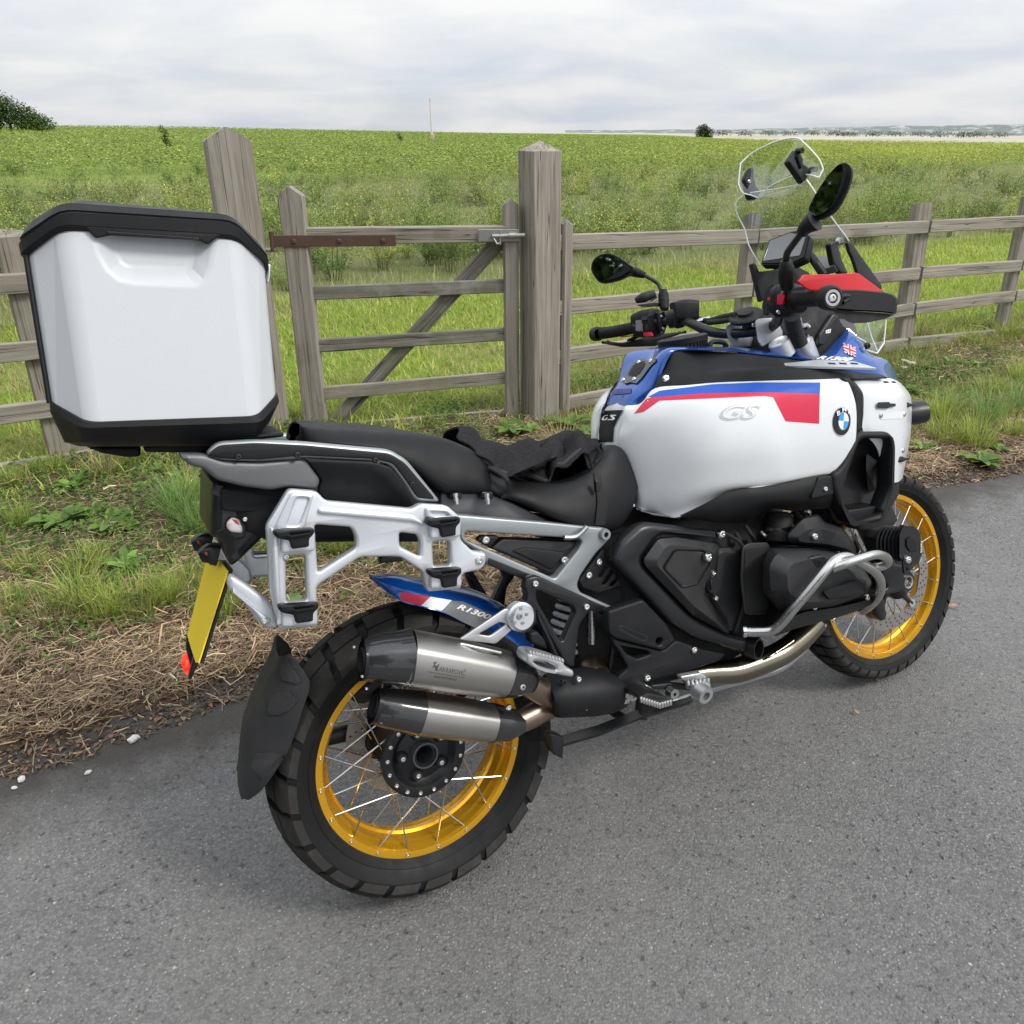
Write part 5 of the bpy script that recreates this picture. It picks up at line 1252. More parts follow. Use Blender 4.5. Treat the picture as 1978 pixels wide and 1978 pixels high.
# fuel filler and its ribbed collar
FR = F_
fc = P(958, 1082, -.01); lathe('filler_cap', [(-.03, .062), (-.004, .062), (-.004, .066), (.010, .067), (.013, .060), (.015, .02), (.015, .001)], fc, (-.05, 0, 1), 'black_plastic', bike, 48)
fcap = bike.children[-1]
for k in range(40):
    a = 2 * math.pi * k / 40; bx('rib', fc + Vector((math.cos(a) * .0632, math.sin(a) * .0632, -.014)), (.004, .003, .022), 'black_plastic', fcap, .0008, Matrix.Rotation(a, 3, 'Z'), 1)
tube('tank_loop', [(1205, 1125, -.03), (1240, 1085, -.03), (1330, 1090, -.03), (1370, 1130, -.03)], .007, 'black_plastic', seg=8)
# front fairing: blue nose, flag and lettering
FR = E_
nose = grid('front_fairing', [[(1352, 128, -.120), (1390, 90, -.125), (1440, 40, -.125), (1478, 2, -.120), (1500, 0, -.115)],
    [(1330, 145, -.150), (1400, 125, -.165), (1460, 80, -.165), (1520, 40, -.160), (1560, 65, -.150)],
    [(1310, 158, -.175), (1400, 158, -.195), (1480, 140, -.195), (1550, 120, -.19), (1590, 128, -.175)],
    [(1300, 172, -.185), (1420, 192, -.21), (1530, 195, -.215), (1620, 175, -.205), (1690, 165, -.16)],
    [(1320, 185, -.188), (1450, 215, -.212), (1580, 228, -.216), (1670, 235, -.205), (1735, 235, -.14)],
    [(1340, 200, -.188), (1480, 235, -.212), (1620, 250, -.216), (1700, 258, -.20), (1745, 275, -.13)]], 'blue_paint', nu=5, nv=5, thick=.004); mir(nose)
tn = bvh([nose])
def q4(a, b_, c_, d, u, v): return tuple((Vector(a) * (1 - u) + Vector(b_) * u) * (1 - v) + (Vector(d) * (1 - u) + Vector(c_) * u) * v)
FL = ((1455, 72), (1524, 97), (1524, 152), (1460, 128))      # flag corners
def fq_(u, v): return q4(*FL, u, v)
def fpoly(pts): return [fq_(*p_) for p_ in pts]
simple('flag_blue', (.01, .02, .16), .4, 0, 0, 300, .02); simple('flag_red', (.6, .01, .03), .4, 0, 0, 300, .02)
fl1 = decal('flag', [fpoly([(0, 0), (1, 0), (1, 1), (0, 1)])], tn, 'flag_blue', nose, .0010, 5)
dg = .11
decal('saltire', [fpoly([(0, 0), (dg, 0), (1, 1 - dg), (1, 1), (1 - dg, 1), (0, dg)])], tn, 'white_decal', fl1, .0014, 4)
decal('saltire', [fpoly([(1, 0), (1, dg), (dg, 1), (0, 1), (0, 1 - dg), (1 - dg, 0)])], tn, 'white_decal', fl1, .0014, 4)
decal('saltire', [fpoly([(0, 0), (dg * .5, 0), (1, 1 - dg * .5), (1, 1), (1 - dg * .5, 1), (0, dg * .5)])], tn, 'flag_red', fl1, .0017, 4)
decal('saltire', [fpoly([(1, 0), (1, dg * .5), (dg * .5, 1), (0, 1), (0, 1 - dg * .5), (1 - dg * .5, 0)])], tn, 'flag_red', fl1, .0017, 4)
decal('cross', [fpoly([(.36, 0), (.64, 0), (.64, 1), (.36, 1)])], tn, 'white_decal', fl1, .0020, 4); decal('cross', [fpoly([(0, .32), (1, .32), (1, .68), (0, .68)])], tn, 'white_decal', fl1, .0020, 4)
decal('cross', [fpoly([(.43, 0), (.57, 0), (.57, 1), (.43, 1)])], tn, 'flag_red', fl1, .0024, 4); decal('cross', [fpoly([(0, .41), (1, .41), (1, .59), (0, .59)])], tn, 'flag_red', fl1, .0024, 4)
lettering('lettering', 'R1300', (1312, 160), (1500, 170), (1326, 143), tn, 'white_decal', nose, shear=.4, bold=.05, off=.0012)
# white front side box with slots and straps
FR = H_
fb = grid('front_panel', [[(385, 448, -.205), (480, 449, -.212), (620, 452, -.208), (760, 456, -.20), (840, 485, -.175), (890, 525, -.14)],
    [(470, 530, -.252), (540, 540, -.258), (620, 555, -.258), (790, 560, -.245), (900, 570, -.21), (950, 605, -.15)],
    [(518, 620, -.264), (560, 630, -.266), (612, 640, -.266), (800, 650, -.256), (925, 660, -.222), (967, 690, -.155)],
    [(518, 800, -.264), (560, 800, -.266), (612, 800, -.266), (800, 800, -.256), (925, 810, -.222), (967, 820, -.155)],
    [(515, 950, -.262), (560, 955, -.264), (612, 960, -.264), (800, 970, -.254), (920, 970, -.22), (958, 970, -.155)],
    [(640, 1100, -.25), (700, 1110, -.25), (760, 1110, -.25), (850, 1100, -.24), (905, 1100, -.215), (940, 1090, -.155)],
    [(700, 1300, -.24), (740, 1300, -.24), (780, 1300, -.24), (840, 1290, -.228), (880, 1280, -.20), (905, 1270, -.15)],
    [(740, 1430, -.23), (770, 1430, -.23), (800, 1430, -.23), (835, 1425, -.218), (862, 1410, -.19), (882, 1390, -.15)]], 'white_paint', nu=4, nv=4, thick=.004, relax=5); mir(fb)
tb = bvh([fb])
for x0, y0, x1 in ((628, 680, 798), (850, 680, 1000)):
    st_ = decal('strap_tab', [[(x0, y0 + 12), (x0 + 15, y0 + 2), (x1 - 60, y0), (x1 - 50, y0 + 12), (x1, y0 + 14), (x1, y0 + 40), (x1 - 50, y0 + 46), (x1 - 70, y0 + 58), (x0 + 10, y0 + 58), (x0, y0 + 45)]], tb, 'black_satin', fb, .006, 6) if x1 < 950 else plate('strap_tab', [(x0, y0 + 12), (x0 + 15, y0 + 2), (x1 - 60, y0), (x1 - 50, y0 + 10), (x1, y0 + 14), (x1 + 8, y0 + 30), (x1 - 50, y0 + 46), (x1 - 70, y0 + 52), (x0 + 10, y0 + 58), (x0, y0 + 45)], (-.22, 0, 0), .02, 'black_satin', fb, bev=.003)
plate('strap_tab', [(815, 1195), (830, 1188), (895, 1186), (905, 1196), (960, 1198), (955, 1216), (905, 1230), (890, 1240), (815, 1245)], -.232, .02, 'black_satin', fb, bev=.003)
decal('slot', [[(697, 486), (740, 486), (757, 502), (715, 503)], [(775, 486), (806, 486), (822, 502), (790, 502)]], tb, 'black_matt', fb, .001, 6)
decal('recess', [[(662, 775), (900, 762), (915, 800), (905, 832), (680, 842), (664, 820)]], tb, 'white_emboss', fb, .001, 6)
for x, y in ((677, 806), (893, 795), (884, 1130)):
    h = tb.ray_cast(CL, bray(*FR(x, y)).normalized())
    if h[0]: bolt(0, 0, 0, .0065, fb, pos=h[0] + Vector((0, -.002, 0)), nrm=(.2, -1, 0))
lathe('fog_lamp', [(-.03, .001), (-.03, .032), (.0, .036), (.03, .034), (.034, .02)], P(990, 780, -.12), (1, -.3, 0), 'black_satin', bike, 28)
# black seam between tank and front box, running into the air duct
FR = H_
plate('seam_trim', [(320, 458), (385, 450), (470, 525), (518, 600), (522, 940), (470, 962), (440, 985), (440, 640), (410, 570)], (-.262, 0, 0), .03, 'black_satin', bev=.006)
duct = plate('air_duct', [(470, 960), (755, 955), (800, 995), (818, 1120), (806, 1500), (695, 1795), (440, 1835), (378, 1750), (300, 1640), (240, 1440), (245, 1345), (300, 1310), (360, 1220)], (-.285, 0, 0), .05, 'black_plastic', holes=[[(535, 1020), (775, 1022), (790, 1100), (782, 1490), (690, 1680), (700, 1720), (430, 1810), (390, 1745), (335, 1620), (340, 1490), (400, 1290), (490, 1050)]], bev=.010, r=.012)
plate('duct_back', [(430, 950), (860, 950), (850, 1540), (700, 1800), (400, 1830), (270, 1640), (280, 1400)], -.20, .01, 'black_matt', duct, bev=.001)
stack('duct_vane', [([(540, 1150), (660, 1230), (640, 1500), (545, 1520)], -.21), ([(545, 1160), (650, 1235), (545, 1340), (542, 1300)], -.255)], 'black_plastic', duct)
plate('duct_floor', [(360, 1690), (690, 1640), (695, 1720), (430, 1810), (400, 1760)], -.262, .08, 'black_plastic', duct, bev=.004)
tube('duct_lip', [(360, 1672, -.21), (480, 1675, -.21), (610, 1670, -.21)], .004, 'cast_alu', duct, seg=8); mir(duct)
# black lower cover under the tank
FR = E_
lc = grid('tank_lower_cover', [[(592, 1000, -.222), (700, 945, -.238), (860, 864, -.252), (1010, 844, -.266), (1190, 812, -.266), (1330, 772, -.268), (1412, 768, -.268)],
    [(640, 1010, -.215), (740, 985, -.236), (880, 920, -.256), (1020, 890, -.270), (1200, 865, -.272), (1330, 835, -.275), (1440, 850, -.272)],
    [(720, 1022, -.205), (820, 1018, -.225), (930, 985, -.246), (1040, 935, -.262), (1200, 920, -.264), (1330, 905, -.268), (1445, 900, -.268)],
    [(780, 1030, -.18), (880, 1034, -.19), (960, 1025, -.20), (1060, 958, -.23), (1180, 968, -.235), (1330, 958, -.24), (1440, 950, -.24)]], 'black_plastic', nu=5, nv=4, thick=.004, ang=28); mir(lc)
plate('cover_step', [(1330, 790), (1400, 780), (1410, 880), (1290, 905), (1300, 870)], -.279, .012, 'black_plastic', lc, bev=.003); bolt(1363, 852, -.280, .007, lc)
plate('tank_seam', [(372, 962), (450, 982), (596, 1004), (592, 1014), (445, 995)], -.150, .02, 'grey_panel', bev=.003)
# ================================================================== frame, engine (J and D frames)
FR = D_
sf = plate('subframe', [(120, 640), (720, 690), (930, 712), (1075, 725), (1098, 760), (1082, 800), (1000, 885), (912, 1010), (886, 1075), (905, 1122), (1120, 1218), (1080, 1288), (745, 1125), (330, 952), (300, 890), (160, 800), (160, 735)], -.172, .03, 'grey_metal', holes=[[(190, 745), (560, 770), (895, 788), (918, 805), (900, 850), (750, 1040), (345, 862), (190, 795)]], bev=.005, r=.008)
plate('lower_rail_face', [(332, 905), (745, 1072), (1118, 1236), (1082, 1286), (745, 1124), (332, 950)], -.1735, .01, 'black_satin', sf, bev=.002)
tube('seat_lever', [(805, 782, -.178), (880, 775, -.182), (945, 715, -.182)], .006, 'grey_metal', sf, seg=8)
lathe('boss', [(-.006, .006), (-.006, .012), (.0, .014), (.01, .014)], P(1057, 762, -.176), (0, 1, 0), 'grey_metal', sf, 20); bolt(1058, 762, -.174, .006, sf, 'black_satin')
tp2 = plate('side_panel', [(345, 850), (425, 786), (905, 802), (885, 850), (760, 1025), (640, 975)], -.150, .03, 'black_satin', bev=.006)
plate('panel_step', [(480, 868), (560, 842), (822, 874), (728, 986)], -.154, .02, 'black_plastic', tp2, bev=.004)
plate('panel_tab', [(262, 800), (300, 770), (410, 775), (345, 848)], -.168, .02, 'black_plastic', tp2, bev=.004); bolt(317, 797, -.170, .009, tp2)
for x, y in ((803, 920),): bolt(x, y, -.155, .009, tp2)
cp = plate('slotted_cover', [(1045, 852), (1092, 950), (1168, 1075), (1165, 1085), (1020, 1128), (922, 1095), (895, 1050), (945, 985)], -.160, .02, 'black_plastic', holes=[[(1060, 960), (1080, 965), (1035, 1030), (1015, 1028)], [(1100, 985), (1118, 1000), (1060, 1075), (1040, 1072)], [(1130, 1035), (1140, 1050), (1105, 1085), (1085, 1080)]], bev=.003, r=.004, hr=.002)
for x, y in ((1020, 932), (956, 1015)): bolt(x, y, -.162, .009, cp)
pb = plate('peg_bracket', [(555, 1085), (580, 1032), (640, 1020), (960, 1165), (984, 1205), (950, 1258), (900, 1330), (868, 1595), (818, 1580), (690, 1350), (640, 1250), (560, 1200), (575, 1140)], -.205, .024, 'black_satin', holes=[[(632, 1110), (862, 1208), (880, 1245), (800, 1425), (780, 1420), (640, 1180)]], bev=.005, r=.008)
plate('bracket_web', [(640, 1240), (690, 1330), (790, 1560), (770, 1565), (640, 1280)], -.215, .02, 'black_satin', pb, bev=.003)
for x, y in ((625, 1070), (943, 1213)): bolt(x, y, -.207, .008, pb)
mir(pb)
pg = plate('footpeg', [(572, 1540), (585, 1502), (640, 1500), (800, 1548), (818, 1590), (870, 1612), (866, 1655), (800, 1645), (620, 1598), (580, 1570)], -.30, .055, 'cast_alu', holes=[[(612, 1552), (700, 1560), (760, 1590), (755, 1612), (690, 1600), (640, 1578)]], bev=.006, r=.008)
for k in range(11): plate('tooth', [(588 + k * 20, 1506 + k * 5), (592 + k * 20, 1486 + k * 5), (602 + k * 20, 1489 + k * 5), (606 + k * 20, 1510 + k * 5)], -.302, .02, 'cast_alu', pg, bev=.001, r=.001)
bolt(800, 1680, -.24, .007, pg, 'black_satin')
plate('peg_rubber', [(590, 1378), (640, 1365), (690, 1420), (705, 1480), (640, 1462), (600, 1440)], -.235, .03, 'black_plastic', bev=.006)
# shock absorber with pale spring
def spring(p0, p1, r_, turns, wire, mat, parent):
    d = (p1 - p0); q = d.to_track_quat('Z', 'Y').to_matrix(); pts = []
    for i in range(turns * 14 + 1):
        a = 2 * math.pi * i / 14; pts.append(p0 + d * (i / (turns * 14)) + q @ Vector((math.cos(a) * r_, math.sin(a) * r_, 0)))
    return tube('spring', pts, wire, mat, parent, smooth_path=False, px=False, seg=8)
sk = tube('shock_absorber', [(890, 1120, -.05), (800, 1460, -.05)], .022, 'black_satin', smooth_path=False, seg=16)
spring(P(880, 1170, -.05), P(800, 1460, -.05), .042, 6, .0062, 'white_alu', sk)
tube('brake_rod', [(975, 1230, -.12), (975, 1440, -.12)], .010, 'steel', smooth_path=False)
tube('link_rod', [(1120, 1400, -.13), (1080, 1680, -.14)], .008, 'black_satin', smooth_path=False)
tube('cable', [(1160, 1090, -.14), (1170, 1140, -.14), (1160, 1200, -.13)], .004, 'black_matt', seg=6)
loft('gearbox', [(.40, 0, .50, .10, .12), (.55, 0, .50, .15, .20), (.80, 0, .50, .16, .22), (1.0, 0, .52, .15, .17), (1.12, 0, .56, .10, .12)], 'black_matt', px=False, ex=5)
loft('airbox', [(.70, 0, .80, .05, .06), (.82, 0, .84, .12, .10), (1.0, 0, .85, .18, .14), (1.2, 0, .82, .17, .15), (1.32, 0, .80, .12, .12)], 'black_matt', px=False, ex=4)
FR = J_
gl = plate('guard_plate', [(80, 725), (300, 652), (345, 700), (445, 805), (502, 905), (425, 972), (120, 895), (84, 860)], -.215, .03, 'black_plastic', holes=[[(378, 912), (388, 893), (410, 890), (420, 905), (412, 930), (390, 936)]], bev=.006, r=.008, hr=.003)
plate('groove', [(140, 830), (160, 810), (310, 872), (330, 890), (318, 915), (290, 915), (150, 855)], -.2155, .002, 'black_satin', gl, holes=[[(156, 834), (166, 822), (308, 884), (316, 896), (306, 904), (290, 903)]], bev=.0005, r=.006); mir(gl)
lp_ = plate('lower_bracket', [(92, 868), (150, 905), (425, 972), (505, 905), (660, 960), (815, 988), (780, 1030), (560, 1105), (330, 1162), (215, 1232), (105, 1172), (205, 1080), (150, 980), (112, 930)], -.205, .025, 'black_plastic', holes=[[(150, 925), (330, 975), (345, 992), (262, 1022), (196, 990)]], bev=.005, r=.008)
for x, y in ((612, 963), (322, 1138)): bolt(x, y, -.207, .009, lp_)
mir(lp_)
fb_ = plate('frame_beam', [(125, 410), (162, 300), (285, 192), (340, 178), (765, 228), (745, 262), (430, 252), (385, 272), (292, 398), (302, 440), (600, 752), (830, 865), (965, 898), (952, 995), (640, 905), (480, 812), (132, 432)], -.208, .045, 'black_satin', bev=.014, r=.02); mir(fb_)
lathe('tube_end', [(-.02, .022), (-.02, .026), (.02, .026), (.02, .022), (-.018, .022)], P(972, 950, -.20), (.35, -1, 0), 'black_satin', bike, 24)
bolt(783, 247, -.21, .012, fb_)
ec = stack('engine_cover', [([(292, 400), (385, 268), (500, 258), (745, 298), (778, 330), (700, 640), (840, 835), (828, 872), (600, 755), (300, 445)], -.185), ([(300, 402), (390, 276), (500, 266), (740, 304), (770, 332), (692, 640), (828, 835), (822, 862), (605, 748), (310, 442)], -.215), ([(380, 410), (440, 320), (510, 316), (715, 340), (740, 365), (660, 630), (745, 770), (742, 790), (610, 690), (392, 450)], -.232)], 'engine_black', r=.01)
stack('cover_boss', [([(415, 452), (490, 332), (670, 338), (728, 368), (722, 425), (635, 565), (540, 585)], -.231), ([(422, 452), (494, 340), (668, 346), (720, 372), (714, 424), (630, 558), (542, 577)], -.236), ([(450, 452), (508, 362), (655, 366), (690, 385), (688, 420), (620, 530), (552, 545)], -.226)], 'black_satin', ec, r=.008)
plate('cover_slot', [(540, 510), (560, 480), (612, 395), (628, 400), (622, 440), (575, 505)], -.229, .003, 'black_matt', ec, bev=.001)
bolt(702, 390, -.243, .011, ec); 
stack('timing_cover', [([(740, 330), (830, 318), (915, 372), (945, 460), (950, 600), (915, 730), (862, 862), (828, 850), (690, 640), (725, 450)], -.160), ([(745, 336), (830, 326), (908, 378), (936, 462), (940, 600), (906, 726), (858, 850), (832, 842), (698, 640), (732, 452)], -.196), ([(765, 365), (828, 352), (885, 400), (906, 470), (908, 590), (880, 690), (845, 790), (826, 780), (730, 630), (755, 470)], -.206)], 'engine_black', r=.014)
lathe('oil_cap', [(-.012, .001), (-.012, .018), (-.004, .021), (.01, .022)], P(718, 560, -.225), (0, 1, 0), 'black_satin', bike, 24); bx('cap_grip', P(718, 560, -.239), (.006, .008, .026), 'black_satin', bike.children[-1], .002)
for x, y in ((735, 487), (750, 642)): bolt(x, y, -.218, .007, bike)
# cylinder with fins, cam cover, lower shroud
cyl = stack('cylinder', [([(930, 335), (1090, 318), (1110, 560), (1060, 720), (940, 720), (925, 520)], -.13), ([(930, 335), (1090, 318), (1110, 560), (1060, 720), (940, 720), (925, 520)], -.252)], 'engine_black', r=.01)
for k in range(6):
    plate('fin', [(916, 322), (960, 300), (1080, 296), (1110, 560), (1065, 745), (930, 745), (905, 520)], -.165 - k * .017, .0055, 'engine_black', cyl, bev=.0022, r=.012)
hd = stack('cylinder_head', [([(1040, 420), (1075, 330), (1300, 318), (1480, 340), (1640, 410), (1720, 540), (1680, 650), (1500, 715), (1180, 768), (1035, 600)], -.20),
    ([(1042, 425), (1080, 338), (1300, 325), (1480, 348), (1640, 420), (1715, 545), (1670, 645), (1490, 708), (1190, 755), (1040, 600)], -.290),
    ([(1080, 445), (1120, 370), (1300, 350), (1470, 372), (1625, 440), (1690, 550), (1645, 630), (1470, 690), (1240, 720), (1090, 600)], -.345),
    ([(1190, 500), (1220, 430), (1330, 400), (1460, 410), (1590, 470), (1650, 555), (1610, 610), (1450, 660), (1300, 670), (1200, 610)], -.378)], 'engine_black', r=.012)
plate('head_clip', [(1325, 395), (1420, 375), (1470, 410), (1490, 450), (1400, 475), (1360, 455)], -.378, .02, 'black_satin', hd, bev=.004)
stack('head_guard', [([(1400, 600), (1500, 560), (1640, 520), (1690, 530), (1680, 600), (1600, 640), (1440, 665)], -.36), ([(1415, 600), (1505, 568), (1630, 532), (1665, 545), (1650, 595), (1590, 622), (1450, 645)], -.392)], 'black_plastic', hd)
mir(hd)
sh = stack('cylinder_shroud', [([(1080, 800), (1200, 760), (1300, 720), (1500, 690), (1700, 640), (1790, 560), (1800, 620), (1720, 690), (1480, 770), (1240, 835), (1110, 880)], -.18), ([(1100, 800), (1210, 765), (1300, 728), (1500, 700), (1690, 655), (1770, 590), (1780, 625), (1700, 690), (1470, 765), (1240, 825), (1125, 868)], -.335)], 'black_plastic', r=.008)
for x, y in ((1362, 697), (1690, 637)): bolt(x, y, -.338, .008, sh)
mir(sh)
tc_ = stack('injector_cover', [([(1178, 255), (1285, 138), (1385, 118), (1425, 168), (1535, 200), (1615, 310), (1625, 375), (1440, 335), (1260, 315), (1200, 312)], -.24), ([(1190, 255), (1290, 150), (1380, 132), (1418, 178), (1528, 210), (1600, 312), (1605, 362), (1440, 325), (1262, 305), (1210, 302)], -.300), ([(1260, 262), (1320, 215), (1380, 212), (1430, 218), (1500, 240), (1560, 310), (1565, 335), (1440, 305), (1300, 295), (1268, 290)], -.318)], 'black_plastic', r=.01)
bolt(1363, 260, -.322, .009, tc_); mir(tc_)
it = tube('intake_pipe', [(1140, 120, -.17), (1142, 200, -.18), (1138, 300, -.19)], .034, 'black_matt', seg=20)
lathe('hose_clamp', [(-.007, .0355), (-.007, .037), (.007, .037), (.007, .0355)], P(1142, 200, -.18), (0, 0, 1), 'steel', it, 28)
for k, (a, b_) in enumerate((((870, 235), (900, 285)), ((930, 190), (985, 270)), ((1030, 230), (1060, 250)), ((1290, 80), (1325, 110)), ((1230, 95), (1270, 140)))):
    tube('hose', [(a[0], a[1], -.17), ((a[0] + b_[0]) / 2 + 10, (a[1] + b_[1]) / 2 + 18, -.18), (b_[0], b_[1], -.17)], .009 if k > 2 else .006, 'steel' if k in (2, 3) else 'black_matt', it, seg=8)
tube('cable', [(800, 240, -.18), (900, 300, -.20), (950, 420, -.21), (930, 650, -.21), (870, 850, -.20)], .005, 'black_matt', seg=6)
# engine bar
cb = tube('crash_bar', [(925, 850, -.315), (1000, 852, -.330), (1090, 845, -.352), (1150, 805, -.370), (1230, 710, -.392), (1340, 580, -.415), (1430, 470, -.430), (1490, 405, -.43), (1560, 385, -.43), (1640, 420, -.43), (1730, 475, -.425), (1772, 540, -.40), (1762, 620, -.36), (1715, 680, -.31), (1660, 720, -.25)], .0112, 'steel', seg=18, n=5)
tube('bar_loop', [(1470, 458, -.432), (1560, 425, -.45), (1660, 392, -.46), (1740, 372, -.46), (1800, 385, -.445), (1818, 415, -.425), (1790, 440, -.41), (1735, 452, -.42)], .0106, 'steel', cb, seg=16, n=5)
tube('bar_end', [(915, 850, -.313), (936, 850, -.317)], [.0135, .0135], 'chrome_bolt', cb, smooth_path=False, seg=18); mir(cb)
# brake pedal and rider peg, centre stand
pd = plate('brake_pedal', [(350, 1185), (470, 1170), (560, 1180), (640, 1195), (640, 1225), (550, 1215), (470, 1215), (360, 1212)], -.225, .014, 'black_satin', bev=.003)
plate('pedal_pad', [(530, 1130), (660, 1105), (698, 1135), (700, 1165), (650, 1170), (640, 1150), (545, 1158)], -.25, .02, 'cast_alu', pd, bev=.003)
for r_ in range(2): 
    for k in range(6): bx('tooth', P(572 + k * 25, 1168 + r_ * 20 - k * 3, -.268 + r_ * .03), (.006, .010, .012), 'cast_alu', pd, .001)
lathe('pedal_eye', [(-.02, .010), (-.02, .020), (.014, .022), (.014, .012), (-.018, .010)], P(655, 1222, -.275), (0, 1, .25), 'cast_alu', pd, 24)
plate('pedal_plate', [(600, 1185), (715, 1160), (722, 1235), (690, 1252), (640, 1250), (608, 1230)], -.262, .018, 'cast_alu', pd, holes=[[(628, 1222), (640, 1205), (668, 1204), (680, 1222), (668, 1240), (640, 1240)]], bev=.003)
lathe('pivot', [(-.01, .004), (-.01, .012), (.01, .014)], P(478, 1232, -.24), (0, 1, 0), 'steel', pd, 20)
rp = plate('footpeg', [(280, 1262), (330, 1232), (440, 1255), (476, 1290), (470, 1325), (400, 1335), (320, 1305)], -.30, .07, 'black_plastic', bev=.006)
for k in range(12): bx('tooth', P(282 + k * 16.5, 1272 + k * 5.2 - max(0, k - 7) * 10, -.302), (.006, .008, .014), 'chrome_bolt', rp, .0012)
for x, y, rr in ((300, 1212, .014), (170, 1255, .012), (215, 1245, .010)): lathe('joint', [(-.015, .002), (-.015, rr), (.015, rr), (.015, .002)], P(x, y, -.22), (0, 1, 0), 'steel', bike, 16)
FR = frame(0, 0, 1932 / 1978)
cs = tube('centre_stand', [(1050, 1405, -.175), (1130, 1382, -.175), (1205, 1352, -.17), (1300, 1322, -.15)], .014, 'black_plastic', seg=4, smooth_path=False)
plate('stand_foot', [(1037, 1388), (1064, 1396), (1062, 1436), (1045, 1428)], -.19, .035, 'black_satin', cs, bev=.002, r=.002)
tube('stand_leg', [(1215, 1300, -.16), (1208, 1360, -.17)], .016, 'black_plastic', cs, seg=8, smooth_path=False); tube('stand_bar', [P(1180, 1362, -.17), P(1180, 1362, -.17) + Vector((0, .34, 0))], .011, 'black_plastic', cs, px=False, smooth_path=False)
# side stand on the far side, carrying the lean
s0 = Vector((.62, .16, .34)); foot = Vector((.70, .44, 0)); 
gz = BM @ (Vector((0, 0, 1)))
fw_ = bike.matrix_world @ foot; foot_l = foot - gz * (fw_.z - .012)
ss = tube('side_stand', [s0, s0 * .5 + foot_l * .5 + Vector((.01, 0, .0)), foot_l], [.016, .014, .013], 'black_satin', px=False, seg=10)
lathe('stand_foot', [(-.012, .001), (-.012, .034), (-.002, .032), (.0, .001)], foot_l, gz, 'black_satin', ss, 20)
# ================================================================== front end: aux light, controls, mirrors, screen
FR = I_
al = stack('auxiliary_light', [([(1000, 600), (1045, 512), (1165, 522), (1220, 582), (1232, 760), (1202, 852), (1070, 835), (1005, 800)], -.20), ([(1040, 600), (1075, 522), (1162, 530), (1213, 586), (1225, 760), (1197, 844), (1076, 828), (1040, 790)], -.288)], 'black_satin', r=.003, base=True)
stack('light_step', [([(1098, 640), (1125, 615), (1180, 650), (1190, 740), (1130, 745), (1098, 700)], -.286), ([(1102, 642), (1127, 621), (1175, 653), (1184, 735), (1132, 739), (1103, 700)], -.292)], 'black_plastic', al, r=.002)
for k in range(6):
    x = 1035 - k * 33
    plate('cooling_fin', [(x - 26, 640), (x + 5, 560), (x + 60 - k * 4, 535 - k * 2), (x + 62, 560), (x + 30, 600), (x + 18, 700), (x + 14, 830 - k * 12), (x - 14, 822 - k * 12), (x - 24, 720)], -.275 + k * .007, .004, 'black_plastic', al, bev=.001, r=.006)
plate('light_body', [(850, 640), (900, 570), (1060, 530), (1060, 830), (890, 790)], -.225, .05, 'black_matt', al, bev=.004)
ba = plate('light_bracket', [(1075, 775), (1105, 758), (1135, 775), (1132, 925), (1080, 935), (1072, 850)], -.290, .006, 'black_satin', al, holes=[[(1095, 880), (1110, 875), (1112, 905), (1097, 910)]], bev=.001); bolt(1110, 812, -.293, .011, al)
FRs = FR
lettering('lettering', 'DENALI', (1224, 752), (1224, 656), (1212, 752), bvh([al]), 'white_decal', al, bold=.02, off=.002, sub=3)
plate('light_mount', [(900, 840), (1075, 860), (1085, 960), (1060, 1080), (880, 1125), (870, 1105), (950, 1040), (900, 960)], -.16, .05, 'black_satin', bev=.006)
plate('fork_brace', [(640, 470), (900, 440), (980, 360), (1030, 470), (1000, 520), (860, 560), (700, 560)], -.13, .05, 'black_matt', bev=.004)
# ---- handlebar
FR = F_
hb = tube('handlebar', [(500, 945, .30), (700, 905, .255), (840, 885, .215), (950, 875, .180), (1060, 920, .130), (1200, 985, .085), (1370, 1008, .055), (1560, 995, .0), (1740, 962, -.055), (1830, 900, -.095), (1870, 780, -.15), (1960, 660, -.22)], .0142, 'black_satin', seg=14)
gl_ = tube('grip', [(190, 1000, .425), (260, 995, .405), (400, 972, .355), (540, 942, .300)], [.0195, .0185, .0185, .019], 'rubber', seg=20); 
for f in (.02, .04, .96): pass
lathe('bar_end', [(-.016, .001), (-.016, .020), (-.012, .0225), (.006, .0225), (.008, .015)], P(160, 1008, .44), (.0, -1, .0), 'black_plastic', gl_, 24)
sw = loft('switch_box', [(515, 930, .315, .030, .034), (600, 915, .29, .036, .042), (690, 905, .265, .034, .044), (730, 895, .25, .028, .036)], 'black_plastic', ex=4, n=24)
for x, y, w_, h_, m_ in ((545, 930, 26, 50, 'grey_panel'), (600, 862, 26, 18, 'black_satin'), (650, 830, 20, 16, 'black_satin'), (610, 940, 22, 22, 'black_satin'), (560, 890, 18, 14, 'black_satin'), (630, 1008, 38, 17, 'button_red')):
    slab('switch', [(x - w_, y - h_), (x + w_, y - h_), (x + w_, y + h_), (x - w_, y + h_)], P(x, y, .25) + Vector((-.030, 0, 0)), (-.8, -.5, .3), .012, m_, sw, bev=.0015, r=.002)
cl = plate('bar_clamp', [(745, 800), (790, 790), (815, 830), (812, 960), (790, 985), (755, 980), (742, 900)], .225, .03, 'black_satin', bev=.004); bolt(765, 845, .224, .005, cl); bolt(780, 955, .224, .005, cl)
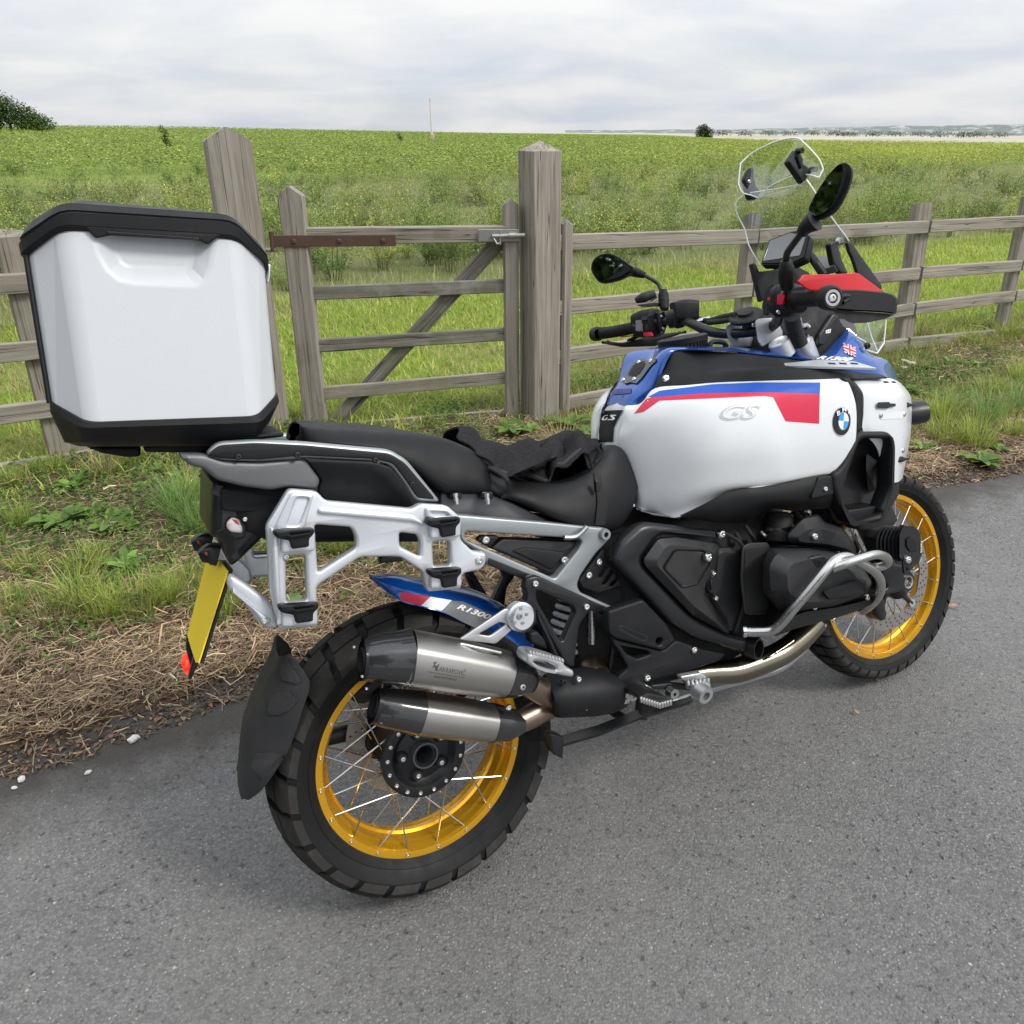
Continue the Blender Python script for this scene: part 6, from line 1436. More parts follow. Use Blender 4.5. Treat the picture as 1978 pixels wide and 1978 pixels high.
# left hand guard and red deflector
plate('hand_guard', [(235, 1075), (420, 1090), (720, 1010), (900, 990), (1010, 985), (860, 1040), (720, 1120), (440, 1130), (300, 1105)], .33, .03, 'black_plastic', bev=.006)
plate('wind_deflector', [(530, 850), (560, 800), (735, 765), (745, 800), (650, 830), (560, 865)], .36, .006, 'red_plastic', bev=.001)
plate('wind_deflector', [(380, 1032), (560, 1010), (540, 1024), (400, 1040)], .34, .006, 'red_plastic', bev=.001)
tube('lever', [(450, 1075, .36), (540, 1030, .32), (640, 1010, .28), (760, 990, .24)], .006, 'black_satin', seg=8)
# left mirror
mp_ = P(250, 390, .45)
MN_ = (-.856, -.508, .095)
ml = slab('mirror', [(88, 395), (105, 330), (135, 292), (190, 262), (245, 252), (320, 272), (400, 322), (455, 365), (490, 385), (480, 440), (440, 460), (370, 500), (290, 522), (205, 537), (168, 525), (120, 470)], mp_, MN_, .030, 'black_plastic', bev=.008, r=.012)
slab('mirror_glass', [(112, 392), (126, 340), (152, 306), (200, 278), (250, 268), (318, 286), (385, 330), (410, 352), (395, 395), (350, 430), (280, 470), (205, 518), (180, 508), (140, 455)], mp_ + Vector(MN_) * .0012, MN_, .001, 'mirror_glass', ml, bev=0, r=.008)
tube('mirror_stalk', [(470, 420, .415), (540, 440, .395), (600, 460, .375)], [.017, .015, .010], 'black_plastic', ml, seg=14)
tube('mirror_stalk', [(590, 455, .378), (680, 505, .345), (730, 545, .33), (755, 600, .32), (765, 650, .315)], .0062, 'black_satin', ml, seg=12)
tube('mirror_boot', [(775, 590, .31), (778, 640, .31), (782, 700, .305), (790, 780, .295)], [.010, .016, .017, .013], 'black_plastic', ml, seg=12)
mc = loft('remote_switch', [(520, 700, .34, .008, .008), (590, 670, .33, .016, .016), (700, 630, .315, .010, .012)], 'black_satin', ex=4, n=16); tube('switch_stem', [(655, 690, .32), (710, 660, .315)], .006, 'steel', mc, smooth_path=False)
plate('switch_plate', [(540, 735), (700, 715), (820, 730), (815, 750), (600, 755)], .31, .01, 'black_matt', mc, bev=.001)
loft('reservoir', [(870, 800, .19, .03, .026), (960, 790, .18, .034, .032), (1085, 790, .165, .03, .03)], 'black_plastic', ex=5, n=24)
loft('master_cylinder', [(820, 880, .22, .024, .026), (900, 860, .20, .026, .03), (950, 900, .18, .022, .022)], 'black_satin', ex=3, n=20)
tube('brake_hose', [(1110, 870, .16), (1200, 890, .12), (1330, 855, .07), (1450, 830, .02)], .009, 'black_matt', seg=10); tube('brake_hose', [(1190, 905, .10), (1330, 890, .06), (1460, 860, .02)], .008, 'black_matt', seg=10)
lathe('hose_end', [(-.02, .003), (-.02, .008), (.02, .008), (.02, .003)], P(1150, 880, .14), (1, -.6, .1), 'steel', bike, 12)
# clamps (top yoke), phone mount
yk = stack('handlebar_clamp', [([(1355, 940), (1400, 905), (1480, 895), (1640, 905), (1660, 1060), (1640, 1140), (1410, 1135), (1365, 1020)], .075), ([(1360, 942), (1405, 912), (1480, 902), (1560, 925), (1620, 1060), (1600, 1125), (1420, 1122), (1372, 1020)], .035)], 'silver_alu', r=.008, base=True)
plate('clamp_gap', [(1365, 996), (1470, 992), (1470, 1000), (1368, 1006)], .036, .003, 'black_matt', yk, bev=.0005, r=0)
yk2 = stack('handlebar_clamp', [([(1630, 890), (1660, 868), (1800, 858), (1850, 900), (1905, 1000), (1880, 1070), (1780, 1090), (1700, 1145), (1655, 1080)], -.035), ([(1636, 892), (1662, 874), (1795, 866), (1842, 905), (1895, 1000), (1872, 1062), (1776, 1080), (1700, 1130), (1662, 1075)], -.075)], 'silver_alu', r=.008, base=True)
lathe('fork_cap', [(-.03, .030), (.012, .030), (.016, .026), (.018, .001)], P(1870, 1120, -.10), (-.42, 0, .9), 'silver_alu', bike, 28)
FR = G_
fkc = lathe('fork_cap', [(-.05, .032), (-.01, .034), (.02, .036), (.022, .030), (.030, .030), (.032, .001)], P(730, 1840, -.105), (-.42, 0, .9), 'silver_alu', bike, 32); lathe('cap_ring', [(.031, .027), (.036, .027), (.036, .015), (.031, .013)], P(730, 1840, -.105), (-.42, 0, .9), 'black_satin', fkc, 28)
lathe('fork_cap', [(-.05, .030), (.0, .030), (.012, .026), (.013, .001)], P(730, 1840, .105).lerp(P(730, 1840, .105), 0), (-.42, 0, .9), 'silver_alu', bike, 28)
pm = lathe('phone_mount', [(-.012, .012), (-.008, .030), (-.004, .046), (.004, .048), (.008, .043), (.009, .022), (.016, .021), (.018, .001)], P(258, 1570, 0), (-.35, -.25, .9), 'black_plastic', bike, 36); tube('mount_stem', [(258, 1575, 0), (275, 1690, 0)], .014, 'black_satin', pm, smooth_path=False)
# right grip, bar end, switch, guard
rb0 = P(945, 1420, -.445); rb1 = P(600, 1430, -.275)
gr_ = tube('grip', [rb1, rb1.lerp(rb0, .3), rb1.lerp(rb0, .7), rb0], [.0215, .0185, .0185, .0195], 'rubber', seg=24, px=False)
for k in range(9): 
    c_ = rb1.lerp(rb0, .24 + k * .07); lathe('grip_ring', [(-.002, .0184), (0, .0192), (.002, .0184)], c_, rb0 - rb1, 'rubber', gr_, 20)
ax2 = (rb0 - rb1).normalized()
lathe('bar_end', [(-.03, .018), (-.012, .026), (.0, .0285), (.012, .0275), (.016, .022), (.014, .018)], rb0, ax2, 'black_plastic', gr_, 32); lathe('bar_end_ring', [(.013, .0195), (.0165, .018), (.0165, .012), (.012, .011)], rb0, ax2, 'steel', gr_, 28); bolt(0, 0, 0, .0095, gr_, pos=rb0 + ax2 * .013, nrm=ax2)
sw2 = loft('switch_box', [(495, 1440, -.235, .03, .032), (560, 1440, -.255, .036, .042), (640, 1440, -.285, .034, .040), (700, 1435, -.31, .026, .030)], 'black_plastic', ex=3, n=24)
lathe('collar', [(-.006, .026), (-.006, .031), (.006, .031), (.006, .026)], rb1.lerp(rb0, .12), ax2, 'black_satin', sw2, 28)
for x, y, w_, h_, m_ in ((540, 1430, 22, 42, 'button_red'), (450, 1425, 16, 40, 'black_satin'), (447, 1425, 8, 14, 'button_red'), (585, 1340, 12, 8, 'black_satin')):
    slab('switch', [(x - w_, y - h_), (x + w_ + 6, y - h_ - 6), (x + w_, y + h_), (x - w_ - 4, y + h_)], P(x, y, -.275) + Vector((-.024, 0, 0)), (-.9, -.4, .2), .014, m_, sw2, bev=.0018, r=.003)
bolt(530, 1535, -.285, .005, sw2)
slab('lever_guard', [(390, 1480), (420, 1360), (470, 1300), (500, 1310), (470, 1370), (440, 1440), (440, 1560), (400, 1560)], P(440, 1440, -.21), (-.9, -.3, .2), .012, 'black_matt', sw2, bev=.002)
hg = stack('hand_guard', [([(960, 1390), (1010, 1350), (1200, 1352), (1400, 1368), (1480, 1385), (1520, 1425), (1505, 1555), (1400, 1540), (1100, 1525), (970, 1515)], -.40), ([(980, 1392), (1020, 1358), (1200, 1360), (1400, 1376), (1470, 1395), (1508, 1428), (1495, 1540), (1400, 1528), (1100, 1512), (985, 1502)], -.442)], 'black_plastic', r=.008, base=True)
stack('guard_underside', [([(960, 1510), (1100, 1525), (1400, 1545), (1495, 1555), (1420, 1590), (1260, 1625), (1130, 1630), (1020, 1570)], -.43), ([(980, 1515), (1100, 1530), (1400, 1548), (1470, 1558), (1400, 1580), (1260, 1605), (1140, 1610), (1040, 1565)], -.36)], 'black_matt', hg, base=True)
tube('guard_ridge', [(1000, 1420, -.447), (1080, 1405, -.447), (1110, 1420, -.446), (1060, 1455, -.446)], .006, 'black_plastic', hg, seg=8)
wd = plate('wind_deflector', [(690, 1285), (740, 1226), (1000, 1222), (1190, 1210), (1405, 1368), (1200, 1372), (780, 1355)], (-.395, 0, 0), .006, 'red_plastic', bev=.0015); plate('deflector_fold', [(690, 1285), (742, 1230), (800, 1300), (785, 1358)], -.380, .004, 'red_plastic', wd, bev=.001)
# right mirror
mq = P(930, 560, -.46); mn = (-.918, -.389, .075)
mr = slab('mirror', [(760, 690), (775, 640), (840, 520), (930, 390), (1010, 310), (1050, 295), (1090, 302), (1120, 340), (1122, 400), (1095, 500), (1040, 620), (985, 700), (920, 745), (850, 770), (800, 760)], mq, mn, .030, 'black_plastic', bev=.010, r=.010)
slab('mirror_glass', [(783, 690), (795, 650), (850, 540), (930, 420), (1000, 335), (1035, 312), (1055, 320), (1060, 370), (1045, 460), (1005, 580), (960, 660), (905, 715), (840, 740), (800, 728)], mq + Vector(mn).normalized() * .0012, mn, .001, 'mirror_glass', mr, bev=0, r=.008)
tube('mirror_stalk', [(830, 780, -.435), (760, 830, -.415), (715, 890, -.40)], [.024, .017, .011], 'black_plastic', mr, seg=14)
tube('mirror_stalk', [(730, 870, -.405), (660, 960, -.375), (605, 1040, -.355), (590, 1110, -.34)], .0078, 'black_satin', mr, seg=12); tube('mirror_boot', [(590, 1110, -.34), (595, 1180, -.335), (595, 1250, -.325), (600, 1330, -.31)], [.012, .0185, .019, .015], 'black_plastic', mr, seg=12)
# display, cockpit
sd_ = P(580, 1000, .02)
tft = slab('display', [(375, 1135), (445, 930), (620, 862), (690, 850), (785, 895), (745, 1080), (640, 1130)], sd_, (-.80, -.1, .58), .03, 'black_plastic', bev=.004)
slab('display_glass', [(398, 1108), (458, 940), (628, 874), (752, 908), (705, 1062)], sd_ + Vector((-.001, 0, .0007)), (-.80, -.1, .58), .001, 'display_face', tft, bev=0, r=.004) if 'display_face' in MATS else None
slab('display_mark', [(408, 1085), (440, 1005), (444, 1008), (414, 1086)], sd_ + Vector((-.0022, 0, .0016)), (-.80, -.1, .58), .0005, 'white_decal', tft, bev=0, r=0)
cw = plate('screen_mount', [(1100, 952), (1135, 950), (1160, 985), (1390, 1310), (1388, 1345), (1330, 1330), (1190, 1215), (1150, 1090), (1120, 1030)], (-.150, 0, 0), .012, 'black_satin', bev=.003); mir(cw)
plate('screen_mount', [(955, 965), (985, 940), (1020, 950), (1060, 1100), (1110, 1210), (1050, 1215), (985, 1130)], -.08, .02, 'black_satin', bev=.004)
plate('cockpit_cover', [(315, 1130), (342, 1122), (372, 1195), (700, 1155), (800, 1210), (780, 1280), (640, 1330), (560, 1330), (420, 1420), (392, 1450)], .10, .02, 'black_matt', bev=.004)
tube('cockpit_bar', [(730, 1035, -.03), (790, 1060, -.05), (840, 1130, -.07), (900, 1220, -.08)], .012, 'black_satin', seg=12)
hs_ = slab('cockpit_shelf', [(790, 1090), (900, 1055), (960, 1080), (1000, 1150), (890, 1180)], P(900, 1120, -.02), (-.5, 0, .86), .02, 'grey_panel', bev=.003)
loft('fork_cover', [(1.17, 0, 1.02, .10, .06), (1.24, 0, 1.08, .12, .10), (1.32, 0, 1.12, .12, .10), (1.38, 0, 1.06, .10, .09)], 'black_matt', px=False, ex=4)
jk = plate('usb_socket', [(870, 1720), (985, 1545), (1030, 1565), (960, 1740), (905, 1810), (860, 1800)], -.135, .03, 'black_satin', bev=.004)
plate('socket_plate', [(925, 1685), (965, 1672), (960, 1705), (922, 1710)], -.1385, .003, 'white_decal', jk, holes=[[(932, 1690), (940, 1688), (938, 1700), (930, 1702)], [(948, 1684), (956, 1682), (954, 1698), (946, 1700)]], bev=.0005, r=0)
tube('cable', [(700, 1590, -.14), (720, 1650, -.13), (760, 1640, -.12), (780, 1660, -.12)], .006, 'cast_alu', seg=8); tube('bar_riser', [(640, 1560, -.17), (660, 1680, -.13), (700, 1800, -.12)], [.02, .022, .024], 'black_matt', seg=12)
# ---- screens: clear panes, edge highlights added as pale tubes
def pane(name, rows, edge_rows=None, bulge=.05, parent=None):
    R3 = []
    for lf, rt in rows:
        L3 = P(*lf); R_3 = P(*rt); o = []
        for k in range(9):
            f = k / 8; p_ = L3.lerp(R_3, f); p_.x += bulge * math.sin(math.pi * f) ** .8; o.append(p_)
        R3.append(o)
    ob = grid(name, R3, 'windscreen', parent, nu=2, nv=3, thick=0, px=False, ang=80)
    left = [r_[0] for r_ in R3]; right = [r_[-1] for r_ in R3]; top = R3[-1]
    for e_ in (left, right, top): tube('highlight_rim', e_, .0021, 'edge_highlight', ob, px=False, seg=6)
    return ob
ws = pane('windscreen', [((378, 1145, .135), (1112, 945, -.145)), ((345, 1090, .142), (1085, 905, -.15)), ((285, 980, .152), (1020, 820, -.155)), ((250, 850, .158), (960, 735, -.158)), ((190, 730, .160), (900, 640, -.158)), ((175, 650, .155), (845, 560, -.152)), ((195, 600, .145), (800, 490, -.142)), ((260, 548, .125), (765, 440, -.125))], bulge=.055)
dt = [(215, 300, .130), (300, 222, .112), (420, 155, .075), (540, 108, .04), (680, 92, -.005), (740, 130, -.035), (815, 205, -.085), (870, 275, -.115), (900, 350, -.130)]
db = [(197, 470, .132), (232, 540, .122), (300, 562, .11), (385, 584, .09), (440, 505, .062), (560, 440, .02), (690, 396, -.035), (800, 400, -.10), (862, 420, -.125)]
T3 = [P(*p_) + Vector((.045 * math.sin(math.pi * k / 8) ** .8, 0, 0)) * 0 for k, p_ in enumerate(dt)]; B3 = [P(*p_) for p_ in db]
de = grid('wind_deflector', [B3, [a.lerp(b_, .33) + Vector((.012, 0, 0)) for a, b_ in zip(B3, T3)], [a.lerp(b_, .66) + Vector((.012, 0, 0)) for a, b_ in zip(B3, T3)], T3], 'windscreen', None, nu=3, nv=3, thick=0, px=False, ang=80)
for e_ in (T3, B3, [B3[0], T3[0]], [B3[-1], T3[-1]]): tube('highlight_rim', e_, .0021, 'edge_highlight', de, px=False, seg=6)
ca = plate('deflector_clamp', [(248, 430), (290, 340), (320, 325), (332, 345), (330, 420), (350, 490), (382, 520), (375, 560), (345, 600), (300, 600), (285, 570)], .115, .02, 'black_plastic', bev=.005, r=.006); bolt(286, 450, .113, .006, ca, 'steel')
cc = plate('deflector_clamp', [(612, 285), (680, 185), (700, 180), (740, 265), (735, 300), (800, 345), (825, 340), (830, 370), (790, 390), (750, 455), (735, 462), (720, 440)], -.075, .022, 'black_plastic', holes=[[(668, 250), (685, 250), (720, 340), (705, 350)]], bev=.005, r=.006, hr=.003)
for x, y in ((705, 195), (820, 350)): lathe('clamp_knob', [(-.01, .002), (-.01, .008), (.01, .008), (.01, .002)], P(x, y, -.08), (0, 1, .2), 'black_satin', cc, 14)
lathe('clamp_knob', [(-.006, .002), (-.006, .010), (.006, .010), (.006, .002)], P(1035, 945, -.13), (0, 1, .2), 'steel', ws, 16)
lw = grid('wind_deflector', [[(1035, 1590, -.14), (1180, 1600, -.15), (1300, 1600, -.15), (1420, 1595, -.13)], [(1060, 1640, -.15), (1200, 1690, -.165), (1320, 1700, -.16), (1415, 1700, -.13)], [(1180, 1740, -.17), (1250, 1780, -.178), (1330, 1800, -.168), (1400, 1780, -.13)], [(1245, 1820, -.18), (1290, 1845, -.182), (1345, 1872, -.175), (1370, 1850, -.14)]], 'windscreen', None, nu=3, nv=3, thick=0, ang=80)
for e_ in ([(1180, 1740, -.171), (1250, 1780, -.179), (1235, 1840, -.182), (1345, 1874, -.176), (1402, 1790, -.132), (1420, 1595, -.13)], [(1260, 1600, -.15), (1300, 1740, -.165), (1345, 1850, -.172)]): tube('highlight_rim', e_, .0021, 'edge_highlight', lw, seg=6, smooth_path=False)
bolt(1268, 1812, -.186, .009, lw, 'black_satin')
# ================================================================== VEGETATION
def jit(base, n_, dv=.25, dh=.08):
    """n tints round a base colour: brightness and hue vary leaf by leaf"""
    b = np.array(base); k = 1 + rng.normal(0, dv, (n_, 1)); h = 1 + rng.normal(0, dh, (n_, 3))
    return np.clip(b * k * h, .004, .9)
def mixt(cols, wts, n_, dv=.22, dh=.07):
    i = rng.choice(len(cols), n_, p=np.array(wts) / sum(wts)); return np.clip(np.array(cols)[i] * (1 + rng.normal(0, dv, (n_, 1))) * (1 + rng.normal(0, dh, (n_, 3))), .004, .9)
def blades(pos, h, w_, bend, tint, seg=3, az=None, tipdry=0.):
    """grass blades: tapering strips that arch over"""
    n_ = len(pos); az = rng.uniform(0, 2 * np.pi, n_) if az is None else az
    dx, dy = np.cos(az), np.sin(az); sx, sy = -dy, dx
    V = []; 
    for i in range(seg + 1):
        f = i / seg; lean = bend * f ** 1.8 * h; up = h * f * np.sqrt(np.maximum(.05, 1 - (bend * f * .55) ** 2)); ww = w_ * (1 - f ** 1.6) * .5
        c = pos + np.stack([dx * lean, dy * lean, up], 1)
        if i < seg: V += [c + np.stack([sx * ww, sy * ww, 0 * ww], 1), c - np.stack([sx * ww, sy * ww, 0 * ww], 1)]
        else: V += [c]
    k = 2 * seg + 1; V = np.stack(V, 1).reshape(-1, 3); F = []
    for i in range(seg - 1): F += [(2 * i, 2 * i + 1, 2 * i + 3), (2 * i, 2 * i + 3, 2 * i + 2)]
    F.append((2 * seg - 2, 2 * seg - 1, 2 * seg))
    F = (np.array(F)[None] + (np.arange(n_) * k)[:, None, None]).reshape(-1, 3)
    return V, F, np.repeat(tint, k, 0)
def leaves(c, d, up, ln, wd, tint, fold=.25):
    """leaf cards: two triangles folded on the midrib; d = direction of the leaf"""
    d = d / np.linalg.norm(d, axis=1, keepdims=True); s = np.cross(d, up); s /= np.linalg.norm(s, axis=1, keepdims=True) + 1e-9; n_ = np.cross(s, d)
    ln = np.asarray(ln)[:, None] * np.ones((1, 1)); wd = np.asarray(wd)[:, None]
    a = c; t = c + d * ln - n_ * ln * .15; m1 = c + d * ln * .5 + s * wd * .5 + n_ * wd * fold; m2 = c + d * ln * .5 - s * wd * .5 + n_ * wd * fold
    V = np.stack([a, m1, t, m2], 1).reshape(-1, 3); k = np.arange(len(c))[:, None] * 4
    F = np.concatenate([k + np.array([[0, 1, 2]]), k + np.array([[0, 2, 3]])], 0); return V, F, np.repeat(tint, 4, 0)
def join(parts):
    V = []; F = []; T = []; o = 0
    for v, f, t in parts: V.append(v); F.append(f + o); T.append(t); o += len(v)
    return np.concatenate(V), np.concatenate(F), np.concatenate(T)
def STP(s, t, dz=0.):
    z = height(s, t) + dz; return np.stack([ED.x * s + EN.x * (t + T0), ED.y * s + EN.y * (t + T0), z], 1)
def veg(name, parts, mat='foliage'):
    return np_mesh(name, *join(parts), mat)
GRN = [(0.265, 0.369, 0.057), (0.345, 0.435, 0.078), (0.442, 0.477, 0.114), (0.193, 0.282, 0.057)]
# ---- verge grass: patches between straw
def verge_grass(n_):
    s = rng.uniform(-5.5, 10, n_ * 3); t = rng.uniform(.10, 2.2, n_ * 3); q = t - edge_t(s)
    m = fbm(s, t, .75, 41); lush = smooth(.25, .75, q) * (.32 + .5 * smooth(.42, .62, m)) + .35 * smooth(2.4, 3.4, s) * smooth(.25, .6, q) 
    lush = lush * (1 - .9 * smooth(.42, .54, fbm(s, t, .55, 47))) * (.55 + .45 * smooth(2.6, 3.6, s))
    keep = rng.random(n_ * 3) < lush; s, t = s[keep][:n_], t[keep][:n_]; k = len(s)
    h = (rng.gamma(4, .0105, k) * (.5 + .9 * fbm(s, t, .6, 44)) + .010) * (1 + .55 * smooth(3.0, 4.2, s))
    tint = mixt(GRN + [(.30, .27, .10), (.33, .27, .14)], [3, 3, 2, 1.6, 2.0, 1.6], k)
    return blades(STP(s, t, -.004), h, rng.uniform(.0025, .0055, k), rng.uniform(.2, 1.1, k), tint)
vg = put(bpy.data.objects.new('verge_grass', veg('verge_grass', [verge_grass(60000)]))); tag(vg, 'patchy green grass growing on the verge between road and fence', 'grass', kind='stuff')
# low clover-like leaves through the verge
def ground_leaves(n_, s0, s1, t0, t1, size, cols, wts, dens, zmax=.05):
    s = rng.uniform(s0, s1, n_); t = rng.uniform(t0, t1, n_); keep = rng.random(n_) < dens(s, t); s, t = s[keep], t[keep]; k = len(s)
    c = STP(s, t, 0) + np.stack([0 * s, 0 * s, rng.uniform(.004, zmax, k)], 1); a = rng.uniform(0, 2 * np.pi, k); d = np.stack([np.cos(a), np.sin(a), rng.uniform(-.1, .7, k)], 1)
    return leaves(c, d, np.array([[0, 0, 1.]]), rng.uniform(.6, 1.4, k) * size, rng.uniform(.3, .6, k) * size, mixt(cols, wts, k))
cl_ = put(bpy.data.objects.new('ground_cover', veg('ground_cover', [ground_leaves(80000, -5.5, 10, .2, 2.2, .030, [(.10, .19, .035), (.15, .24, .05), (.07, .13, .03)], [2, 2, 1], lambda s, t: smooth(.48, .60, fbm(s, t, .6, 51)) * smooth(.3, .7, t - edge_t(s)) * .8)]))); tag(cl_, 'small leafy ground cover weeds spread over the verge', 'ground cover', kind='stuff')
# ---- cut straw along the road edge
def straw(n_):
    s = rng.uniform(-5.5, 10, n_ * 2); q = np.abs(rng.normal(.36, .30, n_ * 2)) - .06; far_ = rng.random(n_ * 2) < .45; q = np.where(far_, rng.uniform(.1, 2.0, n_ * 2), q)
    t = edge_t(s) + q; keep = rng.random(n_ * 2) < np.where(q < .07, .09, .35 + .75 * smooth(.38, .6, fbm(s, t, .5, 61))); s, t = s[keep][:n_], t[keep][:n_]; q = t - edge_t(s); k = len(s)
    c = STP(s, t, 0); c[:, 2] = np.where(q < .0, .002, c[:, 2]) + rng.exponential(.010, k) * (q > .02) + .002
    ln = rng.gamma(1.7, .026, k) + .012; a = rng.normal(.5, .9, k); ti = rng.normal(0, .22, k) * (q > .02)
    d = np.stack([np.cos(a) * np.cos(ti), np.sin(a) * np.cos(ti), np.sin(ti)], 1); sd_ = np.stack([-np.sin(a), np.cos(a), rng.normal(0, .5, k)], 1); sd_ /= np.linalg.norm(sd_, axis=1, keepdims=True)
    w_ = (.0006 + rng.gamma(2, .00030, k))[:, None]; bow = rng.normal(0, .16, k)[:, None] * sd_ * ln[:, None]
    p0 = c - d * ln[:, None] / 2; p1 = c + bow; p2 = c + d * ln[:, None] / 2; up = np.cross(d, sd_)
    p0[:, 2] = np.maximum(p0[:, 2], c[:, 2] - .012); p2[:, 2] = np.maximum(p2[:, 2], c[:, 2] - .012)
    V = np.stack([p0 + sd_ * w_, p0 - sd_ * w_, p1 + sd_ * w_ + up * w_ * .6, p1 - sd_ * w_ + up * w_ * .6, p2 + sd_ * w_, p2 - sd_ * w_], 1).reshape(-1, 3)
    o = np.arange(k)[:, None] * 6; F = np.concatenate([o + np.array([[0, 1, 3]]), o + np.array([[0, 3, 2]]), o + np.array([[2, 3, 5]]), o + np.array([[2, 5, 4]])], 0)
    tint = mixt([(0.529, 0.402, 0.230), (0.391, 0.282, 0.172), (0.265, 0.178, 0.115), (0.667, 0.540, 0.345), (0.172, 0.115, 0.081)], [2.2, 3, 3.4, 1.0, 2.6], k, .25, .05)
    return V, F, np.repeat(tint, 6, 0)
sw_ = put(bpy.data.objects.new('straw', veg('straw', [straw(210000)], 'straw'))); tag(sw_, 'brown and yellow cut straw scattered along the road edge', 'straw', kind='stuff')
# crumbs and dead leaf bits on the soil
def crumbs(n_):
    s = rng.uniform(-5.5, 10, n_); t = edge_t(s) + np.abs(rng.normal(0, .5, n_)) - .06; c = STP(s, t, .003); c[:, 2] = np.maximum(c[:, 2], .003); a = rng.uniform(0, 6.28, n_)
    d = np.stack([np.cos(a), np.sin(a), rng.normal(0, .3, n_)], 1); return leaves(c, d, np.array([[0, 0, 1.]]), rng.uniform(.006, .028, n_), rng.uniform(.004, .016, n_), mixt([(.10, .065, .04), (.19, .12, .07), (.28, .2, .12), (.05, .04, .03)], [3, 3, 1, 2], n_))
cb_ = put(bpy.data.objects.new('leaf_litter', veg('leaf_litter', [crumbs(75000)], 'straw'))); tag(cb_, 'dark crumbs of dead leaf on the verge soil', 'leaf litter', kind='stuff')
# ---- mown strip behind the fence
def mown(n_):
    s = rng.uniform(-7, 15, n_); t = rng.uniform(1.75, 5.9, n_); k = n_; m = fbm(s, t, 1.6, 71)
    tint = mixt([(.37, .455, .07), (.30, .41, .06), (.45, .48, .12), (.52, .47, .21)], [3, 3, 2, 1], k, .18) * (.75 + .5 * m)[:, None]
    dry = smooth(.56, .68, fbm(s, t, 1.3, 77))[:, None]; tint = tint * (1 - dry * .7) + np.array([[.42, .35, .20]]) * dry * .7
    return blades(STP(s, t, -.004), rng.gamma(5, .008, k) + .015, rng.uniform(.006, .012, k), rng.uniform(.3, 1.2, k), tint, seg=2)
mg = put(bpy.data.objects.new('meadow_grass', veg('meadow_grass', [mown(120000)]))); tag(mg, 'bright short grass strip behind the fence and gate', 'grass', kind='stuff')
# ---- bushy weeds (individual plants near the fence, a mass beyond)
def weed_plant(h, rad, nst, nlf, cols, wts, leaf=.032, seedhead=.3):
    """upright branching weed: leafy stems fanned from one root"""
    P_ = []; a = rng.uniform(0, 6.28, nst); sp_ = np.sqrt(rng.random(nst)) * rad; hh = h * rng.uniform(.65, 1.05, nst) * (1 - .35 * (sp_ / rad) ** 2)
    root = np.stack([np.cos(a), np.sin(a), 0 * a], 1) * (sp_ * .25)[:, None]; tip = np.stack([np.cos(a) * sp_, np.sin(a) * sp_, hh], 1)
    P_.append(blades(root, hh, np.full(nst, .006), np.minimum(.9, sp_ / hh), jit((.12, .14, .06), nst), seg=3, az=a))
    n_ = nst * nlf; i = np.repeat(np.arange(nst), nlf); f = rng.uniform(.15, 1.0, n_) ** .8
    c = root[i] + (tip - root)[i] * f[:, None]; c[:, :2] = root[i][:, :2] + (tip - root)[i][:, :2] * (f ** 1.7)[:, None]
    b = rng.uniform(0, 6.28, n_); off = (1 - f) * .09 + .012; c = c + np.stack([np.cos(b) * off, np.sin(b) * off, rng.normal(0, .015, n_)], 1) * rng.random((n_, 1))
    d = np.stack([np.cos(b), np.sin(b), rng.uniform(.2, 1.3, n_)], 1); sz = leaf * rng.uniform(.6, 1.5, n_) * (1.25 - .6 * f)
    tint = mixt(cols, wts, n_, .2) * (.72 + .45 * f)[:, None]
    P_.append(leaves(c, d, np.array([[0, 0, 1.]]), sz, sz * rng.uniform(.28, .5, n_), tint)); return P_
WC = [(0.208, 0.296, 0.080), (0.271, 0.351, 0.104), (0.170, 0.255, 0.071), (0.328, 0.378, 0.118), (0.391, 0.385, 0.113)]; WW = [3, 3, 2, 1.5, .6]
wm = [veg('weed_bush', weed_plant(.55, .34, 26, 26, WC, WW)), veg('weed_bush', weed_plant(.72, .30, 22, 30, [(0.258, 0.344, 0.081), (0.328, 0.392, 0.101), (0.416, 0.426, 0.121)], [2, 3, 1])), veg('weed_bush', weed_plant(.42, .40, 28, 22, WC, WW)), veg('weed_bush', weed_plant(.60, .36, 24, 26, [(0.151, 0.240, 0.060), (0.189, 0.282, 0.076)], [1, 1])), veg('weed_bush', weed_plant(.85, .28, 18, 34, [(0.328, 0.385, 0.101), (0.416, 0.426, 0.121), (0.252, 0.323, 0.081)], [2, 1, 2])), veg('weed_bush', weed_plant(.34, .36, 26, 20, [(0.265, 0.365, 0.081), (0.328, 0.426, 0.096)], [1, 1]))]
r2 = random.Random(5); cnt = 0
for k in range(64):
    s = r2.uniform(-6, 14); t = r2.uniform(6.2, 10.5)
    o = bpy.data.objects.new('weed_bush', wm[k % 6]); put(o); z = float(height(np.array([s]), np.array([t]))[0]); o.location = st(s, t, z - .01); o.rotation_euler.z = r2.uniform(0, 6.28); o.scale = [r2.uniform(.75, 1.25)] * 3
    tag(o, ('grey green bushy weed beyond the mown grass', 'tall yellowish leafy weed beyond the mown grass', 'low spreading grey green weed beyond the mown grass', 'dark green bushy weed beyond the mown grass', 'tallest narrow yellow green weed beyond the mown grass', 'low bright green weed beyond the mown grass')[k % 6], 'weed', 'bushy weeds beyond the mown grass')
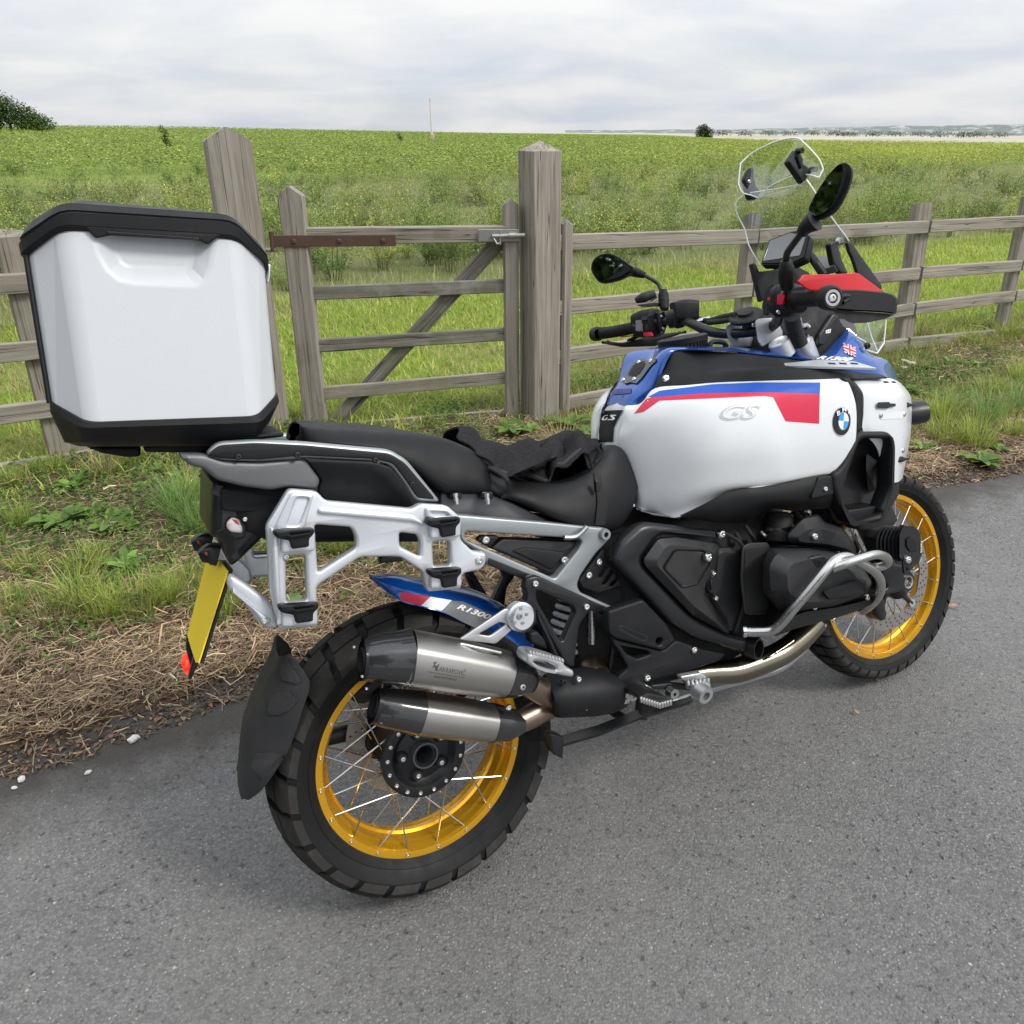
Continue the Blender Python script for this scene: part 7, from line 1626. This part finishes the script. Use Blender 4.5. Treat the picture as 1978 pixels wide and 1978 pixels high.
def weeds_mass():
    P_ = []; n_ = 2600; d = np.exp(rng.uniform(np.log(9.5), np.log(75), n_)); az = rng.uniform(-.85, .95, n_); x = np.sin(az) * d; y = np.cos(az) * d
    s = x * ED.x + y * ED.y; t = x * EN.x + y * EN.y - T0; left = x / y < -.28
    keep = (t > 6.0) & ((t < 21 + 6 * fbm(s, t, 6, 81)) | (left & (t < 34))) & (rng.random(n_) < .05 + 1.0 * smooth(.45, .58, fbm(s, t, 2.2, 82))); s, t, d = s[keep], t[keep], d[keep]
    for s_, t_, d_ in zip(s, t, d):
        g = r2.random(); kk = r2.uniform(.6, 1.4); sc = max(1, d_ / 15); lf = .044 * sc ** .8
        cols = ([(0.224, 0.315, 0.082), (0.289, 0.377, 0.106)], [(0.345, 0.405, 0.091), (0.423, 0.447, 0.115)], [(0.147, 0.230, 0.057), (0.186, 0.266, 0.072)], [(0.397, 0.398, 0.130), (0.333, 0.364, 0.106)])[0 if g < .45 else 1 if g < .65 else 2 if g < .87 else 3]
        pr = weed_plant(r2.uniform(.35, 1.05), r2.uniform(.3, .9), max(9, int(20 / sc ** .5)), max(8, int(22 / sc)), [tuple(q * kk for q in c_) for c_ in cols], [1, 1], lf); o = STP(np.array([s_]), np.array([t_]), -.02)[0]
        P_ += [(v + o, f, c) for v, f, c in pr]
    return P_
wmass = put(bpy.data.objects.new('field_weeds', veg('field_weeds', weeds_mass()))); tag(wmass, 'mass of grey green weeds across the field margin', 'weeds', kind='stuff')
# short growth between the weeds
def rough(n_):
    d = np.exp(rng.uniform(np.log(7.5), np.log(75), n_)); az = rng.uniform(-.85, .95, n_); x = np.sin(az) * d; y = np.cos(az) * d; s = x * ED.x + y * ED.y; t = x * EN.x + y * EN.y - T0
    keep = (t > 5.3) & (t < 36); s, t, d = s[keep], t[keep], d[keep]; k = len(s); m = fbm(s, t, 2.6, 91)[:, None]
    tint = mixt([(0.289, 0.349, 0.101), (0.364, 0.393, 0.126), (0.471, 0.437, 0.185), (0.214, 0.284, 0.071)], [3, 2, 1.6, 2], k, .22) * (.6 + .8 * m)
    return blades(STP(s, t, -.01), rng.gamma(4, .024, k) * (.4 + 1.1 * m[:, 0]), .006 * np.maximum(1, d / 9), rng.uniform(.2, 1., k), tint, seg=2)
rg = put(bpy.data.objects.new('rough_grass', veg('rough_grass', [rough(125000)]))); tag(rg, 'rough grass and thistly growth between the weeds in the field', 'grass', kind='stuff')
# flower specks
def specks(n_):
    s = rng.uniform(-6, 10, n_); t = rng.uniform(6, 14, n_); c = STP(s, t, 0) + np.stack([0 * s, 0 * s, rng.uniform(.12, .5, n_)], 1); a = rng.uniform(0, 6.28, n_)
    keep = (fbm(s, t, 2., 95) > .5); c = c[keep]; a = a[keep]; k = len(c)
    return leaves(c, np.stack([np.cos(a), np.sin(a), .3 + 0 * a], 1), np.array([[0, 0, 1.]]), np.full(k, .022), np.full(k, .022), mixt([(.75, .72, .66), (.75, .55, .04)], [2, 1.4], k, .08))
fs_ = put(bpy.data.objects.new('wild_flowers', veg('wild_flowers', [specks(420)]))); tag(fs_, 'tiny white and yellow wild flowers among the field weeds', 'flowers', kind='stuff')
# ---- crop
def crop(n_):
    d = np.exp(rng.uniform(np.log(20), np.log(230), n_)); az = rng.uniform(-.85, .95, n_); x = np.sin(az) * d; y = np.cos(az) * d; s = x * ED.x + y * ED.y; t = x * EN.x + y * EN.y - T0
    keep = (t > 19 + 7 * fbm(s, t, 6, 81)) & ((x / y > -.30) | (t > 31)); s, t, d = s[keep], t[keep], d[keep]; k = len(s); sz = .085 * (d / 20) ** .62
    row = np.round(t / .5) * .5 + rng.normal(0, .10, k); t = np.where(d < 70, row, t); m = fbm(s, t, 9., 99)[:, None]; m2 = fbm(s, t, 2.2, 98)[:, None]
    c = STP(s, t, 0) + np.stack([0 * s, 0 * s, rng.uniform(.08, .48, k) + .25 * m2[:, 0]], 1); a = rng.uniform(0, 6.28, k); dd = np.stack([np.cos(a), np.sin(a), rng.uniform(-.5, .5, k)], 1)
    yl = smooth(-.05, .45, (x[keep] / y[keep]))[:, None] * .8; tint = mixt([(0.250, 0.315, 0.067), (0.323, 0.378, 0.087), (0.156, 0.217, 0.052)], [2, 2, 1.6], k, .28); tint = tint * (1 - yl * m) + np.array([[.50, .50, .085]]) * yl * m
    return leaves(c, dd, np.array([[0, 0, 1.]]), sz * rng.uniform(.7, 1.3, k), sz * rng.uniform(.6, 1., k), tint * (.45 + 1.0 * m2), .1)
cp_ = put(bpy.data.objects.new('crop', veg('crop', [crop(270000)]))); tag(cp_, 'bright green leafy root crop filling the field to the horizon', 'crop', kind='stuff')
# ---- distant bush, saplings, mast, trees
def at(u, v, D, z=None):                     # photo pixel (1932 frame) at a horizontal distance D
    d = ray(u * K32, v * K32); h = math.hypot(d.x, d.y); return Vector((d.x / h * D, d.y / h * D, CAMH + d.z / h * D if z is None else z))
def gz_at(p_):
    s = p_.x * ED.x + p_.y * ED.y; t = p_.x * EN.x + p_.y * EN.y - T0; return float(height(np.array([s]), np.array([t]))[0])
simple('bark', (.10, .08, .06), .9, 0, .8, 40, .3)
def crown_mesh(name, lobes, n_, leaf, cols, wts):
    """leaf cards through several overlapping lobes; lobe: (x, y, z, rx, ry, rz)"""
    L_ = np.array(lobes); vol = L_[:, 3] * L_[:, 4] * L_[:, 5]; i = rng.choice(len(L_), n_, p=vol / vol.sum()); u = rng.normal(0, 1, (n_, 3)); u /= np.linalg.norm(u, axis=1, keepdims=True)
    r_ = rng.random(n_) ** .45; c = L_[i, :3] + u * L_[i, 3:] * r_[:, None] * (1 + .25 * np.sin(u[:, :1] * 5 + i[:, None]) * np.cos(u[:, 1:2] * 7))
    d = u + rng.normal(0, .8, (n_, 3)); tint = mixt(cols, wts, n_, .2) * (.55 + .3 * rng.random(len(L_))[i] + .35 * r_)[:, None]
    return veg(name, [leaves(c, d, np.array([[.1, .2, 1.]]), leaf * rng.uniform(.6, 1.4, n_), leaf * rng.uniform(.4, .8, n_), tint, .15)])
def tree(name, base, lobes, n_, leaf, cols, wts, trunk_r, trunk_h, label, cat, group=None, limbs=4, scale=1.):
    e_ = empty(name, base); tag(e_, label, cat, group)
    tr = tube('trunk', [Vector((0, 0, -.3)), Vector((.05 * trunk_h, 0, trunk_h * .5)), Vector((.02, .03, trunk_h))], [trunk_r * 1.2, trunk_r, trunk_r * .6], 'bark', e_, px=False, seg=9)
    for k in range(limbs):
        l_ = lobes[k % len(lobes)]; tube('limb', [Vector((.02, 0, trunk_h * .6)), Vector((l_[0] * .5, l_[1] * .5, (trunk_h * .6 + l_[2]) * .52)), Vector(l_[:3])], [trunk_r * .5, trunk_r * .35, trunk_r * .12], 'bark', e_, px=False, seg=6)
    put(bpy.data.objects.new('crown', crown_mesh('crown', lobes, n_, leaf, cols, wts)), e_); return e_
DG = [(0.075, 0.143, 0.033), (0.112, 0.188, 0.045), (0.060, 0.105, 0.027), (0.150, 0.232, 0.053)]; DW = [3, 3, 2, 1.5]
b0 = at(18, 236, 150); b0.z = gz_at(b0)
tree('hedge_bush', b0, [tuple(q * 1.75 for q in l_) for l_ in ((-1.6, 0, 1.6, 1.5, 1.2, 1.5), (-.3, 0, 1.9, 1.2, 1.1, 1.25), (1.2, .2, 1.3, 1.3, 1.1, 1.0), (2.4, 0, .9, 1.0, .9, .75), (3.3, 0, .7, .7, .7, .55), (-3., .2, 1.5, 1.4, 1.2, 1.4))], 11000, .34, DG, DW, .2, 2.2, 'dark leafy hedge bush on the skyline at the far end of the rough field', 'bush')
b1 = at(306, 236, 60); b1.z = gz_at(b1)
tree('sapling', b1, [(-.10, 0, 1.5, .18, .15, .25), (.12, 0, 1.25, .2, .15, .3), (.0, 0, .9, .22, .2, .25), (.25, 0, .7, .2, .2, .2)], 420, .11, DG, DW, .025, 1.4, 'thin sapling sticking up from the crop on the skyline behind the split gate post', 'sapling')
b2 = at(752, 238, 90); b2.z = gz_at(b2)
tree('sapling', b2, [(0, 0, .9, .25, .2, .3), (.2, 0, .5, .3, .2, .3)], 300, .12, DG, DW, .02, .9, 'tiny leafy sapling on the skyline next to the white mast', 'sapling')
b3 = at(814, 240, 95); b3.z = gz_at(b3); mh = 72 * K32 * 95 / FPX
simple('mast_white', (.62, .58, .54), .5, 0, .2, 50, .15); simple('mast_red', (.50, .36, .30), .5, 0, .2, 50, .15)
ms_ = empty('mast', b3); tag(ms_, 'slender white mast standing on the skyline of the crop field', 'mast')
tube('pole', [Vector((0, 0, -.4)), Vector((0, 0, mh * .55)), Vector((-.03, 0, mh * .93))], [.13, .10, .07], 'mast_white', ms_, px=False, seg=10); tube('pole_tip', [Vector((-.03, 0, mh * .92)), Vector((-.035, 0, mh + .1))], [.06, .05], 'mast_red', ms_, px=False, smooth_path=False, seg=8)
bx('equipment_box', (0.05, 0, .8), (.35, .35, .7), 'mast_red', ms_, .02)
FTL = [('round dark tree standing alone on the skyline beyond the crop', 1330, 430, 8.0)]
for lab, u, D, w_ in FTL:
    p_ = at(u, 238, D); p_.z = -3.6
    tree('far_tree', p_, [(-.25 * w_, 0, 4.6, .34 * w_, .3 * w_, 2.9), (.25 * w_, 0, 4.2, .34 * w_, .3 * w_, 2.4), (0, 0, 5.6, .3 * w_, .3 * w_, 2.6)], 1500, .9, [(.09, .12, .06), (.12, .15, .075)], [1, 1], .3, 3, lab, 'tree')
for k in range(14):
    D = 1150 + 60 * (k % 5); u = 1365 + k * 40 + (k * 37 % 17); p_ = at(u, 238, D); p_.z = -4; w_ = 22 + (k * 13 % 11)
    tree('far_tree', p_, [(-.3 * w_, 0, 3.4, .33 * w_, 5, 2.6), (.3 * w_, 0, 3.2, .35 * w_, 5, 2.4), (0, 0, 4.0, .3 * w_, 5, 2.8)], 260, 1.9, [(.12, .15, .11), (.16, .185, .13)], [1, 1], .4, 3, 'distant hedgerow tree along the pale far fields below the hills', 'tree', 'hedgerow trees on the far fields', limbs=1)
# trees across the road, behind where the picture was taken: they show in the mirrors
r3 = random.Random(9)
for k, (x, y, w_, h_) in enumerate(((-6.5, -7.5, 2.6, 6.0), (-2.2, -8.6, 2.8, 6.6), (2.2, -9.4, 2.6, 6.2), (-11.0, -5.6, 3.2, 8.5), (-15.5, -7.5, 3.4, 9.5), (-14.5, -3.2, 3.0, 8.0))):
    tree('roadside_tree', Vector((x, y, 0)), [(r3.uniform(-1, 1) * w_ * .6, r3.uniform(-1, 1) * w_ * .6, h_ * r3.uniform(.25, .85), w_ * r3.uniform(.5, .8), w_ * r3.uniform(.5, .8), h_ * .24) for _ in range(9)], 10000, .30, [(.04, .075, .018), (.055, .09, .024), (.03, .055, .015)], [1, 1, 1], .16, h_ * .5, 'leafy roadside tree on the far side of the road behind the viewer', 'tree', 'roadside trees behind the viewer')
# ---- single plants on the verge
def rosette(nl, ln, wd, cols, wts, rise=.6):
    P_ = []; a = np.sort(rng.uniform(0, 6.28, nl)); 
    for ai in a:
        L_ = ln * rng.uniform(.6, 1.15); W_ = wd * rng.uniform(.75, 1.2); up = rise * rng.uniform(.5, 1.3); d = np.array([math.cos(ai), math.sin(ai)]); s_ = np.array([-d[1], d[0]]); pts = []
        for f, wf in ((0, .12), (.25, .7), (.5, 1), (.75, .75), (.92, .35), (1, .02)):
            r_ = f * L_ * math.cos(min(1.2, up * .8)); z = L_ * (math.sin(up) * f - .75 * f * f * math.sin(up) * .8) + .005; wob = 1 + .18 * math.sin(f * 19 + ai * 5)
            for q in (-1, 0, 1): pts.append((d[0] * r_ + s_[0] * q * wf * W_ * .5 * wob, d[1] * r_ + s_[1] * q * wf * W_ * .5 * wob, z + abs(q) * wf * W_ * .16))
        V = np.array(pts); F = []
        for i in range(5):
            for j in range(2): b = i * 3 + j; F += [(b, b + 1, b + 4), (b, b + 4, b + 3)]
        P_.append((V, np.array(F), np.repeat(mixt(cols, wts, 1, .15), len(V), 0) * (1 + rng.normal(0, .06, (len(V), 1)))))
    return P_
BL = [(0.161, 0.278, 0.057), (0.207, 0.338, 0.071), (0.121, 0.219, 0.052)]; BW = [2, 2, 1]
rm = [veg('leafy_weed', rosette(13, .17, .070, BL, BW)), veg('leafy_weed', rosette(10, .12, .055, BL, BW, .9)), veg('leafy_weed', rosette(15, .15, .04, BL, BW, .8)), veg('leafy_weed', rosette(9, .10, .06, [(.20, .27, .05), (.16, .24, .05)], [1, 1], .7))]
LW = [(1070, 812), (1100, 800), (1000, 822), (1130, 795), (965, 826), (300, 900), (335, 915), (270, 935), (220, 1000), (245, 1010), (180, 985), (300, 1085), (1745, 700), (1790, 690), (1840, 700), (1895, 705), (1760, 752), (1720, 745), (1700, 800), (1810, 860), (1850, 872), (1885, 850), (1740, 850), (345, 960), (120, 1000), (560, 1160), (240, 1080), (590, 1120), (1120, 830), (1915, 770), (145, 930), (660, 1130)]
for k, (u, v) in enumerate(LW):
    p_ = gnd(u, v, .02); p_.z = max(.01, gz_at(p_)); o = bpy.data.objects.new('leafy_weed', rm[k % 4]); put(o); o.location = p_; o.rotation_euler = (r2.uniform(-.15, .15), r2.uniform(-.15, .15), r2.uniform(0, 6.28)); o.scale = [r2.uniform(.5, .95)] * 3
    wh = 'at the foot of the latch gate post' if 950 < u < 1140 else 'ahead of the front wheel' if u > 1650 else 'beside the rear of the motorcycle' if u < 500 else 'seen through the pannier rack'
    tag(o, ('big broad leaved weed ', 'small upright leafy weed ', 'narrow leaved weed rosette ', 'pale yellow green leafy weed ')[k % 4] + wh, 'weed', 'leafy weeds on the verge')
def tuft(n_, h, spread, cols, wts):
    a = rng.uniform(0, 6.28, n_); r_ = np.sqrt(rng.random(n_)) * spread; pos = np.stack([np.cos(a) * r_, np.sin(a) * r_, 0 * a], 1)
    return [blades(pos, h * rng.uniform(.45, 1.1, n_), rng.uniform(.003, .0062, n_), rng.uniform(.25, 1.0, n_), mixt(cols, wts, n_), seg=4, az=a + rng.normal(0, .7, n_))]
TC = GRN + [(0.360, 0.371, 0.120), (0.408, 0.358, 0.180)]; TW = [2, 3, 3, 1, 1.2, .7]
tm_ = [veg('grass_tuft', tuft(230, .26, .10, TC, TW)), veg('grass_tuft', tuft(260, .20, .13, TC, TW)), veg('grass_tuft', tuft(200, .34, .09, [(0.175, 0.309, 0.075), (0.237, 0.348, 0.112)], [1, 1])), veg('grass_tuft', tuft(160, .24, .12, [(0.500, 0.425, 0.225), (0.375, 0.335, 0.150), (0.275, 0.309, 0.088)], [2, 2, 1]))]
TU = [(345, 985, 2), (375, 1010, 2), (330, 960, 2), (365, 950, 0), (150, 1150, 0), (205, 1165, 0), (320, 1140, 0), (350, 1120, 1), (265, 1150, 1), (60, 1080, 1), (40, 1000, 0), (105, 1180, 3), (20, 1160, 1), (1775, 800, 0), (1800, 790, 2), (1830, 815, 0), (1860, 800, 2), (1890, 790, 0), (1920, 780, 2), (1755, 790, 1), (1785, 830, 1), (1845, 840, 0), (1910, 820, 0), (1730, 700, 3), (1870, 745, 1), (1925, 725, 0), (1740, 645, 3), (590, 1000, 1), (640, 1050, 0), (700, 1040, 1), (560, 1060, 0), (430, 1100, 1), (760, 1060, 3), (1150, 815, 3), (1180, 830, 3), (1060, 850, 3), (200, 905, 3), (250, 880, 1), (100, 900, 1), (30, 930, 0), (420, 1160, 0), (1820, 650, 1), (1900, 640, 1), (170, 1080, 1)]
for k, (u, v, m_) in enumerate(TU):
    p_ = gnd(u, v, .02); p_.z = max(.005, gz_at(p_)); o = bpy.data.objects.new('grass_tuft', tm_[m_]); put(o); o.location = p_; o.rotation_euler.z = r2.uniform(0, 6.28); o.scale = [r2.uniform(.5, .85) if u > 1650 else r2.uniform(.42, .75)] * 3
    wh = 'on the verge ahead of the front wheel' if u > 1650 else 'on the verge behind the number plate' if u < 480 else 'between the motorcycle and the gate'
    tag(o, ('green grass tuft ', 'short spreading grass tuft ', 'tall bluish green grass tuft ', 'dry straw coloured grass tuft ')[m_] + wh, 'grass tuft', 'grass tufts on the verge')
# flower by the front wheel, pebbles, dead leaf
simple('petal_white', (.72, .70, .58), .6, 0, 0, 300, .08); simple('stem_green', (.12, .17, .05), .7, 0, 0, 300, .1)
pf = gnd(1702, 745, .0); pf.z = max(0, gz_at(pf)); fl0 = empty('white_flower', pf); tag(fl0, 'white clustered wild flower beside the front of the motorcycle', 'flower')
hf_ = .18
for k in range(5):
    a = k * 1.9; tp3 = Vector((math.cos(a) * .03, math.sin(a) * .03, hf_ + .02 * math.sin(k * 2.3))); tube('stem', [Vector((0, 0, 0)), Vector((tp3.x * .3, tp3.y * .3, hf_ * .6)), tp3], .0018, 'stem_green', fl0, px=False, seg=5)
    V = []; F = []
    for j in range(26):
        b = rng.uniform(0, 6.28); r_ = math.sqrt(rng.random()) * .020; c_ = tp3 + Vector((math.cos(b) * r_, math.sin(b) * r_, rng.uniform(0, .008)))
        o = len(V); V += [c_ + Vector((.004 * math.cos(q), .004 * math.sin(q), .002 * math.sin(q * 3 + j))) for q in (0, 1.26, 2.5, 3.77, 5.03)]; F.append((o, o + 1, o + 2, o + 3, o + 4))
    mesh_obj('flower_head', V, F, 'petal_white', fl0)
simple('chalk', (.66, .64, .60), .9, 0, .8, 60, .15)
def pebble(u, v, sz, seed, label):
    p_ = gnd(u, v, 0); bm = bmesh.new(); bmesh.ops.create_icosphere(bm, subdivisions=2, radius=1)
    for q in bm.verts: q.co *= 1 + .38 * mnoise.noise(q.co * 1.3 + Vector((seed * 3.1, 0, 0))); q.co = Vector((q.co.x * sz, q.co.y * sz * .72, q.co.z * sz * .5))
    me = bpy.data.meshes.new('pebble'); bm.to_mesh(me); bm.free(); me.materials.append(MATS['chalk']); me.shade_smooth(); me.set_sharp_from_angle(angle=R(28)); o = put(bpy.data.objects.new('pebble', me)); o.location = (p_.x, p_.y, sz * .40); o.rotation_euler.z = seed; tag(o, label, 'pebble')
pebble(253, 1397, .017, 1, 'largest white chalk pebble on the dark muddy tarmac edge'); pebble(41, 1472, .0125, 2, 'round white pebble on the tarmac beside a smaller white crumb'); pebble(27, 1488, .008, 3, 'small white crumb of stone beside the round white pebble'); pebble(166, 1459, .009, 4, 'small pale pebble on tarmac between the chalk pebble and the round one')
lfm = rosette(1, .034, .022, [(.40, .22, .10)], [1], .3)
fo = put(bpy.data.objects.new('fallen_leaf', veg('fallen_leaf', lfm, 'straw'))); p_ = gnd(1789, 1147, 0); fo.location = (p_.x, p_.y, .006); tag(fo, 'curled brown dead leaf on the tarmac beyond the front wheel', 'leaf')
fo2 = put(bpy.data.objects.new('fallen_leaf', veg('fallen_leaf', rosette(1, .026, .012, [(.55, .42, .2)], [1], .3), 'straw'))); p_ = gnd(1612, 1345, 0); fo2.location = (p_.x, p_.y, .006); fo2.rotation_euler.z = 2; tag(fo2, 'small curled pale leaf on the tarmac between the two wheels', 'leaf')
